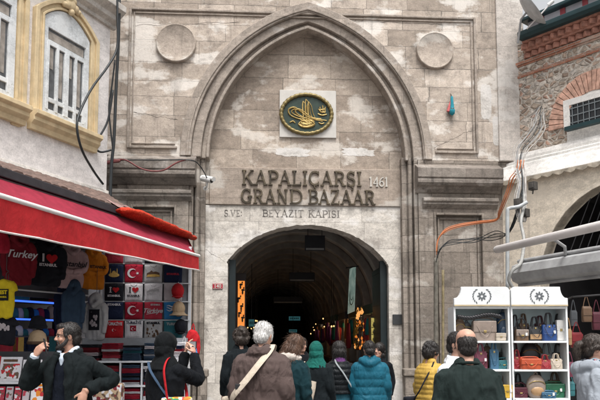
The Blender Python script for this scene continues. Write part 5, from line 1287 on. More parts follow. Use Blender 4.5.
# checked carrier bag on the ground beside the man
cb = empty('carrier_bag', W(108, 385, 8.6)); tag(cb, 'checked brown and cream carrier bag beside the man on the phone', 'bag')
z_ = cb.location.z; cb.location.z = 0
m = MB(); m.box(-.19, .19, -.1, .1, .002, z_ + .02); m.build('bag_body', multi('check_brown', [CL['tan'], CL['brown'], CL['white'], CL['maroon']], 24), cb, bevel=.02)
m = MB(); m.tube([(-.1, -.08, z_), (-.06, -.08, z_ + .15), (.06, -.08, z_ + .15), (.1, -.08, z_)], .01, 6, smooth=4); m.build('handle', CM('brown'), cb)
# ------------------------------------------------------------------ building on the right
RP = RIGHT.p
M_RUB = rubble('rubble_stone', [(0.46, 0.38, 0.31), (0.58, 0.51, 0.44), (0.38, 0.29, 0.23), (0.64, 0.58, 0.52), (0.58, 0.45, 0.36), (0.54, 0.35, 0.27)], (0.66, 0.60, 0.53), 6.0, 9.5)
M_BRK = stone('old_brick', (0.34, 0.14, 0.09), (0.44, 0.22, 0.15), (0.42, 0.36, 0.31), 0.22, 0.05, 0.006, patch=(0.5, 0.42, 0.36), patch_amt=0.1, dirt=0.4, streak=0.2, bump=0.8)
M_BRK2 = plain('brick_voussoir', (0.56, 0.34, 0.26), .9, .5, 9, .5, bscale=30)
M_BRK3 = plain('brick_eaves', (0.40, 0.20, 0.15), .9, .5, 9, .5, bscale=30)
M_GREENB = plain('gutter_green', (0.010, 0.036, 0.042), .45, .2, 4)
M_PANEL = plain('frieze_panel', (0.36, 0.35, 0.38), .6, .15, 3)
M_REDS = plain('frieze_red', (0.30, 0.05, 0.06), .6, .2, 4)
M_CREAM = stone('cream_plaster', (0.74, 0.66, 0.55), (0.78, 0.70, 0.59), (0.4, 0.35, 0.3), 3, 3, .002, patch=(0.7, 0.63, 0.53), patch_amt=.25, dirt=.35, dirt_col=(0.22, 0.19, 0.16), streak=.45, bump=.35, joint=0, pits=.3)
M_WPL = stone('white_render', (0.76, 0.74, 0.71), (0.79, 0.77, 0.74), (0.5, 0.48, 0.46), 3, 3, .002, patch=(0.64, 0.63, 0.61), patch_amt=.15, dirt=.3, dirt_col=(0.3, 0.28, 0.25), streak=.45, bump=.25, joint=0, pits=.2)
rb_ = RIGHT.root('domed_arcade_house'); rb_.name = 'brick_arcade_house'
tag(rb_, 'rubble stone and brick arcade building with sawtooth eaves and a green gutter at right', 'building')
Zr = lambda px, py, v=0.0: RP(px, py, v)[1]
z_gut = Zr(520, 39, -.25); z_saw0 = Zr(521, 61); z_b1 = Zr(521, 66); z_b2 = Zr(521, 75); z_band = Zr(522, 147)
U0, U1 = -1.2, 6.0
wx0, wz0 = RP(567, 130); wx1, wz1 = RP(606, 90)
m = MB(); m.box(U0, U1, 0, 3, z_band - .3, z_saw0 + .4); m.build('wall', M_RUB, rb_)
m = MB(); m.box(U0, U1, -.02, .01, z_b2 - .07, z_b2); m.box(U0, U1, -.022, .01, z_b1 - .05 + .03, z_b1 + .03); m.build('brick_course', M_BRK, rb_)
m = MB(); m.box(U0, U1, -.05, .01, z_saw0 - .1, z_saw0 - .03); m.build('brick_course', M_BRK, rb_)
# sawtooth eaves: rows of bricks set cornerwise
m = MB(); zz = z_saw0; hh = (z_gut - .05 - z_saw0) / 2
UE = .30
R45 = Matrix.Rotation(math.pi / 4, 3, 'Z')
for row in range(2):
    z0 = z_saw0 + row * hh; out_ = -.06 - .11 * row; k = 0
    m.box(UE, U1, out_ + .06, .02, z0, z0 + hh)
    m.box(UE, U1, out_ - .05, .02, z0 + hh - .045, z0 + hh + .001)
    u = UE
    while u < U1:
        m.cbox((u, out_ + .05, z0 + (hh - .05) / 2), (.125, .125, hh - .06), rot=R45); u += .178
m.build('sawtooth_eaves', M_BRK3, rb_, bevel=.004)
m = MB(); m.prof([(.1, z_gut - .06), (-.34, z_gut - .06), (-.40, z_gut), (-.40, z_gut + .1), (-.36, z_gut + .12), (.1, z_gut + .12)], UE, U1); m.build('gutter', M_GREENB, rb_, bevel=.01)
z_r0 = z_gut + .12; z_r1 = Zr(536, 15, .05)
z_r1 = max(z_r1, z_r0 + .45) - .1
m = MB(); m.box(UE, U1, 0.05, .6, z_r0, z_r1); m.build('frieze', M_PANEL, rb_)
ux = RP(548, 25, .04)[0]; du = RP(575, 10, .04)[0] - ux
for k in range(0, 8):
    m = MB(); m.box(ux + (k - .3) * du * .8 - .06, ux + (k - .3) * du * .8 + .06, .03, .06, z_r0, z_r1 - .002); m.build('frieze_strip', M_REDS, rb_)
m = MB(); m.prof([(.7, z_r1), (-.1, z_r1), (-.12, z_r1 + .02), (-.12, z_r1 + .08), (.7, z_r1 + .12)], UE - .1, U1); m.build('roof_edge', M_GREENB, rb_, bevel=.01)
# brick relieving arch with a small barred window
cx, cz = RP(594, 120); rin = abs(RP(572, 120)[0] - cx) * 1.25; rout = rin + .42
m = MB(); nvs = 26
for k in range(nvs):
    a0, a1 = math.pi * (k + .06) / nvs, math.pi * (k + .94) / nvs; j = rnd.uniform(-.012, .012)
    m.prism([(cx + rin * math.cos(a0), cz + rin * 1.05 * math.sin(a0)), (cx + rout * math.cos(a0), cz + rout * 1.05 * math.sin(a0)), (cx + rout * math.cos(a1), cz + rout * 1.05 * math.sin(a1)), (cx + rin * math.cos(a1), cz + rin * 1.05 * math.sin(a1))], -.045 + j, .01)
m.build('brick_arch', M_BRK2, rb_, bevel=.006)
m = MB(); m.prism([(cx + rin * 1.0 * math.cos(math.pi * k / 20), cz - .5 + (.5 if 0 < k < 20 else 0) + rin * 1.05 * math.sin(math.pi * k / 20)) for k in range(21)], -.02, .01); m.build('arch_infill', M_WPL, rb_)
w0, wz = RP(570, 127, -.05); w1, _ = RP(604, 115, -.05); wt = RP(575, 104, -.05)[1]
m = MB(); m.ribbon([(w0 - .14, wz), (w0 - .14, wt + .14), (w1 + .14, wt + .14), (w1 + .14, wz)], [(w0, wz), (w0, wt), (w1, wt), (w1, wz)], -.06, -.015); o = m.build('window', M_WPL, rb_, bevel=.006)
m = MB(); m.box(w0 - .01, w1 + .01, -.028, -.0205, wz, wt + .01); m.build('pane', plain('dark_pane', (0.02, 0.025, 0.03), .2), o)
m = MB()
for k in range(6): x = w0 + (w1 - w0) * (k + .5) / 6; m.box(x - .008, x + .008, -.055, -.04, wz, wt)
for k in range(3): z = wz + (wt - wz) * (k + .5) / 3; m.box(w0, w1, -.052, -.043, z - .012, z + .012)
m.build('bars', plain('grey_bar', (0.16, 0.18, 0.19), .5), o)
m = MB(); m.box(w0 - .05, w1 + .3, -.2, -.06, wz - .10, wz - .02); m.build('sill', M_GREENB, o)
# moulded white band with a scalloped lower edge
zt4 = Zr(530, 152, -.1); zlo4 = Zr(512, 182, -.42)
m = MB(); hb = zt4 - zlo4
m.prof([(.01, zt4 + .05), (-.08, zt4 + .02), (-.12, zt4 - hb * .12), (-.12, zt4 - hb * .22), (-.2, zt4 - hb * .26), (-.2, zt4 - hb * .36), (-.27, zt4 - hb * .40), (-.29, zt4 - hb * .5), (-.42, zt4 - hb * .9), (-.42, zlo4), (-.36, zlo4), (-.26, zlo4 + .08), (.01, zlo4 + .08)], -.75, U1)
m.build('moulded_band', M_WPL, rb_, bevel=.01)
m = MB(); k = 0; u = -.72
P_ = [(-.72, zlo4 + .05)]
while u < U1:
    P_ += [(u + .03, zlo4 - .02), (u + .12, zlo4 - .055), (u + .2, zlo4 - .03), (u + .24, zlo4 + .004)]; u += .26
P_ += [(u, zlo4 + .05)]
m.prism(P_, -.435, -.40); m.build('scalloped_edge', plain('aged_tin', (0.42, 0.37, 0.30), .6, .5, 6), rb_)
# ground floor with a wide arch
vg = -.3
ap = [(540, 300), (541, 272), (543, 258), (548, 242), (556, 226), (566, 212), (579, 199), (592, 190), (606, 183), (624, 177)]
AP = [RP(a, b, vg) for a, b in ap]; zc_ = AP[-1][1]; uc = AP[-1][0]
AP2 = [(2 * uc - x, z) for x, z in reversed(AP[:-1])]
AA = AP + AP2; gx0 = RP(503, 230, vg)[0]
m = MB(); m.prism([(gx0, 0), (gx0, zlo4 + .09), (U1 + 3, zlo4 + .09), (U1 + 3, 0), (AA[-1][0], 0)] + list(reversed(AA)) + [(AA[0][0], 0)], vg, vg + .35); m.build('ground_floor_wall', M_CREAM, rb_)
Bo = [(x - .12 * (1 - k / (len(AP) - 1)) , z + .12 * (k / (len(AP) - 1))) for k, (x, z) in enumerate(AP)]
Bo = Bo + [(2 * uc - x, z) for x, z in reversed(Bo[:-1])]
m = MB(); m.ribbon(Bo, AA, vg - .03, vg + .3); m.build('arch_trim', M_CREAM, rb_, bevel=.008)
# dark shop room behind
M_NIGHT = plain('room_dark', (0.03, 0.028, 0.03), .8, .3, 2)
m = MB(); u0_, u1_ = AA[0][0], AA[-1][0]
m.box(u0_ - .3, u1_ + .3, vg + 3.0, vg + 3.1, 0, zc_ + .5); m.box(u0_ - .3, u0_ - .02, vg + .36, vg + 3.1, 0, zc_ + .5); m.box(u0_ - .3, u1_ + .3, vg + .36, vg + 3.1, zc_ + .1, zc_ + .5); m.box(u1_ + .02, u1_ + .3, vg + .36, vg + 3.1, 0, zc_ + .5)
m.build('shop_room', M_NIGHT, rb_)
# mesh drape in the arch head
m = MB()
for k in range(15):
    x0_, z0_ = AA[4][0] + .1, AA[3][1]; t = k / 14; m.tube([(x0_ + t * 2.6, vg + .3, z0_ - .3), (x0_ + .6 + t * 2.3, vg + .32, zc_ - .05)], .012, 5)
m.build('arch_bars', plain('grill_dark', (0.05, 0.05, 0.055), .5), rb_)

# roller shutter box and awning bar
M_STEEL = plain('shutter_steel', (0.34, 0.345, 0.35), .5, .35, 3, .1)
M_WBAR = plain('awning_bar_white', (0.60, 0.57, 0.56), .45, .12, 4)
bl_, br_ = W(497.5, 249.5, 11.3), W(640, 221.5, 8.2); br_.z = bl_.z
sb = empty('shop_awning', (0, 0, 0)); tag(sb, 'folded shop awning at right with a long white front bar and grey cassette', 'awning')
m = MB(); dd = (br_ - bl_).normalized(); m.tube([bl_ - dd * .02, bl_, br_], [.05, .066, .066], 14); m.build('front_bar', M_WBAR, sb, smooth=40)
m = MB(); m.tube([bl_ - dd * .035, bl_ - dd * .015], .06, 14); m.build('end_cap', plain('cap_grey', (0.4, 0.4, 0.4), .5), sb, smooth=40)
c0, c1 = W(519, 274, 11.6), W(640, 260, 9.0); c1.z = c0.z - .02
m = MB(); m.tube([c0, c1], .19, 8); m.build('cassette', M_STEEL, sb, smooth=20)
m = MB(); nb2 = Vector((-(c1 - c0).y, (c1 - c0).x, 0)).normalized()
m.tube([c0 + Vector((0, 0, .22)), c1 + Vector((0, 0, .22))], .035, 8); m.tube([c0 - Vector((0, 0, .2)), c1 - Vector((0, 0, .2))], .03, 8); m.build('cassette_trim', M_STEEL, sb, smooth=20)
m = MB(); f0_, f1_ = bl_.copy(), br_.copy()
q0, q1 = c0 + Vector((0, 0, .26)), c1 + Vector((0, 0, .26))
m.tube([f0_.lerp(f1_, .05) + Vector((.05, .05, .0)), f1_ + Vector((.05, .05, 0))], .05, 8)
m.build('fabric', cloth('awning_dark', (0.02, 0.021, 0.028)), sb)
for t in (.45, .9):
    m = MB(); a_ = f0_.lerp(f1_, t); b_ = q0.lerp(q1, t); m.tube([a_, a_.lerp(b_, .5) + Vector((.1, .0, -.04)), b_ - Vector((0, 0, .1))], .025, 8); m.build('arm', M_STEEL, sb)

# satellite dish
ds = empty('satellite_dish', (0, 0, 0)); tag(ds, 'grey satellite dish on the roof edge between gate and brick building', 'dish')
pc = W(527, 12, 14.2); axis = Vector((0.72, -0.35, 0.55)).normalized(); Mq = axis.to_track_quat('Z', 'Y').to_matrix()
prof_ = [(.01, 0.0), (.15, .012), (.3, .05), (.4, .09), (.48, .125), (.49, .13), (.48, .11), (.4, .07), (.3, .03), (.15, -.008), (.01, -.02)]
m = MB(); m.lathe(prof_, 32, pc, M=Mq); m.build('reflector', plain('dish_grey', (0.42, 0.43, 0.44), .5, .25, 5), ds, smooth=40)
tip = pc + axis * .55 + Vector((.08, 0, -.18)); low = pc + Mq @ Vector((0, 0, .02)) + Vector((-.03, 0, -.4))
m = MB(); m.tube([low, tip], .016, 8); m.build('arm', M_WBAR, ds)
m = MB(); m.tube([tip - axis * -.03, tip - axis * .1], [.035, .045], 10); m.build('receiver', M_WHITE, ds, smooth=40)
m = MB(); m.tube([pc - axis * .02, pc - axis * .16 + Vector((0, 0, -.05)), pc - axis * .16 + Vector((-.05, .1, -.55))], .025, 8); m.build('mount', M_STEEL, ds)

# ------------------------------------------------------------------ pipes and cables
def cable(name, pts, r_, mat, lab, cat='cable', group=None, smooth=5, n=7):
    P = [W(a, b, c) for a, b, c in pts]; m = MB(); m.tube(P, r_, n, smooth=smooth); o = m.build(name, mat, None, smooth=180); tag(o, lab, cat, group); return o
M_CBL = plain('cable_black', (0.018, 0.022, 0.025), .5, .2)
M_CGR = plain('cable_grey', (0.20, 0.20, 0.20), .5, .2)
M_CWH = plain('cable_white', (0.32, 0.305, 0.29), .75, .4)
M_COR = plain('cable_orange', (0.50, 0.17, 0.07), .55, .2)
M_CRD = plain('cable_maroon', (0.20, 0.06, 0.06), .6, .3)
cable('black_cable', [(117, -10, 12.2), (117.5, 20, 12.2), (117, 48, 12.2), (108, 66, 12.0), (92, 88, 11.55), (80, 112, 11.2), (77, 128, 11.1), (82, 150, 11.3), (93, 170, 11.9), (103, 184, 12.3)], .022, M_CBL, 'thick black cable looping across the plaster and past the window', group='black cables at the house corner')
cable('black_cable', [(119.5, -10, 12.4), (118.5, 40, 12.4), (116, 90, 12.4), (114, 140, 12.4), (111.5, 165, 12.4), (110, 205, 12.4)], .03, M_CBL, 'straight black cable running down the house corner', group='black cables at the house corner')
cable('black_cable', [(113, 90, 12.3), (108, 120, 12.3), (99, 138, 12.2), (96, 148, 12.2), (101, 152, 12.2), (111, 150, 12.3)], .02, M_CBL, 'short black cable hooked back to the house corner', group='black cables at the house corner')
cable('black_cable', [(115, 60, 12.5), (112, 85, 12.5), (109, 110, 12.5), (113, 150, 12.5)], .016, M_CBL, 'thin black cable bowed out from the straight one at the house corner', group='black cables at the house corner')
cable('maroon_cable', [(105, 162, 14.2), (120, 159.5, 14.1), (128, 161, 14.1), (140, 168, 14.1), (152, 171, 14.1), (164, 170, 14.1), (176, 163, 14.1), (186, 159.5, 14.1)], .018, M_CRD, 'dark red cable sagging across the left cornice', group='cables on the left cornice')
cable('thin_black_cable', [(104, 161, 14.25), (130, 160, 14.1), (160, 160, 14.1), (190, 160, 14.1), (200, 166, 14.3), (207, 178, 14.5)], .012, M_CBL, 'thin black cable along the left cornice to the security camera', group='cables on the left cornice')
cable('maroon_cable', [(104, 164, 14.1), (112, 162, 14.05), (120, 161, 14.05), (112, 160, 14.05)], .03, M_CRD, 'bunched dark red cable end at the left end of the cornice', group='cables on the left cornice')
cable('grey_conduit', [(527, 202, 12.4), (519, 206.5, 12.4), (509, 208.5, 12.4), (507.5, 213, 12.4), (507.5, 240, 12.4), (507.5, 290, 12.4)], .036, plain('conduit_grey', (0.36, 0.38, 0.39), .5, .2), 'grey metal pipe bent round the corner of the right building', 'pipe', n=10)
cable('grey_hose', [(523, 183, 13.0), (524, 205, 12.6), (521, 222, 12.3), (524, 240, 12.0), (521, 262, 11.3), (512, 271, 11.2), (509, 280, 11.2), (513, 288, 11.2)], .03, plain('hose_grey', (0.27, 0.27, 0.26), .6, .3), 'grey flexible hose curling down to the shutter cassette', 'hose', n=10)
hoses = [(0, 0), (4, 2), (-3, 3), (2, 5), (6, -2), (-1, -3), (-5, 1), (3, -4), (7, 3), (-2, 6)]
for k, (dx, dy) in enumerate(hoses):
    cable('white_cable', [(536 + dx * 1.3, 116 + dy * 1.5, 14.4), (540 + dx * .6, 110 + dy, 14.3), (537 + dx, 117 + dy, 14.2), (536.5 + dx * 1.2, 126 + dy, 14.0), (528 + dx * 1.5, 138 + dy * .5, 13.9), (520 + dx * 1.3, 148 + dy * .4, 13.8), (518 + dx * .8, 160, 13.6), (519 + dx * .9, 172, 13.3), (521 + dx * .7, 183, 12.9), (519 + dx * 1.0, 200, 12.7), (521 + dx * .6, 222, 12.5)], .006 + .005 * ((k * 7) % 3) / 2, [M_CWH, M_CGR, M_CWH, M_CBL][k % 4], ['pale cable in the bundle dropping from the brick wall to the white band', 'dark cable woven through the pale bundle at the right corner'][k % 4 == 3], group='pale cables bundled at the right corner')
for k, dx in enumerate((0, 3, -3)):
    cable('orange_conduit', [(521 + dx, 160, 13.4), (519 + dx, 170, 13.4), (513 + dx, 178, 13.4), (510 + dx * .7, 187, 13.5), (505 + dx * .6, 200, 13.6), (500 + dx * .5, 212, 13.8), (496, 220 + dx * .3, 14.0), (478, 222.5 + dx * .4, 14.3), (458, 226 + dx * .5, 14.4), (445, 231 + dx * .5, 14.45), (438, 240, 14.5), (436.5, 252 + dx, 14.5)], (.016, .008, .010)[k], M_COR, ['orange conduit dropping from the cable bundle and across the right pilaster', 'orange conduit running nearest the brick building corner', 'orange conduit running lowest along the right pilaster'][k], 'conduit', 'orange conduits on the right pilaster', n=8)
for k in range(4):
    cable('black_wire', [(436 + k, 262 - k * 4, 14.45), (441 + k * 2, 248 - 2 * k, 14.4), (455, 244 - 1.5 * k, 14.35), (475, 240 + 2.5 * math.sin(k * 2), 14.3), (495, 236 + 3 * k - 5, 13.9), (510, 232 - k, 12.9), (523, 200 - 5 * k, 12.6)], .009, M_CBL, 'thin dark wire looping across the right pilaster', group='thin wires across the right pilaster')
cable('rusty_pipe', [(436, 258, 14.5), (436, 300, 14.5), (436, 400, 14.5)], .05, plain('rust_pipe', (0.13, 0.12, 0.10), .7, .5), 'dark downpipe standing in the right pilaster recess', 'pipe', n=10)
cable('rusty_pipe', [(443, 270, 14.55), (443, 330, 14.55), (443, 400, 14.55)], .03, plain('ochre_pipe', (0.22, 0.18, 0.10), .7, .5), 'thin ochre pipe beside the dark downpipe', 'pipe', n=10)
m = MB(); u, z = G(511, 180, -.35); m.box(u - .3, u + .12, -.62, -.32, z - .25, z + .25); o = m.build('junction_box', plain('junction_dark', (0.06, 0.055, 0.05), .6, .5, 8), None, bevel=.01)
o.location = GATE.o; o.rotation_euler = (0, 0, GATE.ang); o.scale = (1, 1, 1); bpy.data.objects.remove(o)
for k, (a, b) in enumerate(((533, 186), (518, 203), (526, 213))):
    p = W(a, b, 12.55 if k else 12.7); m = MB(); m.cbox((0, 0, 0), (.14 - .02 * k, .12, .16)); m.cbox((0, -.065, 0), (.09, .02, .1)); m.tube([(0, 0, -.08), (0, -.02, -.16)], .015, 6)
    o = m.build('junction_box', plain('junction_dark', (0.06, 0.055, 0.05), .6, .5, 8), None, bevel=.01); o.location = p; o.rotation_euler = (0, 0, RIGHT.ang)
    tag(o, ['dark junction box under the scalloped white band', 'dark junction box on the grey metal pipe', 'dark junction box lowest on the cream wall'][k], 'junction box', 'junction boxes on the right corner')

# ------------------------------------------------------------------ handbag cabinet
KF = Frame(0, 8.9, 0.0); KP = KF.p
M_CAB = plain('cabinet_white', (0.64, 0.66, 0.67), .4, .06, 5)
M_CABB = plain('cabinet_back', (0.52, 0.64, 0.67), .5, .12, 3)
cab = KF.root('handbag_cabinet'); tag(cab, 'white shop cabinet with scrolled headers and shelves full of handbags', 'cabinet')
secs = [(453.5, 509.2), (510.4, 567)]
z_h0 = KP(500, 306.5)[1]; z_h1 = KP(500, 287)[1]
for a, b in secs:
    u0, u1 = KP(a, 300)[0], KP(b, 300)[0]; H = z_h1 - z_h0; w = u1 - u0; cn = .11
    P_ = [(u0, z_h0), (u0, z_h0 + H * .42)] + [(u0 + .015 + cn * .75 * math.sin(t) , z_h0 + H * .42 + (H * .58) * (1 - math.cos(t)) ) for t in [math.pi / 2 * i / 6 for i in range(1, 7)]] 
    mir = [(u1 - (x - u0), z) for x, z in reversed(P_)]
    flat_ = lambda u_: [(u_, z_h0), (u_, z_h1 - .045), (u_ + (.02 if u_ < (u0 + u1) / 2 else -.02), z_h1 - .012), (u_ + (.05 if u_ < (u0 + u1) / 2 else -.05), z_h1)]
    P_ = P_ + flat_(u1)[::-1] if a < 480 else flat_(u0) + mir
    m = MB(); m.prism(P_, -.03, .03); o = m.build('header', M_CAB, cab, bevel=.006)
    m = MB(); m.box(u0 + .002, u1 - .002, -.035, -.028, z_h0 + .004, z_h0 + .022); m.build('gilt_line', plain('gilt', (0.45, 0.36, 0.22), .5), o)
    # wreath emblem
    m = MB(); cx_, cz_2 = (u0 + u1) / 2, z_h0 + H * .52; r_ = H * .36
    for k in range(8):
        t = 2 * math.pi * k / 8; c_ = (cx_ + r_ * .42 * math.cos(t), cz_2 + r_ * .42 * math.sin(t)); d_ = (math.cos(t), math.sin(t))
        m.prism([(c_[0] + d_[0] * r_ * .26 * math.cos(s_) - d_[1] * r_ * .13 * math.sin(s_), c_[1] + d_[1] * r_ * .26 * math.cos(s_) + d_[0] * r_ * .13 * math.sin(s_)) for s_ in [2 * math.pi * i / 10 for i in range(10)]], -.034, -.029)
    for s in (-1, 1):
        for k in range(7):
            t = R(-52 + 104 * k / 6); c_ = (cx_ + s * r_ * 1.25 * math.cos(t), cz_2 + r_ * 1.15 * math.sin(t)); t2 = t + .5
            m.prism([(c_[0] + s * (r_ * .2 * math.cos(s_) * -math.sin(t2) - r_ * .085 * math.sin(s_) * math.cos(t2)), c_[1] + r_ * .2 * math.cos(s_) * math.cos(t2) - r_ * .085 * math.sin(s_) * math.sin(t2)) for s_ in [2 * math.pi * i / 8 for i in range(8)]], -.034, -.029)
    m.build('emblem', plain('emblem_grey', (0.10, 0.11, 0.12), .5), o)
    for x in (u0 + .012, u1 - .012):
        m = MB(); m.box(x - .012, x + .012, .0, .36, 0, z_h0 - .002); m.build('upright', M_CAB, cab)
    m = MB(); m.box(u0 + .024, u1 - .024, .34, .36, 0, z_h0 - .002); m.build('back_panel', M_CABB, cab)
    m = MB(); m.box(u0 + .024, u1 - .024, .0, .34, z_h0 - .03, z_h0 - .003); m.build('top_panel', M_CAB, cab)
    for y in (341, 369.5, 398.5, 428):
        z = KP(500, y)[1]; m = MB(); m.box(u0 + .024, u1 - .024, -.03, .34, z - .026, z); m.build('shelf', M_CAB, cab, bevel=.003)
shz = [KP(500, y)[1] for y in (341, 369.5, 398.5)]
def leather(name, col):
    return plain('leather_' + name, col, .42, .25, 8, .2, bscale=90, spec=.5)
LE = {k: leather(k, v) for k, v in {'taupe': (0.24, 0.19, 0.16), 'brown': (0.12, 0.07, 0.04), 'navy': (0.012, 0.035, 0.075), 'black': (0.015, 0.015, 0.018), 'blue': (0.010, 0.045, 0.17), 'cream': (0.44, 0.38, 0.31), 'red': (0.25, 0.015, 0.022), 'orange': (0.42, 0.07, 0.025), 'green': (0.012, 0.10, 0.05), 'teal': (0.03, 0.16, 0.18), 'yellow': (0.50, 0.31, 0.03), 'maroon': (0.07, 0.010, 0.02), 'sky': (0.035, 0.11, 0.19), 'pink': (0.16, 0.03, 0.06), 'white': (0.58, 0.57, 0.55), 'grey': (0.10, 0.11, 0.12), 'tan': (0.36, 0.22, 0.11)}.items()}
M_BUCK = plain('buckle_gold', (0.5, 0.38, 0.16), .3, .1, metal=.9)
def handbag(px0, px1, py_top, shelf, col, lab, kind='tote', y=.08, handle=.5, second=None, name='handbag', cat='handbag', hcol=None):
    u0, u1 = KP(px0, 350, y)[0], KP(px1, 350, y)[0]; z0 = shz[shelf] + .001; zt = KP(500, py_top, y)[1]
    w, H = (u1 - u0) * .97, zt - z0; cx_ = (u0 + u1) / 2; o = KF.root(name, cx_, y + .05, z0)
    hb = H * (1 - handle) if kind in ('tote', 'satchel') else H; d = min(.075, w * .32)
    def shell(prof_, e=.35):
        m = MB(); m.rings([[Vector((w / 2 * a * math.copysign(abs(math.cos(t)) ** e, math.cos(t)), d * b_ * math.copysign(abs(math.sin(t)) ** e, math.sin(t)), hb * z)) for t in [2 * math.pi * i / 32 for i in range(32)]] for z, a, b_ in prof_]); return m
    hm = LE[hcol or col]
    if kind == 'tote':
        shell([(0, .9, .95), (.03, .96, 1), (.5, .98, .9), (.92, .92, .55), (1, .9, .5)]).build('bag_body', LE[col], o, smooth=50)
        for s in (-1, 1):
            m = MB(); m.tube([(-w * .24, s * d * .5, hb * .72), (-w * .22, s * d * .52, hb * 1.0), (-w * .14, s * d * .4, hb + (H - hb) * .85), (0, s * d * .4, H), (w * .14, s * d * .4, hb + (H - hb) * .85), (w * .22, s * d * .52, hb), (w * .24, s * d * .5, hb * .72)], .008, 7, smooth=4); m.build('handle', hm, o, smooth=180)
        m = MB(); m.box(-w * .42, w * .42, -d * 1.01, -d * .8, hb * .10, hb * .46); m.build('pocket', LE[second or col], o, bevel=.008)
        m = MB(); m.box(-.012, .012, -d * .75, -d * .55, hb * .82, hb * .92); m.build('clasp', M_BUCK, o, bevel=.003)
    elif kind == 'satchel':
        shell([(0, .94, 1), (.05, .99, 1.02), (.6, 1, 1), (.95, .96, .9), (1, .9, .8)], .25).build('bag_body', LE[col], o, smooth=50)
        m = MB(); m.box(-w * .5, w * .5, -d * 1.12, -d * .85, hb * .42, hb * .99); m.build('flap', LE[second or col], o, bevel=.012)
        m = MB(); m.tube([(-w * .42, 0, hb * .9), (-w * .38, 0, hb + (H - hb) * .6), (0, -.01, H), (w * .38, 0, hb + (H - hb) * .6), (w * .42, 0, hb * .9)], .009, 7, smooth=5); m.build('handle', hm, o, smooth=180)
        m = MB(); m.box(-.018, .018, -d * 1.2, -d * 1.1, hb * .4, hb * .52); m.build('clasp', M_BUCK, o, bevel=.003)
    elif kind == 'round':
        shell([(0, .5, .7), (.06, .72, .9), (.25, .95, 1), (.55, 1, 1), (.8, .82, .85), (.95, .5, .55), (1, .3, .3)], .8).build('bag_body', LE[col], o, smooth=60)
        m = MB(); m.ell((0, -d * .8, hb * .3), (w * .34, .03, hb * .22), 14, 8); m.build('pocket', LE[second or col], o, smooth=180)
        m = MB(); m.tube([(-w * .12, 0, hb * .95), (0, 0, hb * 1.12), (w * .12, 0, hb * .95)], .008, 7, smooth=4); m.build('handle', hm, o, smooth=180)
        m = MB(); m.tube([(-w * .42, -d * .75, hb * .6), (-w * .2, -d * .98, hb * .72), (w * .2, -d * .98, hb * .72), (w * .42, -d * .75, hb * .6)], .005, 5, smooth=4); m.build('zip', M_BUCK, o)
    elif kind == 'box':
        m = MB(); m.box(-w / 2, w / 2, -d, d, 0, hb); m.build('bag_body', LE[col], o, bevel=.014, seg=3)
        m = MB(); m.box(-w * .5, w * .5, -d * 1.08, -d * .98, hb * .5, hb * .97); m.build('flap', LE[second or col], o, bevel=.008)
        m = MB(); m.box(-.014, .014, -d * 1.16, -d * 1.06, hb * .46, hb * .58); m.build('clasp', M_BUCK, o)
    if kind in ('tote', 'satchel') and w > .1:
        m = MB(); sgn = 1 if int(px0) % 2 else -1; m.tube([(sgn * w * .45, 0, hb * .95), (sgn * w * .3, -d * 1.15, hb * .7), (sgn * w * .1, -d * 1.25, hb * .25), (-sgn * w * .15, -d * 1.25, hb * .35), (-sgn * w * .42, -d * 1.05, hb * .9)], .005, 5, smooth=5, flat=.6); m.build('long_strap', hm, o)
    if int(px0) % 3 == 0:
        m = MB(); m.box(w * .2, w * .2 + .028, -d * 1.3, -d * 1.27, hb * .45, hb * .45 + .04); m.build('price_tag', M_WHITE, o)
    tag(o, lab, cat, 'handbags on the cabinet shelves')
handbag(455, 467, 318, 0, 'brown', 'brown round bag at the left end of the top shelf', 'round')
handbag(473, 497, 318, 0, 'taupe', 'large taupe handbag on the left of the top shelf', 'satchel', .06, .12)
handbag(497, 513, 312, 0, 'navy', 'round dark navy handbag on the top shelf', 'round', .12)
handbag(496.5, 507, 333, 0, 'cream', 'small cream box bag in front of the navy bag', 'box', .0)
handbag(512, 522, 315, 0, 'black', 'black handbag with tall handles beside the cabinet upright', 'tote', .18, .45)
handbag(516.5, 529.5, 318, 0, 'brown', 'brown box bag with long strap on the top shelf', 'satchel', .02, .5, 'taupe', hcol='black')
handbag(529, 544, 317, 0, 'black', 'black handbag with tan pocket on the top shelf', 'tote', .1, .4, 'tan')
handbag(543, 558, 313, 0, 'blue', 'bright blue handbag with black handles on the top shelf', 'tote', .04, .42, None, hcol='black')
handbag(558, 566.5, 320, 0, 'white', 'small pale handbag at the right end of the top shelf', 'box', .06)
handbag(474.5, 488, 344, 1, 'pink', 'pink patterned handbag on the middle shelf', 'tote', .06, .3, 'maroon')
handbag(490, 499.5, 341, 1, 'sky', 'light blue bucket bag on the middle shelf', 'tote', .04, .3)
handbag(496.5, 511, 358, 1, 'teal', 'dark teal flat bag beside the light blue one', 'satchel', .1, .2)
handbag(512, 523, 350, 1, 'red', 'red bag at the left of the orange one', 'tote', .05, .35)
handbag(520, 541, 357, 1, 'orange', 'wide orange handbag on the middle shelf', 'satchel', .0, .12)
handbag(521, 541, 343, 1, 'black', 'black slouchy bag behind the orange handbag', 'round', .22)
handbag(540, 556, 343, 1, 'grey', 'dark grey handbag with thin handles on the middle shelf', 'tote', .2, .42)
handbag(539, 552, 355, 1, 'red', 'red handbag between the orange and cream ones', 'tote', .02, .35)
handbag(550.5, 563, 354, 1, 'cream', 'small cream handbag at the right of the middle shelf', 'tote', .0, .32)
handbag(474, 488, 374, 2, 'black', 'black handbag low at the left of the bottom shelf', 'tote', .06, .3)
handbag(489, 501, 378, 2, 'grey', 'dark grey bag beside the yellow one', 'satchel', .1, .2)
handbag(501.5, 512, 385, 2, 'yellow', 'yellow square bag on the bottom shelf', 'box', .0)
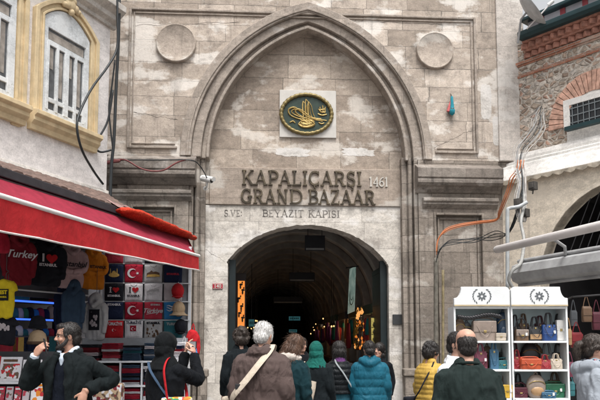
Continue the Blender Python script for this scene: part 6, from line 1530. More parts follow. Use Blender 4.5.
handbag(512.5, 527, 383, 2, 'maroon', 'dark maroon bag beside the yellow bag', 'satchel', .08, .3)
handbag(526, 546, 375, 2, 'taupe', 'round taupe backpack on the bottom shelf', 'round', .04, 0, 'tan')
handbag(543.5, 563.5, 382, 2, 'green', 'green handbag at the right of the bottom shelf', 'satchel', .1, .1)
handbag(540, 555, 391, 2, 'sky', 'blue flat bag in front of the green one', 'satchel', .0, .15)
for q in ((462, 474, 322, 0, 'grey', 'dark grey bag tucked behind the large taupe one', 'round', .2, 0), (520, 531, 314, 0, 'brown', 'dark brown bag behind the strapped box bag', 'tote', .24, .35), (536, 548, 316, 0, 'maroon', 'dark maroon bag wedged behind the black one', 'tote', .24, .3), (555, 566, 314, 0, 'black', 'black bag behind the small pale one on the top shelf', 'tote', .24, .3),
          (482, 494, 346, 1, 'brown', 'brown bag behind the pink patterned one', 'round', .22, 0), (500, 510, 345, 1, 'black', 'black bag standing behind the dark teal one', 'tote', .26, .3), (510.5, 521, 343, 1, 'maroon', 'maroon bag behind the red one at the middle upright', 'tote', .24, .3), (530, 545, 345, 1, 'brown', 'brown slouchy bag at the back of the middle shelf', 'round', .27, 0), (553, 565, 344, 1, 'black', 'black bag behind the small cream one', 'tote', .22, .35),
          (513, 524, 374, 2, 'black', 'black bag behind the dark maroon one on the bottom shelf', 'tote', .24, .35), (531, 545, 372, 2, 'black', 'black bag behind the round taupe backpack', 'tote', .26, .3), (548, 562, 373, 2, 'brown', 'brown bag at the back above the green one', 'tote', .26, .3), (500, 510, 375, 2, 'taupe', 'taupe bag behind the yellow square one', 'tote', .24, .3)):
    handbag(q[0], q[1], q[2], q[3], q[4], q[5], q[6], q[7], q[8])
# dark braided straps over the top shelf
m = MB()
for k in range(3):
    m.tube([(KP(458 + 44 * i / 22, 316, .0)[0], .03 + .012 * math.sin(i * 1.6 + k * 2.1), KP(480, 316.5 + 1.6 * math.sin(i * .3) + 1.0 * math.sin(i * 1.6 + k * 2.1 + 1.2), .0)[1]) for i in range(23)], .02, 7, smooth=3)
o = m.build('braided_strap', LE['black'], None, smooth=180); o.location = KF.o; tag(o, 'dark braided strap strung across the left top shelf', 'strap')
# bags hanging at the right of the cabinet, and in the dark shop
def hanging_bag(px, py0, py1, Y, wpx, col, lab):
    p = W(px, py0, Y); h = p.z - W(px, py1, Y).z; w = wpx / F * Y; o = empty('hanging_bag', p)
    hb = h * .6
    m = MB(); m.rings([[Vector((w / 2 * a * math.copysign(abs(math.cos(t)) ** .4, math.cos(t)), w * .25 * b_ * math.copysign(abs(math.sin(t)) ** .4, math.sin(t)), -h + hb * z)) for t in [2 * math.pi * i / 24 for i in range(24)]] for z, a, b_ in ((0, .85, .9), (.05, .95, 1), (.6, 1, .9), (.95, .85, .6), (1, .8, .5))]); m.build('bag_body', LE[col], o, smooth=50)
    m = MB(); m.tube([(-w * .35, 0, -h + hb * .9), (-w * .2, 0, -h * .2), (0, 0, 0), (w * .2, 0, -h * .2), (w * .35, 0, -h + hb * .9)], .007, 6, smooth=4); m.build('strap', LE[col], o)
    m = MB(); m.box(-w * .45, w * .45, -w * .28, -w * .2, -h + hb * .4, -h + hb * .9); m.build('flap', LE[col], o, bevel=.008)
    tag(o, lab, 'handbag', 'handbags hanging in the right shop')
hanging_bag(576, 322, 348, 10.2, 12, 'red', 'dull red bag hanging in the dark shop beside the cabinet')
hanging_bag(569.5, 352, 377, 9.2, 8, 'pink', 'pink bag hanging just right of the cabinet')
hanging_bag(568, 318, 345, 9.3, 6, 'tan', 'small tan bag hanging at the cabinet corner')
hanging_bag(569, 372, 396, 9.3, 10, 'teal', 'dark teal bag hanging low beside the cabinet')
hanging_bag(573, 300, 326, 10.5, 7, 'grey', 'grey bag hanging highest in the dark shop')
hanging_bag(586, 296, 322, 11.0, 10, 'brown', 'dark brown bag hanging deep in the shop behind the grey hoodie woman')
hanging_bag(596, 300, 330, 11.0, 10, 'maroon', 'dark maroon bag hanging at the far right of the shop')
sr = empty('shop_rail', (0, 0, 0)); tag(sr, 'dark rail in the right shop that carries the hanging bags', 'rail')
m = MB(); m.tube([W(566, 300, 9.2), W(572, 297, 10.4), W(640, 292, 10.6)], .015, 8); m.build('bar', M_BLK, sr)
m = MB(); a_ = W(566, 300, 9.2); m.tube([a_, Vector((a_.x, a_.y, 0))], .018, 8); m.build('upright', M_BLK, sr)
# ------------------------------------------------------------------ people
def skin_mat(name, col):
    if name in MATS: return MATS[name]
    m, n, l, b = newmat(name)
    tc = n.new('ShaderNodeTexCoord').outputs['Object']
    f = _map(n, l, _noise(n, l, tc, 18, 4, .6), .3, .7, .85, 1.12)
    g_ = n.new('ShaderNodeCombineColor'); [l.new(f, g_.inputs[k]) for k in range(3)]
    l.new(_mix(n, l, 1.0, tuple(col), g_.outputs[0], 'MULTIPLY'), b.inputs['Base Color'])
    b.inputs['Roughness'].default_value = .5; b.inputs['Subsurface Weight'].default_value = .12
    b.inputs['Subsurface Radius'].default_value = (.012, .005, .003); b.inputs['Specular IOR Level'].default_value = .35
    l.new(_bump(n, l, _noise(n, l, tc, 120, 3), .15, .003), b.inputs['Normal'])
    MATS[name] = m; return m
def hair_mat(name, col):
    if name in MATS: return MATS[name]
    m, n, l, b = newmat(name)
    tc = n.new('ShaderNodeTexCoord').outputs['Object']
    st = _noise(n, l, _scalevec(n, l, tc, (160, 160, 22)), 1.0, 4, .7, .4)
    f = _map(n, l, st, .3, .7, .45, 1.5)
    g_ = n.new('ShaderNodeCombineColor'); [l.new(f, g_.inputs[k]) for k in range(3)]
    l.new(_mix(n, l, 1.0, tuple(col), g_.outputs[0], 'MULTIPLY'), b.inputs['Base Color'])
    b.inputs['Roughness'].default_value = .5
    l.new(_bump(n, l, st, .6, .006), b.inputs['Normal'])
    MATS[name] = m; return m
SK = skin_mat('skin_light', (0.47, 0.27, 0.20)); SK2 = skin_mat('skin_tan', (0.38, 0.21, 0.15))
M_EYE = plain('eye_dark', (0.02, 0.014, 0.012), .2, .0, 5, 0); M_EYEW = plain('eye_white', (0.55, 0.52, 0.5), .3, .0, 5, 0)
M_LIP = plain('lip', (0.30, 0.12, 0.10), .5, .1, 9, 0); M_BROW = plain('brow', (0.03, 0.02, 0.015), .7, .1, 9, 0)
HB = hair_mat('hair_black', (0.014, 0.011, 0.010)); HBR = hair_mat('hair_brown', (0.085, 0.043, 0.025)); HW = hair_mat('hair_white', (0.52, 0.51, 0.50)); HD = hair_mat('hair_dark_brown', (0.03, 0.02, 0.015))
PIV = Vector((0, .015, 1.50))
def head_matrix(yaw, pitch, roll=0):
    return Matrix.Translation(PIV) @ Matrix.Rotation(yaw, 4, 'Z') @ Matrix.Rotation(pitch, 4, 'X') @ Matrix.Rotation(roll, 4, 'Y') @ Matrix.Translation(-PIV) @ Matrix.Translation(Vector((0, 0, 1.515)))
HR = [(0.0, .024, .022, -.062), (.012, .040, .038, -.050), (.03, .052, .058, -.032), (.055, .062, .078, -.014), (.085, .068, .090, -.003), (.115, .071, .096, .001), (.15, .0755, .0985, .004), (.18, .073, .094, .006), (.205, .062, .080, .007), (.222, .043, .056, .008), (.233, .018, .025, .008)]
def build_head(mb, M, face):
    mb.rings([[M @ Vector((rx * math.cos(t), cy + ry * math.sin(t), z)) for t in [2 * math.pi * i / 28 for i in range(28)]] for z, rx, ry, cy in HR])
    def el(c, r): mb.add([M @ Vector(v) for v in (lambda q: (q.ell(c, r, 12, 8), q.v)[1])(MB())], (lambda q: (q.ell(c, r, 12, 8), q.f)[1])(MB()))
    def cp(a, b, ra, rb): mb.capsule(M @ Vector(a), M @ Vector(b), ra, rb, 10)
    cp((0, -.086, .128), (0, -.108, .092), .010, .014)
    for s in (-1, 1):
        el((s * .011, -.100, .088), (.011, .012, .009)); el((s * .0755, .012, .108), (.010, .022, .033)); el((s * .04, -.066, .085), (.026, .02, .022))
        cp((s * .012, -.093, .137), (s * .045, -.077, .139), .009, .008)
    cp((-.018, -.090, .064), (.018, -.090, .064), .0075, .0075); cp((-.015, -.088, .053), (.015, -.088, .053), .0085, .0085)
    el((0, -.078, .022), (.024, .02, .018))
    mb.tube([M @ Vector((0, -.02, .05)), M @ Vector((0, .0, .02)), PIV + Vector((0, 0, -.01)), Vector((0, .02, 1.42))], [.052, .053, .056, .07], 16)
def build_hand(mb, w, d, n, side, curl=.5, s=1.0, grip=False):
    w, d, n = Vector(w), Vector(d).normalized(), Vector(n); n = (n - d * n.dot(d)).normalized(); t = d.cross(n) * side
    def flat_tube(pts, rr, fl):
        rings = []
        for p, r_ in zip(pts, rr): rings.append([p + t * r_ * math.cos(a) + n * r_ * fl * math.sin(a) for a in [2 * math.pi * i / 14 for i in range(14)]])
        mb.rings(rings)
    flat_tube([w - d * .03 * s, w, w + d * .03 * s, w + d * .07 * s, w + d * .098 * s], [.027 * s, .028 * s, .038 * s, .042 * s, .036 * s], .48)
    for k, (o_, L_) in enumerate(((.030, .070), (.0105, .079), (-.0095, .073), (-.028, .056))):
        p = w + d * (.092 - .004 * abs(k - 1)) * s + t * o_ * s; a = curl * (.45 + .12 * k); dirv = d.copy(); r_ = .0095 * s
        for seg in range(3):
            a2 = a * (1, 1.1, .8)[seg]; ax_ = d.cross(n)
            dirv = Matrix.Rotation(a2, 3, ax_) @ dirv if (Matrix.Rotation(a2, 3, ax_) @ dirv).dot(n) > (Matrix.Rotation(-a2, 3, ax_) @ dirv).dot(n) else Matrix.Rotation(-a2, 3, ax_) @ dirv
            q = p + dirv * L_ * (.45, .31, .26)[seg] * s; mb.capsule(p, q, r_, r_ * .93, 8); p = q; r_ *= .93
    p = w + d * .028 * s + t * .032 * s; dv = (d * .62 + t * .62 + n * .35).normalized(); q = p + dv * .045 * s; mb.capsule(p, q, .0135 * s, .011 * s, 8)
    dv = (d * .85 + t * .15 + n * .45).normalized(); mb.capsule(q, q + dv * .038 * s, .0108 * s, .009 * s, 8)
def strands(me, M, seed, lift, length, count=900):
    """loose hairs that break up the outline of the hair"""
    rj = random.Random(seed); bm = bmesh.new(); bm.from_mesh(me); bm.faces.ensure_lookup_table(); nf = len(bm.faces)
    dn = (M.to_3x3() @ Vector((0, .35, -1))).normalized(); data = []
    for k in range(count):
        f = bm.faces[rj.randrange(nf)]; n_ = f.normal.copy(); c = f.calc_center_median(); t = dn - n_ * dn.dot(n_)
        if t.length < .2: t = Vector((rj.uniform(-1, 1), rj.uniform(-1, 1), 0)); t = t - n_ * t.dot(n_)
        t.normalize(); sd = n_.cross(t); d = (t + n_ * lift * rj.uniform(.2, 1.3) + sd * rj.uniform(-.35, .35)).normalized(); L_ = length * rj.uniform(.6, 1.4)
        p1 = c + d * L_ * .5; p2 = c + d * L_ * .8 + t * L_ * .25; data.append((c - n_ * .002, p1, p2, sd, n_))
    for c, p1, p2, sd, n_ in data:
        w_ = .0022; a = [bm.verts.new(c + sd * w_), bm.verts.new(c - sd * w_), bm.verts.new(c + n_ * w_)]; b = [bm.verts.new(p1 + sd * w_ * .7), bm.verts.new(p1 - sd * w_ * .7), bm.verts.new(p1 + n_ * w_ * .7)]; e = bm.verts.new(p2)
        for i in range(3): bm.faces.new((a[i], a[(i + 1) % 3], b[(i + 1) % 3], b[i])); bm.faces.new((b[i], b[(i + 1) % 3], e))
    bm.to_mesh(me); bm.free(); me.polygons.foreach_set('use_smooth', [True] * len(me.polygons))
TOR = [(.78, .185, .125), (.88, .190, .132), (.97, .180, .128), (1.08, .168, .118), (1.2, .185, .125), (1.31, .190, .126), (1.38, .172, .112), (1.435, .115, .088), (1.48, .072, .070)]
def lerp_prof(P, z):
    if z <= P[0][0]: return P[0][1:]
    for a, b in zip(P, P[1:]):
        if z <= b[0]:
            t = (z - a[0]) / (b[0] - a[0]); t = t * t * (3 - 2 * t); return tuple(x + (y - x) * t for x, y in zip(a[1:], b[1:]))
    return P[-1][1:]
def torso(mb, z0, z1, add, shw=1.0, puff=0.0, sp=.07, flare=0.0, lean=None, n=32):
    rings = []; k = max(6, int((z1 - z0) / (.009 if puff else .03)))
    for i in range(k + 1):
        z = z0 + (z1 - z0) * i / k; rx, ry = lerp_prof(TOR, z); f_ = flare * max(0, (1.05 - z)) ; p = puff * abs(math.sin(math.pi * z / sp)) ** .55 if puff else 0
        if z > 1.42: p *= .5
        e = .8
        off = lean(z) if lean else Vector((0, 0, 0))
        rings.append([off + Vector(((rx * shw + add + f_ + p) * math.copysign(abs(math.cos(t)) ** e, math.cos(t)), (ry + add + f_ + p) * math.copysign(abs(math.sin(t)) ** e, math.sin(t)), z)) for t in [2 * math.pi * j / n for j in range(n)]])
    mb.rings(rings)
def arm_chain(sh, el, wr, r0, r1, r2, puff=0.0, sp=.065, stop=1.0):
    sh, el, wr = Vector(sh), Vector(el), Vector(wr); P, Q = crom([sh, sh.lerp(el, .5), el, el.lerp(wr, .5), el.lerp(wr, stop)], [r0, (r0 + r1) / 2, r1, (r1 + r2) / 2, r2], 10)
    if puff:
        L_ = 0; R2 = [Q[0]]
        for i in range(1, len(P)): L_ += (P[i] - P[i - 1]).length; R2.append(Q[i] + puff * abs(math.sin(math.pi * L_ / sp)) ** .55)
        Q = R2
    return P, Q
def person(px, depth, top, heading, label, look=(0, 0), arms=None, jacket=None, hair='short', hairm=None, skin=None, trousers='navy', voxel=.009, female=False, extra=None, jm=None, collar=None, beard=False, tall=1.0, lean=0.0, lookroll=0):
    skin = skin or SK; hairm = hairm or HB; shw = .90 if female else 1.0
    pw = W(px, top, depth); sc = pw.z / (1.765 if hair not in ('none',) else 1.75)
    root = empty('person', (pw.x, depth, 0), heading, sc); tag(root, label, 'person')
    inv = Matrix.Rotation(-heading, 3, 'Z')
    loc = lambda v: inv @ Vector(v)
    M = head_matrix(look[0], look[1], lookroll)
    sx_ = .178 * shw
    A = {}
    for s_, nm in ((-1, 'R'), (1, 'L')):
        if arms and nm in arms:
            a = arms[nm]; A[nm] = dict(e=loc(a['e']), w=loc(a['w']), d=loc(a['d']), n=loc(a['n']), c=a.get('c', .5))
        else: A[nm] = dict(e=Vector((s_ * (sx_ + .048), .035, 1.12)), w=Vector((s_ * (sx_ + .045), -.085, .875)), d=Vector((0, -.15, -1)), n=Vector((-s_, -.1, 0)), c=.55)
        A[nm]['s'] = Vector((s_ * sx_ * .96, .008, 1.378))
    b = MB(); build_head(b, M, True); torso(b, .80, 1.48, -.012, shw)
    for s_, nm in ((-1, 'R'), (1, 'L')):
        a = A[nm]; P, Q = arm_chain(a['s'], a['e'], a['w'], .052, .042, .028); b.tube(P, Q, 12); build_hand(b, a['w'], a['d'], a['n'], -s_, a['c'], .95 if female else 1.0)
        b.tube([Vector((s_ * .09, 0, .92)), Vector((s_ * .095, -.005, .70)), Vector((s_ * .095, -.01, .49)), Vector((s_ * .095, .015, .28)), Vector((s_ * .095, .02, .08))], [.088, .078, .055, .052, .036], 14, smooth=4)
        b.tube([Vector((s_ * .095, .045, .045)), Vector((s_ * .1, -.03, .05)), Vector((s_ * .105, -.13, .03)), Vector((s_ * .105, -.17, .025))], [.036, .04, .034, .018], 10, smooth=3)
    me = remesh(b, voxel, 3 if voxel < .007 else 2, .5)
    body = link_mesh('body', me, [skin, M_EYE, M_EYEW, M_LIP, M_BROW], root)
    Mi = M.inverted()
    for p in me.polygons:
        c = Mi @ p.center
        if c.y < -.05 and .03 < c.z < .17:
            ax = abs(c.x)
            d2 = ((ax - .031) / .0145) ** 2 + ((c.z - .119) / .0075) ** 2
            if d2 < 1: p.material_index = 1 if abs(ax - .031) < .0075 else 2
            elif ((ax - .032) / .023) ** 2 + ((c.z - .1395 + (ax - .032) * .1) / .006) ** 2 < 1: p.material_index = 4
            elif (c.x / .026) ** 2 + ((c.z - .0585) / .011) ** 2 < 1 and c.y < -.08: p.material_index = 3
    # hair
    h = MB()
    def hel(c, r): q = MB(); q.ell(c, r, 22, 14); h.add([M @ Vector(v) for v in q.v], q.f)
    def htube(pts, r_, fl=1): h.tube([M @ Vector(p) for p in pts], r_, 12, smooth=4, flat=fl)
    hm_amp, hsc = .004, (45, 45, 10)
    if hair in ('short', 'receding'):
        fr_ = .0 if hair == 'short' else .022
        hel((0, .016 + fr_, .148), (.0825, .100, .097)); hel((0, .06, .09), (.068, .055, .065))
        if hair == 'short': hel((0, -.045, .208), (.055, .045, .03))
        for s_ in (-1, 1): htube([(s_ * .073, -.02, .13), (s_ * .074, -.018, .10), (s_ * .071, -.018, .08)], [.010, .009, .006])
    elif hair == 'bald':
        hel((0, .022, .118), (.0775, .0915, .084)); hel((0, .05, .075), (.066, .052, .06)); hm_amp = .0025
    elif hair == 'bob':
        hel((0, .014, .145), (.092, .108, .104)); hel((0, .05, .08), (.098, .075, .10)); hel((0, .035, .03), (.10, .07, .075))
    elif hair == 'long':
        hel((0, .014, .145), (.092, .110, .104)); hel((0, .055, .06), (.10, .07, .12)); hel((0, .06, -.06), (.115, .06, .12)); hm_amp = .008; hsc = (30, 30, 5)
    elif hair == 'curly':
        rj = random.Random(int(px)); hel((0, .016, .145), (.092, .105, .10)); hel((0, .05, .08), (.095, .075, .08))
        for k in range(60):
            a, e_ = rj.uniform(0, 2 * math.pi), rj.uniform(-.5, 1.5); c = Vector((.092 * math.cos(e_) * math.cos(a), .03 + .10 * math.cos(e_) * math.sin(a), .125 + .11 * math.sin(e_)))
            if c.y > -.05: hel(c, (rj.uniform(.016, .026),) * 3)
    elif hair == 'pony':
        hel((0, .016, .147), (.085, .104, .100)); hel((0, .06, .09), (.07, .055, .065)); htube([(0, .10, .15), (0, .15, .13), (0, .16, .06), (0, .15, -.02)], [.03, .036, .035, .015])
        for s_ in (-1, 1): htube([(s_ * .05, -.07, .19), (s_ * .074, -.045, .15), (s_ * .08, 0, .12), (s_ * .07, .06, .1)], [.014, .016, .018, .02])
    elif hair == 'scarf':
        hel((0, .008, .135), (.096, .118, .112)); hel((0, .03, .06), (.098, .095, .095)); h.tube([M @ Vector((0, .02, .06)), M @ Vector((0, .02, 0)), Vector((0, .015, 1.45)), Vector((0, .02, 1.38))], [.095, .10, .14, .17], 20, smooth=3, flat=.85); hm_amp = .009; hsc = (11, 11, 7)
    if hair != 'none':
        hme = remesh(h, .007, 2); wrinkle(hme, hm_amp, hsc, px * .1)
        if hair != 'scarf': strands(hme, M, int(px), {'curly': .5, 'bald': .2}.get(hair, .28), {'long': .07, 'bob': .05, 'bald': .02, 'curly': .03}.get(hair, .032))
        link_mesh('headscarf' if hair == 'scarf' else 'hair', hme, hairm, root)
    if beard:
        h = MB()
        for s_ in (-1, 1):
            htube([(s_ * .071, -.012, .10), (s_ * .070, -.025, .065), (s_ * .060, -.055, .034), (s_ * .034, -.085, .014), (0, -.093, .010)], [.010, .016, .019, .018, .02])
            htube([(s_ * .032, -.088, .068), (s_ * .02, -.098, .077), (0, -.101, .080)], [.006, .008, .008])
            htube([(s_ * .03, -.088, .066), (s_ * .032, -.084, .05), (s_ * .026, -.086, .032)], [.006, .009, .012])
        hel((0, -.084, .026), (.03, .019, .018)); hel((0, -.06, .0), (.045, .04, .02))
        hme = remesh(h, .006, 1); wrinkle(hme, .003, (70, 70, 30), 3); link_mesh('beard', hme, hairm, root)
    # trousers and shoes
    tm = CM(trousers) if isinstance(trousers, str) else trousers
    b = MB(); torso(b, .80, 1.04, .006, shw)
    for s_ in (-1, 1): b.tube([Vector((s_ * .09, 0, .93)), Vector((s_ * .098, -.005, .70)), Vector((s_ * .1, -.01, .49)), Vector((s_ * .1, .015, .28)), Vector((s_ * .1, .02, .075))], [.104, .094, .073, .070, .066], 16, smooth=4)
    me = remesh(b, .011, 2); wrinkle(me, .006, (10, 10, 8), px); link_mesh('trousers', me, tm, root)
    for s_ in (-1, 1):
        b = MB(); b.tube([Vector((s_ * .1, .065, .05)), Vector((s_ * .1, .02, .062)), Vector((s_ * .105, -.06, .055)), Vector((s_ * .11, -.15, .04)), Vector((s_ * .11, -.185, .035))], [.036, .05, .048, .044, .02], 14, smooth=4, flat=.95); b.box(s_ * .105 - .045, s_ * .105 + .045, -.19, .09, .0, .025)
        link_mesh('shoe', remesh(b, .009, 2), M_BLK, root)
    # jackets
    J = jacket or {}
    def upper(name, mat, add, z0, z1, puff=0, sp=.07, flare=0.0, sl=True, r=(.072, .062, .048), stop=.96, wr=.008, opening=0.0, hood=False, stand=0.0, vox=.010, wscale=(11, 11, 4.5), sel=None):
        b = MB()
        if opening:
            rings = []; n = 40
            for i in range(26):
                z = z0 + (z1 - z0) * i / 25; rx, ry = lerp_prof(TOR, z); op_ = opening * (1.0 - .35 * (z - z0) / (z1 - z0)); fl_ = flare * max(0, 1.05 - z)
                outer, inner = [], []
                for j in range(n + 1):
                    t = -math.pi / 2 + op_ + (2 * math.pi - 2 * op_) * j / n; c, s2 = math.cos(t), math.sin(t); e = .8
                    outer.append(Vector(((rx * shw + add + fl_ + .02) * math.copysign(abs(c) ** e, c), (ry + add + fl_ + .02) * math.copysign(abs(s2) ** e, s2), z)))
                    inner.append(Vector(((rx * shw + add + fl_ - .004) * math.copysign(abs(c) ** e, c), (ry + add + fl_ - .004) * math.copysign(abs(s2) ** e, s2), z)))
                rings.append(outer + inner[::-1])
            b.rings(rings)
            for sg in (-1, 1):
                P_ = []
                for i in range(10):
                    z = 1.02 + (1.47 - 1.02) * i / 9; rx, ry = lerp_prof(TOR, z); op_ = opening * (1.0 - .35 * (z - z0) / (z1 - z0)); t = -math.pi / 2 + sg * op_; c, s2 = math.cos(t), math.sin(t)
                    P_.append(Vector(((rx * shw + add + .02) * math.copysign(abs(c) ** .8, c), (ry + add + .02) * math.copysign(abs(s2) ** .8, s2) - .004, z)))
                b.tube(P_, [.008, .02, .028, .034, .04, .042, .04, .036, .03, .026], 10, flat=.5)
            b.tube([Vector((-.10, -.05, 1.47)), Vector((-.08, .05, 1.50)), Vector((0, .085, 1.51)), Vector((.08, .05, 1.50)), Vector((.10, -.05, 1.47))], .024, 10, smooth=4)
        else: torso(b, z0, z1, add, shw, puff, sp, flare)
        for s_, nm in ((-1, 'R'), (1, 'L')):
            a = A[nm]
            if sl:
                P, Q = arm_chain(a['s'], a['e'], a['w'], r[0], r[1], r[2], puff, sp, stop); b.tube([P[0] - (P[1] - P[0])] + P, [Q[0] * .8] + Q, 16)
            b.ell(a['s'], (r[0] * .88 + puff, r[0] * .86 + puff, r[0] * .82)); b.capsule(a['s'] * .62 + Vector((0, .008, 1.40)) * .38 + Vector((0, 0, .004)), Vector((s_ * .045, .015, 1.475)), r[0] * .66, .03 + add * .8, 12)
        if stand: b.tube([PIV + Vector((0, .01, -.06)), PIV + Vector((0, .005, -.02)), PIV + Vector((0, 0, stand))], [.10 + add, .085 + add * .8, .078 + add * .5], 20)
        if hood:
            b.tube([Vector((-.105, -.04, 1.455)), Vector((-.11, .05, 1.47)), Vector((-.06, .13, 1.45)), Vector((0, .155, 1.43)), Vector((.06, .13, 1.45)), Vector((.11, .05, 1.47)), Vector((.105, -.04, 1.455))], [.035, .05, .06, .066, .06, .05, .035], 12, smooth=4)
            b.ell((0, .145, 1.37), (.10, .05, .085))
        me = remesh(b, vox, 2 if puff else 3); wrinkle(me, wr, wscale, px + len(name), wr * .35); return link_mesh(name, me, mat, root)
    for j in (J if isinstance(J, list) else [J]): upper(**j)
    if extra: extra(root, M, A, shw)
    return root, sc, A
def cl(name, col, **k): return cloth(name, col, **k)
def strap_path(root, pts, r_, mat, name='strap', flat=.3, sm=6):
    m = MB(); m.tube([Vector(p) for p in pts], r_, 8, smooth=sm, flat=flat); return m.build(name, mat, root, smooth=60)
def held(name, px_root, label, cat): 
    o = empty(name, px_root.location, px_root.rotation_euler.z, px_root.scale.x); tag(o, label, cat); return o
PI = math.pi
# 1 the man on the phone
C_COAT = cl('coat_black', (0.006, 0.009, 0.010)); C_SWEAT = cl('sweater_navy', (0.004, 0.006, 0.012)); C_SHIRT = cl('shirt_pale_blue', (0.42, 0.48, 0.56))
def ph_extra(root, M, A, shw):
    b = MB()
    for s_ in (-1, 1):
        b.tube([Vector((0, .075, 1.525)), Vector((s_ * .065, .03, 1.525)), Vector((s_ * .07, -.045, 1.50)), Vector((s_ * .035, -.095, 1.455))], [.018, .022, .026, .014], 10, smooth=4, flat=.8)
    b.tube([Vector((0, -.118, 1.36)), Vector((0, -.112, 1.42)), Vector((0, -.085, 1.47))], [.01, .03, .03], 10, flat=.6)
    link_mesh('shirt_collar', remesh(b, .006, 1), C_SHIRT, root)
    b = MB(); a = A['R']; d_ = (a['w'] - a['e']).normalized(); b.tube([a['w'] - d_ * .035, a['w'] + d_ * .008], [.041, .038], 14); b.build('shirt_cuff', C_SHIRT, root, smooth=50)
m1, s1, A1_ = person(70, 6.35, 321.5, R(-14), 'bearded man in dark open coat talking on a phone at the souvenir shop', look=(R(-52), R(4)),
    arms={'R': dict(e=(-.33, -.12, 1.20), w=(-.225, -.23, 1.455), d=(.58, .0, .8), n=(.5, .75, -.1), c=.75), 'L': dict(e=(.375, .10, 1.225), w=(.20, -.15, 1.13), d=(-.25, -.1, -.95), n=(-.3, .8, 0), c=.7)},
    jacket=[dict(name='sweater', mat=C_SWEAT, add=.008, z0=.86, z1=1.445, sl=False, r=(.06, .05, .04)), dict(name='coat', mat=C_COAT, add=.018, z0=.62, z1=1.47, opening=.5, flare=.06, r=(.072, .062, .05), stop=.92, wr=.014)],
    hair='short', hairm=HB, skin=SK2, voxel=.0055, beard=True, extra=ph_extra, trousers='black')
ph = held('mobile_phone', m1, 'black mobile phone held to the ear of the bearded man', 'phone')
hw = A1_['R']['w'] + A1_['R']['d'].normalized() * .11 + A1_['R']['n'].normalized() * .03
q = MB(); rotp = A1_['R']['d'].to_track_quat('Z', 'Y').to_matrix(); q.cbox((0, 0, 0), (.07, .011, .14)); o = q.build('case', M_BLK, ph, bevel=.004)
o.location = hw; o.rotation_euler = (R(12), 0, R(-52))
q = MB(); q.cbox((0, .0065, 0), (.062, .002, .126)); o2 = q.build('screen', plain('screen_dark', (0.01, 0.01, 0.012), .12), o)
# 2 the woman taking a photograph
C_BLK = cl('jacket_black', (0.004, 0.005, 0.007)); C_HEADB = cl('headscarf_black', (0.004, 0.005, 0.006))
w2, s2, A2_ = person(166, 6.5, 331.5, PI - R(38), 'woman in black with black headscarf photographing the stall with raised arms', look=(R(0), R(3)),
    arms={'R': dict(e=(.30, .16, 1.28), w=(.235, .34, 1.535), d=(-.35, .15, .9), n=(-.8, .4, 0), c=.6), 'L': dict(e=(.06, .42, 1.30), w=(.125, .44, 1.55), d=(.2, .0, .95), n=(.7, .3, -.2), c=.6)},
    jacket=[dict(name='jacket', mat=C_BLK, add=.03, z0=.72, z1=1.46, flare=.10, r=(.07, .06, .046), wr=.012)], hair='scarf', hairm=C_HEADB, voxel=.006, female=True, trousers='black')
cp_ = held('camera_phone', w2, 'small dark camera phone raised between the hands of the black clad woman', 'phone')
c_ = (A2_['R']['w'] + A2_['L']['w']) / 2 + Vector((0, -.02, .085)); q = MB(); q.cbox((0, 0, 0), (.15, .012, .075)); o = q.build('case', M_BLK, cp_, bevel=.004); o.location = c_
q = MB(); q.cbox((0, .007, 0), (.138, .002, .066)); q.build('screen', plain('screen_bright', (0.25, 0.28, 0.3), .15), o)
bgd = held('shoulder_bag', w2, 'bright multicoloured shoulder bag with a red strap on the black clad woman', 'bag')
ang = w2.rotation_euler.z; iv = Matrix.Rotation(-ang, 3, 'Z')
q = MB(); q.cbox((0, 0, 0), (.30, .10, .30)); bb = q.build('bag_body', [multi('bag_multi', [(.5, .42, .33), (.38, .015, .02), (.03, .16, .36), (.5, .38, .02), (.03, .2, .08), (.5, .15, .02), (.45, .4, .36)], 22)], bgd, bevel=.025, seg=3); bb.location = iv @ Vector((.15, -.17, .98)); bb.rotation_euler = (0, 0, -ang + R(10))
rj = random.Random(8)
for k, c in enumerate(('scarlet', 'blue', 'yellow', 'green', 'orange', 'pink', 'teal')):
    q = MB()
    for j in range(4):
        x, z = rj.uniform(-.12, .12), rj.uniform(-.12, .13); s_ = rj.uniform(.018, .035); q.prism([(x + s_ * math.cos(t), z + s_ * math.sin(t)) for t in [2 * PI * i / 7 for i in range(7)]], -.053 - .001 * k - .0002 * j, -.045)
    q.build('print', CM(c), bb)
strap_path(bgd, [iv @ Vector(p) for p in ((.07, -.225, 1.10), (.05, -.235, 1.25), (.03, -.215, 1.40), (.05, -.10, 1.50), (.08, .06, 1.44), (.17, .12, 1.25), (.22, -.02, 1.10), (.2, -.15, 1.08))], .016, CM('scarlet'), flat=.4)
q = MB(); q.ell(iv @ Vector((-.16, -.06, 1.62)), (.001,) * 3)
sl2 = held('crossbody_strap', w2, 'thin dark strap worn across the back of the black clad woman', 'strap')
strap_path(sl2, [iv @ Vector(p) for p in ((-.165, -.02, 1.46), (-.11, -.165, 1.38), (0, -.185, 1.22), (.13, -.185, 1.05), (.20, -.1, .95), (.20, .08, .95), (.0, .18, 1.2), (-.13, .1, 1.42), (-.165, -.02, 1.46))], .013, CM('denim'), flat=.4)
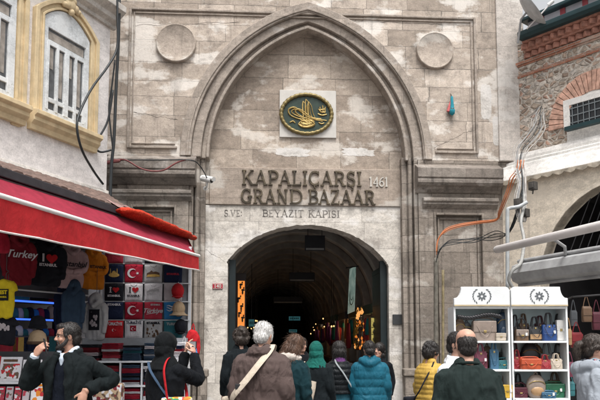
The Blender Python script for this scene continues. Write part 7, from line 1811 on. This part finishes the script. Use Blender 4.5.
# 3 white-haired man
C_BRG = cl('jacket_brown_grey', (0.075, 0.054, 0.050))
m3, s3, A3_ = person(262, 6.4, 320, PI - R(12), 'white haired man in brown grey quilted jacket with beige shoulder strap', look=(R(-8), R(16)),
    jacket=[dict(name='jacket', mat=C_BRG, add=.040, z0=.74, z1=1.465, puff=.009, sp=.16, r=(.082, .078, .062), stand=-.035, wr=.014)], hair='short', hairm=HW, trousers='navy')
bg3 = held('crossbody_bag', m3, 'beige crossbody bag strap worn diagonally over the brown grey jacket', 'bag')
iv3 = Matrix.Rotation(-m3.rotation_euler.z, 3, 'Z'); C_BEIGE = cl('strap_beige', (0.44, 0.38, 0.31))
pts3 = [(.09, -.02, 1.53), (.07, -.12, 1.475), (-.02, -.198, 1.36), (-.13, -.215, 1.22), (-.24, -.17, 1.09), (-.275, -.05, 1.02), (-.27, .1, .98), (-.1, .22, 1.15), (.05, .19, 1.38), (.1, .09, 1.51), (.09, -.02, 1.53)]
strap_path(bg3, [iv3 @ Vector(p) for p in pts3], .034, C_BEIGE, flat=.28)
q = MB(); q.cbox(iv3 @ Vector((-.2, -.195, 1.165)), (.05, .02, .05)); q.build('buckle', M_BLK, bg3, bevel=.005)
q = MB(); q.cbox(iv3 @ Vector((-.25, .15, .95)), (.26, .1, .2)); q.build('bag_body', C_BEIGE, bg3, bevel=.02)
# 4 brown-haired woman in dark teal coat
C_DTEAL = cl('coat_dark_teal', (0.005, 0.022, 0.028)); C_CREAMS = cl('scarf_cream', (0.45, 0.40, 0.36))
def w4x(root, M, A, shw):
    b = MB(); b.tube([Vector((-.10, -.03, 1.48)), Vector((-.07, .07, 1.50)), Vector((.0, .10, 1.50)), Vector((.07, .07, 1.50)), Vector((.10, -.03, 1.48))], [.035, .045, .05, .045, .035], 12, smooth=4)
    me = remesh(b, .008, 2); wrinkle(me, .008, (12, 12, 12), 2); link_mesh('scarf', me, C_CREAMS, root)
w4, s4, A4_ = person(290, 7.0, 332.5, PI - R(30), 'brown haired woman in dark teal coat looking down beside the white haired man', look=(R(20), R(16)), lookroll=R(-20),
    jacket=[dict(name='coat', mat=C_DTEAL, add=.04, z0=.62, z1=1.46, flare=.08, r=(.075, .068, .054), wr=.014)], hair='long', hairm=HBR, female=True, extra=w4x, trousers='black')
# 5 man facing us
person(302, 10.6, 337, R(4), 'dark haired man in black facing the street inside the crowd', look=(R(4), R(0)), jacket=[dict(name='jacket', mat=C_BLK, add=.03, z0=.7, z1=1.47, wr=.008)], hair='short', skin=SK, voxel=.007, trousers='black')
# 6 green headscarf woman
C_GSC = cl('headscarf_green', (0.008, 0.085, 0.07)); C_DK2 = cl('coat_dark_grey', (0.006, 0.009, 0.011))
w6, s6, A6_ = person(316.5, 8.7, 341, PI - R(20), 'woman in emerald green headscarf and dark coat at the entrance', look=(R(18), R(6)), jacket=[dict(name='coat', mat=C_DK2, add=.035, z0=.55, z1=1.46, flare=.08, r=(.08, .07, .055), wr=.009)], hair='scarf', hairm=C_GSC, female=True, trousers='black')
b6 = held('tote_bag', w6, 'beige tote bag on the left shoulder of the green headscarf woman', 'bag'); iv6 = Matrix.Rotation(-w6.rotation_euler.z, 3, 'Z')
q = MB(); q.rings([[Vector((.13 * a * math.cos(t), .045 * b_ * math.sin(t), z)) for t in [2 * PI * i / 16 for i in range(16)]] for z, a, b_ in ((-.2, .8, .8), (-.17, 1, 1), (.1, 1.02, .8), (.2, .95, .5))]); o = q.build('bag_body', C_BEIGE, b6, smooth=50); o.location = iv6 @ Vector((-.17, -.19, 1.03)); o.rotation_euler = (0, R(12), -w6.rotation_euler.z)
strap_path(b6, [iv6 @ Vector(p) for p in ((-.24, -.19, 1.2), (-.22, -.14, 1.36), (-.17, 0, 1.47), (-.16, .1, 1.38), (-.12, -.17, 1.2))], .012, C_BEIGE, flat=.5)
# 7 black puffer woman
C_PUFB = cl('puffer_black', (0.008, 0.010, 0.012), rough=.45); C_JEAN = cl('jeans_blue', (0.03, 0.11, 0.15))
def w7x(root, M, A, shw):
    b = MB(); b.tube([PIV + Vector((0, .01, -.06)), PIV + Vector((0, 0, .0)), PIV + Vector((0, 0, .03))], [.10, .085, .078], 16); me = remesh(b, .008, 2); wrinkle(me, .008, (14, 14, 14), 5); link_mesh('scarf', me, cl('scarf_purple', (0.10, 0.035, 0.12)), root)
w7, s7, A7_ = person(339, 9.0, 340.5, PI + R(4), 'woman in black puffer jacket and blue jeans with crossbody strap', look=(0, R(6)), jacket=[dict(name='puffer_jacket', mat=C_PUFB, add=.042, z0=1.0, z1=1.46, puff=.015, sp=.075, r=(.074, .07, .054), wr=.004, vox=.009)], hair='bob', hairm=HB, female=True, trousers=C_JEAN, extra=w7x)
b7 = held('crossbody_bag', w7, 'small bag on a thin grey strap across the black puffer jacket', 'bag'); iv7 = Matrix.Rotation(-w7.rotation_euler.z, 3, 'Z')
strap_path(b7, [iv7 @ Vector(p) for p in ((-.06, -.02, 1.52), (-.05, -.155, 1.44), (.05, -.205, 1.3), (.16, -.20, 1.12), (.25, -.1, .98), (.24, .1, .96), (.1, .21, 1.2), (-.02, .17, 1.42), (-.06, .06, 1.52), (-.06, -.02, 1.52))], .012, cl('strap_grey', (0.22, 0.24, 0.25)), flat=.4)
q = MB(); q.cbox(iv7 @ Vector((.27, .08, .9)), (.18, .08, .15)); q.build('bag_body', cl('strap_grey', (0,)*3), b7, bevel=.02)
# 8 teal puffer man
C_PUFT = cl('puffer_teal', (0.010, 0.085, 0.130), rough=.5)
person(369.5, 8.9, 340, PI - R(6), 'man in bright teal hooded puffer jacket seen from behind', look=(R(14), R(8)), jacket=[dict(name='puffer_jacket', mat=C_PUFT, add=.055, z0=.80, z1=1.46, puff=.012, sp=.11, r=(.084, .08, .062), hood=True, wr=.006, vox=.010)], hair='short', hairm=HB, trousers='black')
# 9 dark woman at the right door leaf
person(379, 10.3, 342.5, R(-25), 'dark haired woman in black half hidden behind the teal puffer jacket', look=(R(-10), 0), jacket=[dict(name='coat', mat=C_BLK, add=.03, z0=.6, z1=1.46)], hair='bob', hairm=HB, female=True, voxel=.007, trousers='black')
# 10 dark person left inside the doorway
person(240.5, 9.0, 326.5, PI + R(20), 'dark haired person in dark clothes just inside the left door leaf', look=(R(10), 0), jacket=[dict(name='coat', mat=C_DK2, add=.03, z0=.6, z1=1.46)], hair='curly', hairm=HD, female=True, trousers='black')
# 11 yellow puffer woman
C_PUFY = cl('puffer_yellow', (0.42, 0.27, 0.06), rough=.5)
w11, s11, A11_ = person(430, 8.3, 341, PI - R(62), 'woman in mustard yellow puffer jacket with dark curly hair at the handbag cabinet', look=(R(0), R(14)), jacket=[dict(name='puffer_jacket', mat=C_PUFY, add=.045, z0=.80, z1=1.46, puff=.015, sp=.066, r=(.076, .072, .058), wr=.003, vox=.009)], hair='curly', hairm=HB, female=True, voxel=.007, trousers='black')
b11 = held('crossbody_bag', w11, 'dark bag on a thin strap across the mustard yellow puffer jacket', 'bag'); iv11 = Matrix.Rotation(-w11.rotation_euler.z, 3, 'Z')
strap_path(b11, [iv11 @ Vector(p) for p in ((.04, -.07, 1.51), (-.01, -.165, 1.43), (-.1, -.21, 1.28), (-.19, -.18, 1.1), (-.22, 0, 1.0), (-.1, .2, 1.1), (.05, .15, 1.4), (.06, .02, 1.52), (.04, -.07, 1.51))], .011, CM('black'), flat=.5)
q = MB(); q.cbox(iv11 @ Vector((-.26, .06, .93)), (.1, .2, .17)); q.build('bag_body', CM('black'), b11, bevel=.02)
# 12 hidden shopper behind the balding man
person(456.5, 6.6, 331, R(38), 'dark haired man in white shirt half hidden behind the balding man', look=(R(12), R(6)), jacket=[dict(name='shirt', mat=cl('shirt_white', (0.55, 0.56, 0.58)), add=.012, z0=.8, z1=1.46, stand=.01)], hair='short', hairm=HB, voxel=.007, trousers='black')
# 13 balding man in green sweater
C_GRN = cl('sweater_bottle_green', (0.013, 0.021, 0.020))
def m13x(root, M, A, shw):
    b = MB(); b.tube([Vector((.085 * math.cos(t), .012 + .08 * math.sin(t), 1.478 + .012 * math.sin(t))) for t in [2 * PI * i / 24 for i in range(26)]], .012, 8); b.build('neck_rib', C_GRN, root, smooth=180)
person(466.5, 5.1, 326.5, PI - R(4), 'balding man in bottle green sweater seen from behind at the cabinet', look=(R(4), R(10)), jacket=[dict(name='sweater', mat=C_GRN, add=.020, z0=.84, z1=1.462, r=(.07, .062, .05), wr=.013)], hair='bald', hairm=HB, skin=SK, voxel=.008, trousers='navy', extra=m13x)
# 14 woman in grey hoodie at the right edge
C_GHO = cl('hoodie_grey', (0.25, 0.275, 0.31))
def w14x(root, M, A, shw):
    b = MB(); b.tube([PIV + Vector((0, -.0, -.05)), PIV + Vector((0, -.01, -.01)), PIV + Vector((0, -.012, .02))], [.098, .085, .076], 16); me = remesh(b, .008, 1); wrinkle(me, .008, (16, 16, 16), 4)
    o = link_mesh('scarf', me, [CM('navy'), CM('scarlet'), CM('teal')], root)
    for p in me.polygons: p.material_index = 1 if mnoise.noise(p.center * 40) > .2 else (2 if mnoise.noise(p.center * 30 + Vector((5, 5, 5))) > .25 else 0)
person(594.5, 5.9, 333, R(74), 'woman in pale grey hoodie with dark hair facing right at the picture edge', look=(R(6), R(2)), jacket=[dict(name='hoodie', mat=C_GHO, add=.038, z0=.78, z1=1.455, r=(.078, .07, .056), hood=True, wr=.009)], hair='pony', hairm=HD, female=True, voxel=.006, trousers='navy', extra=w14x)
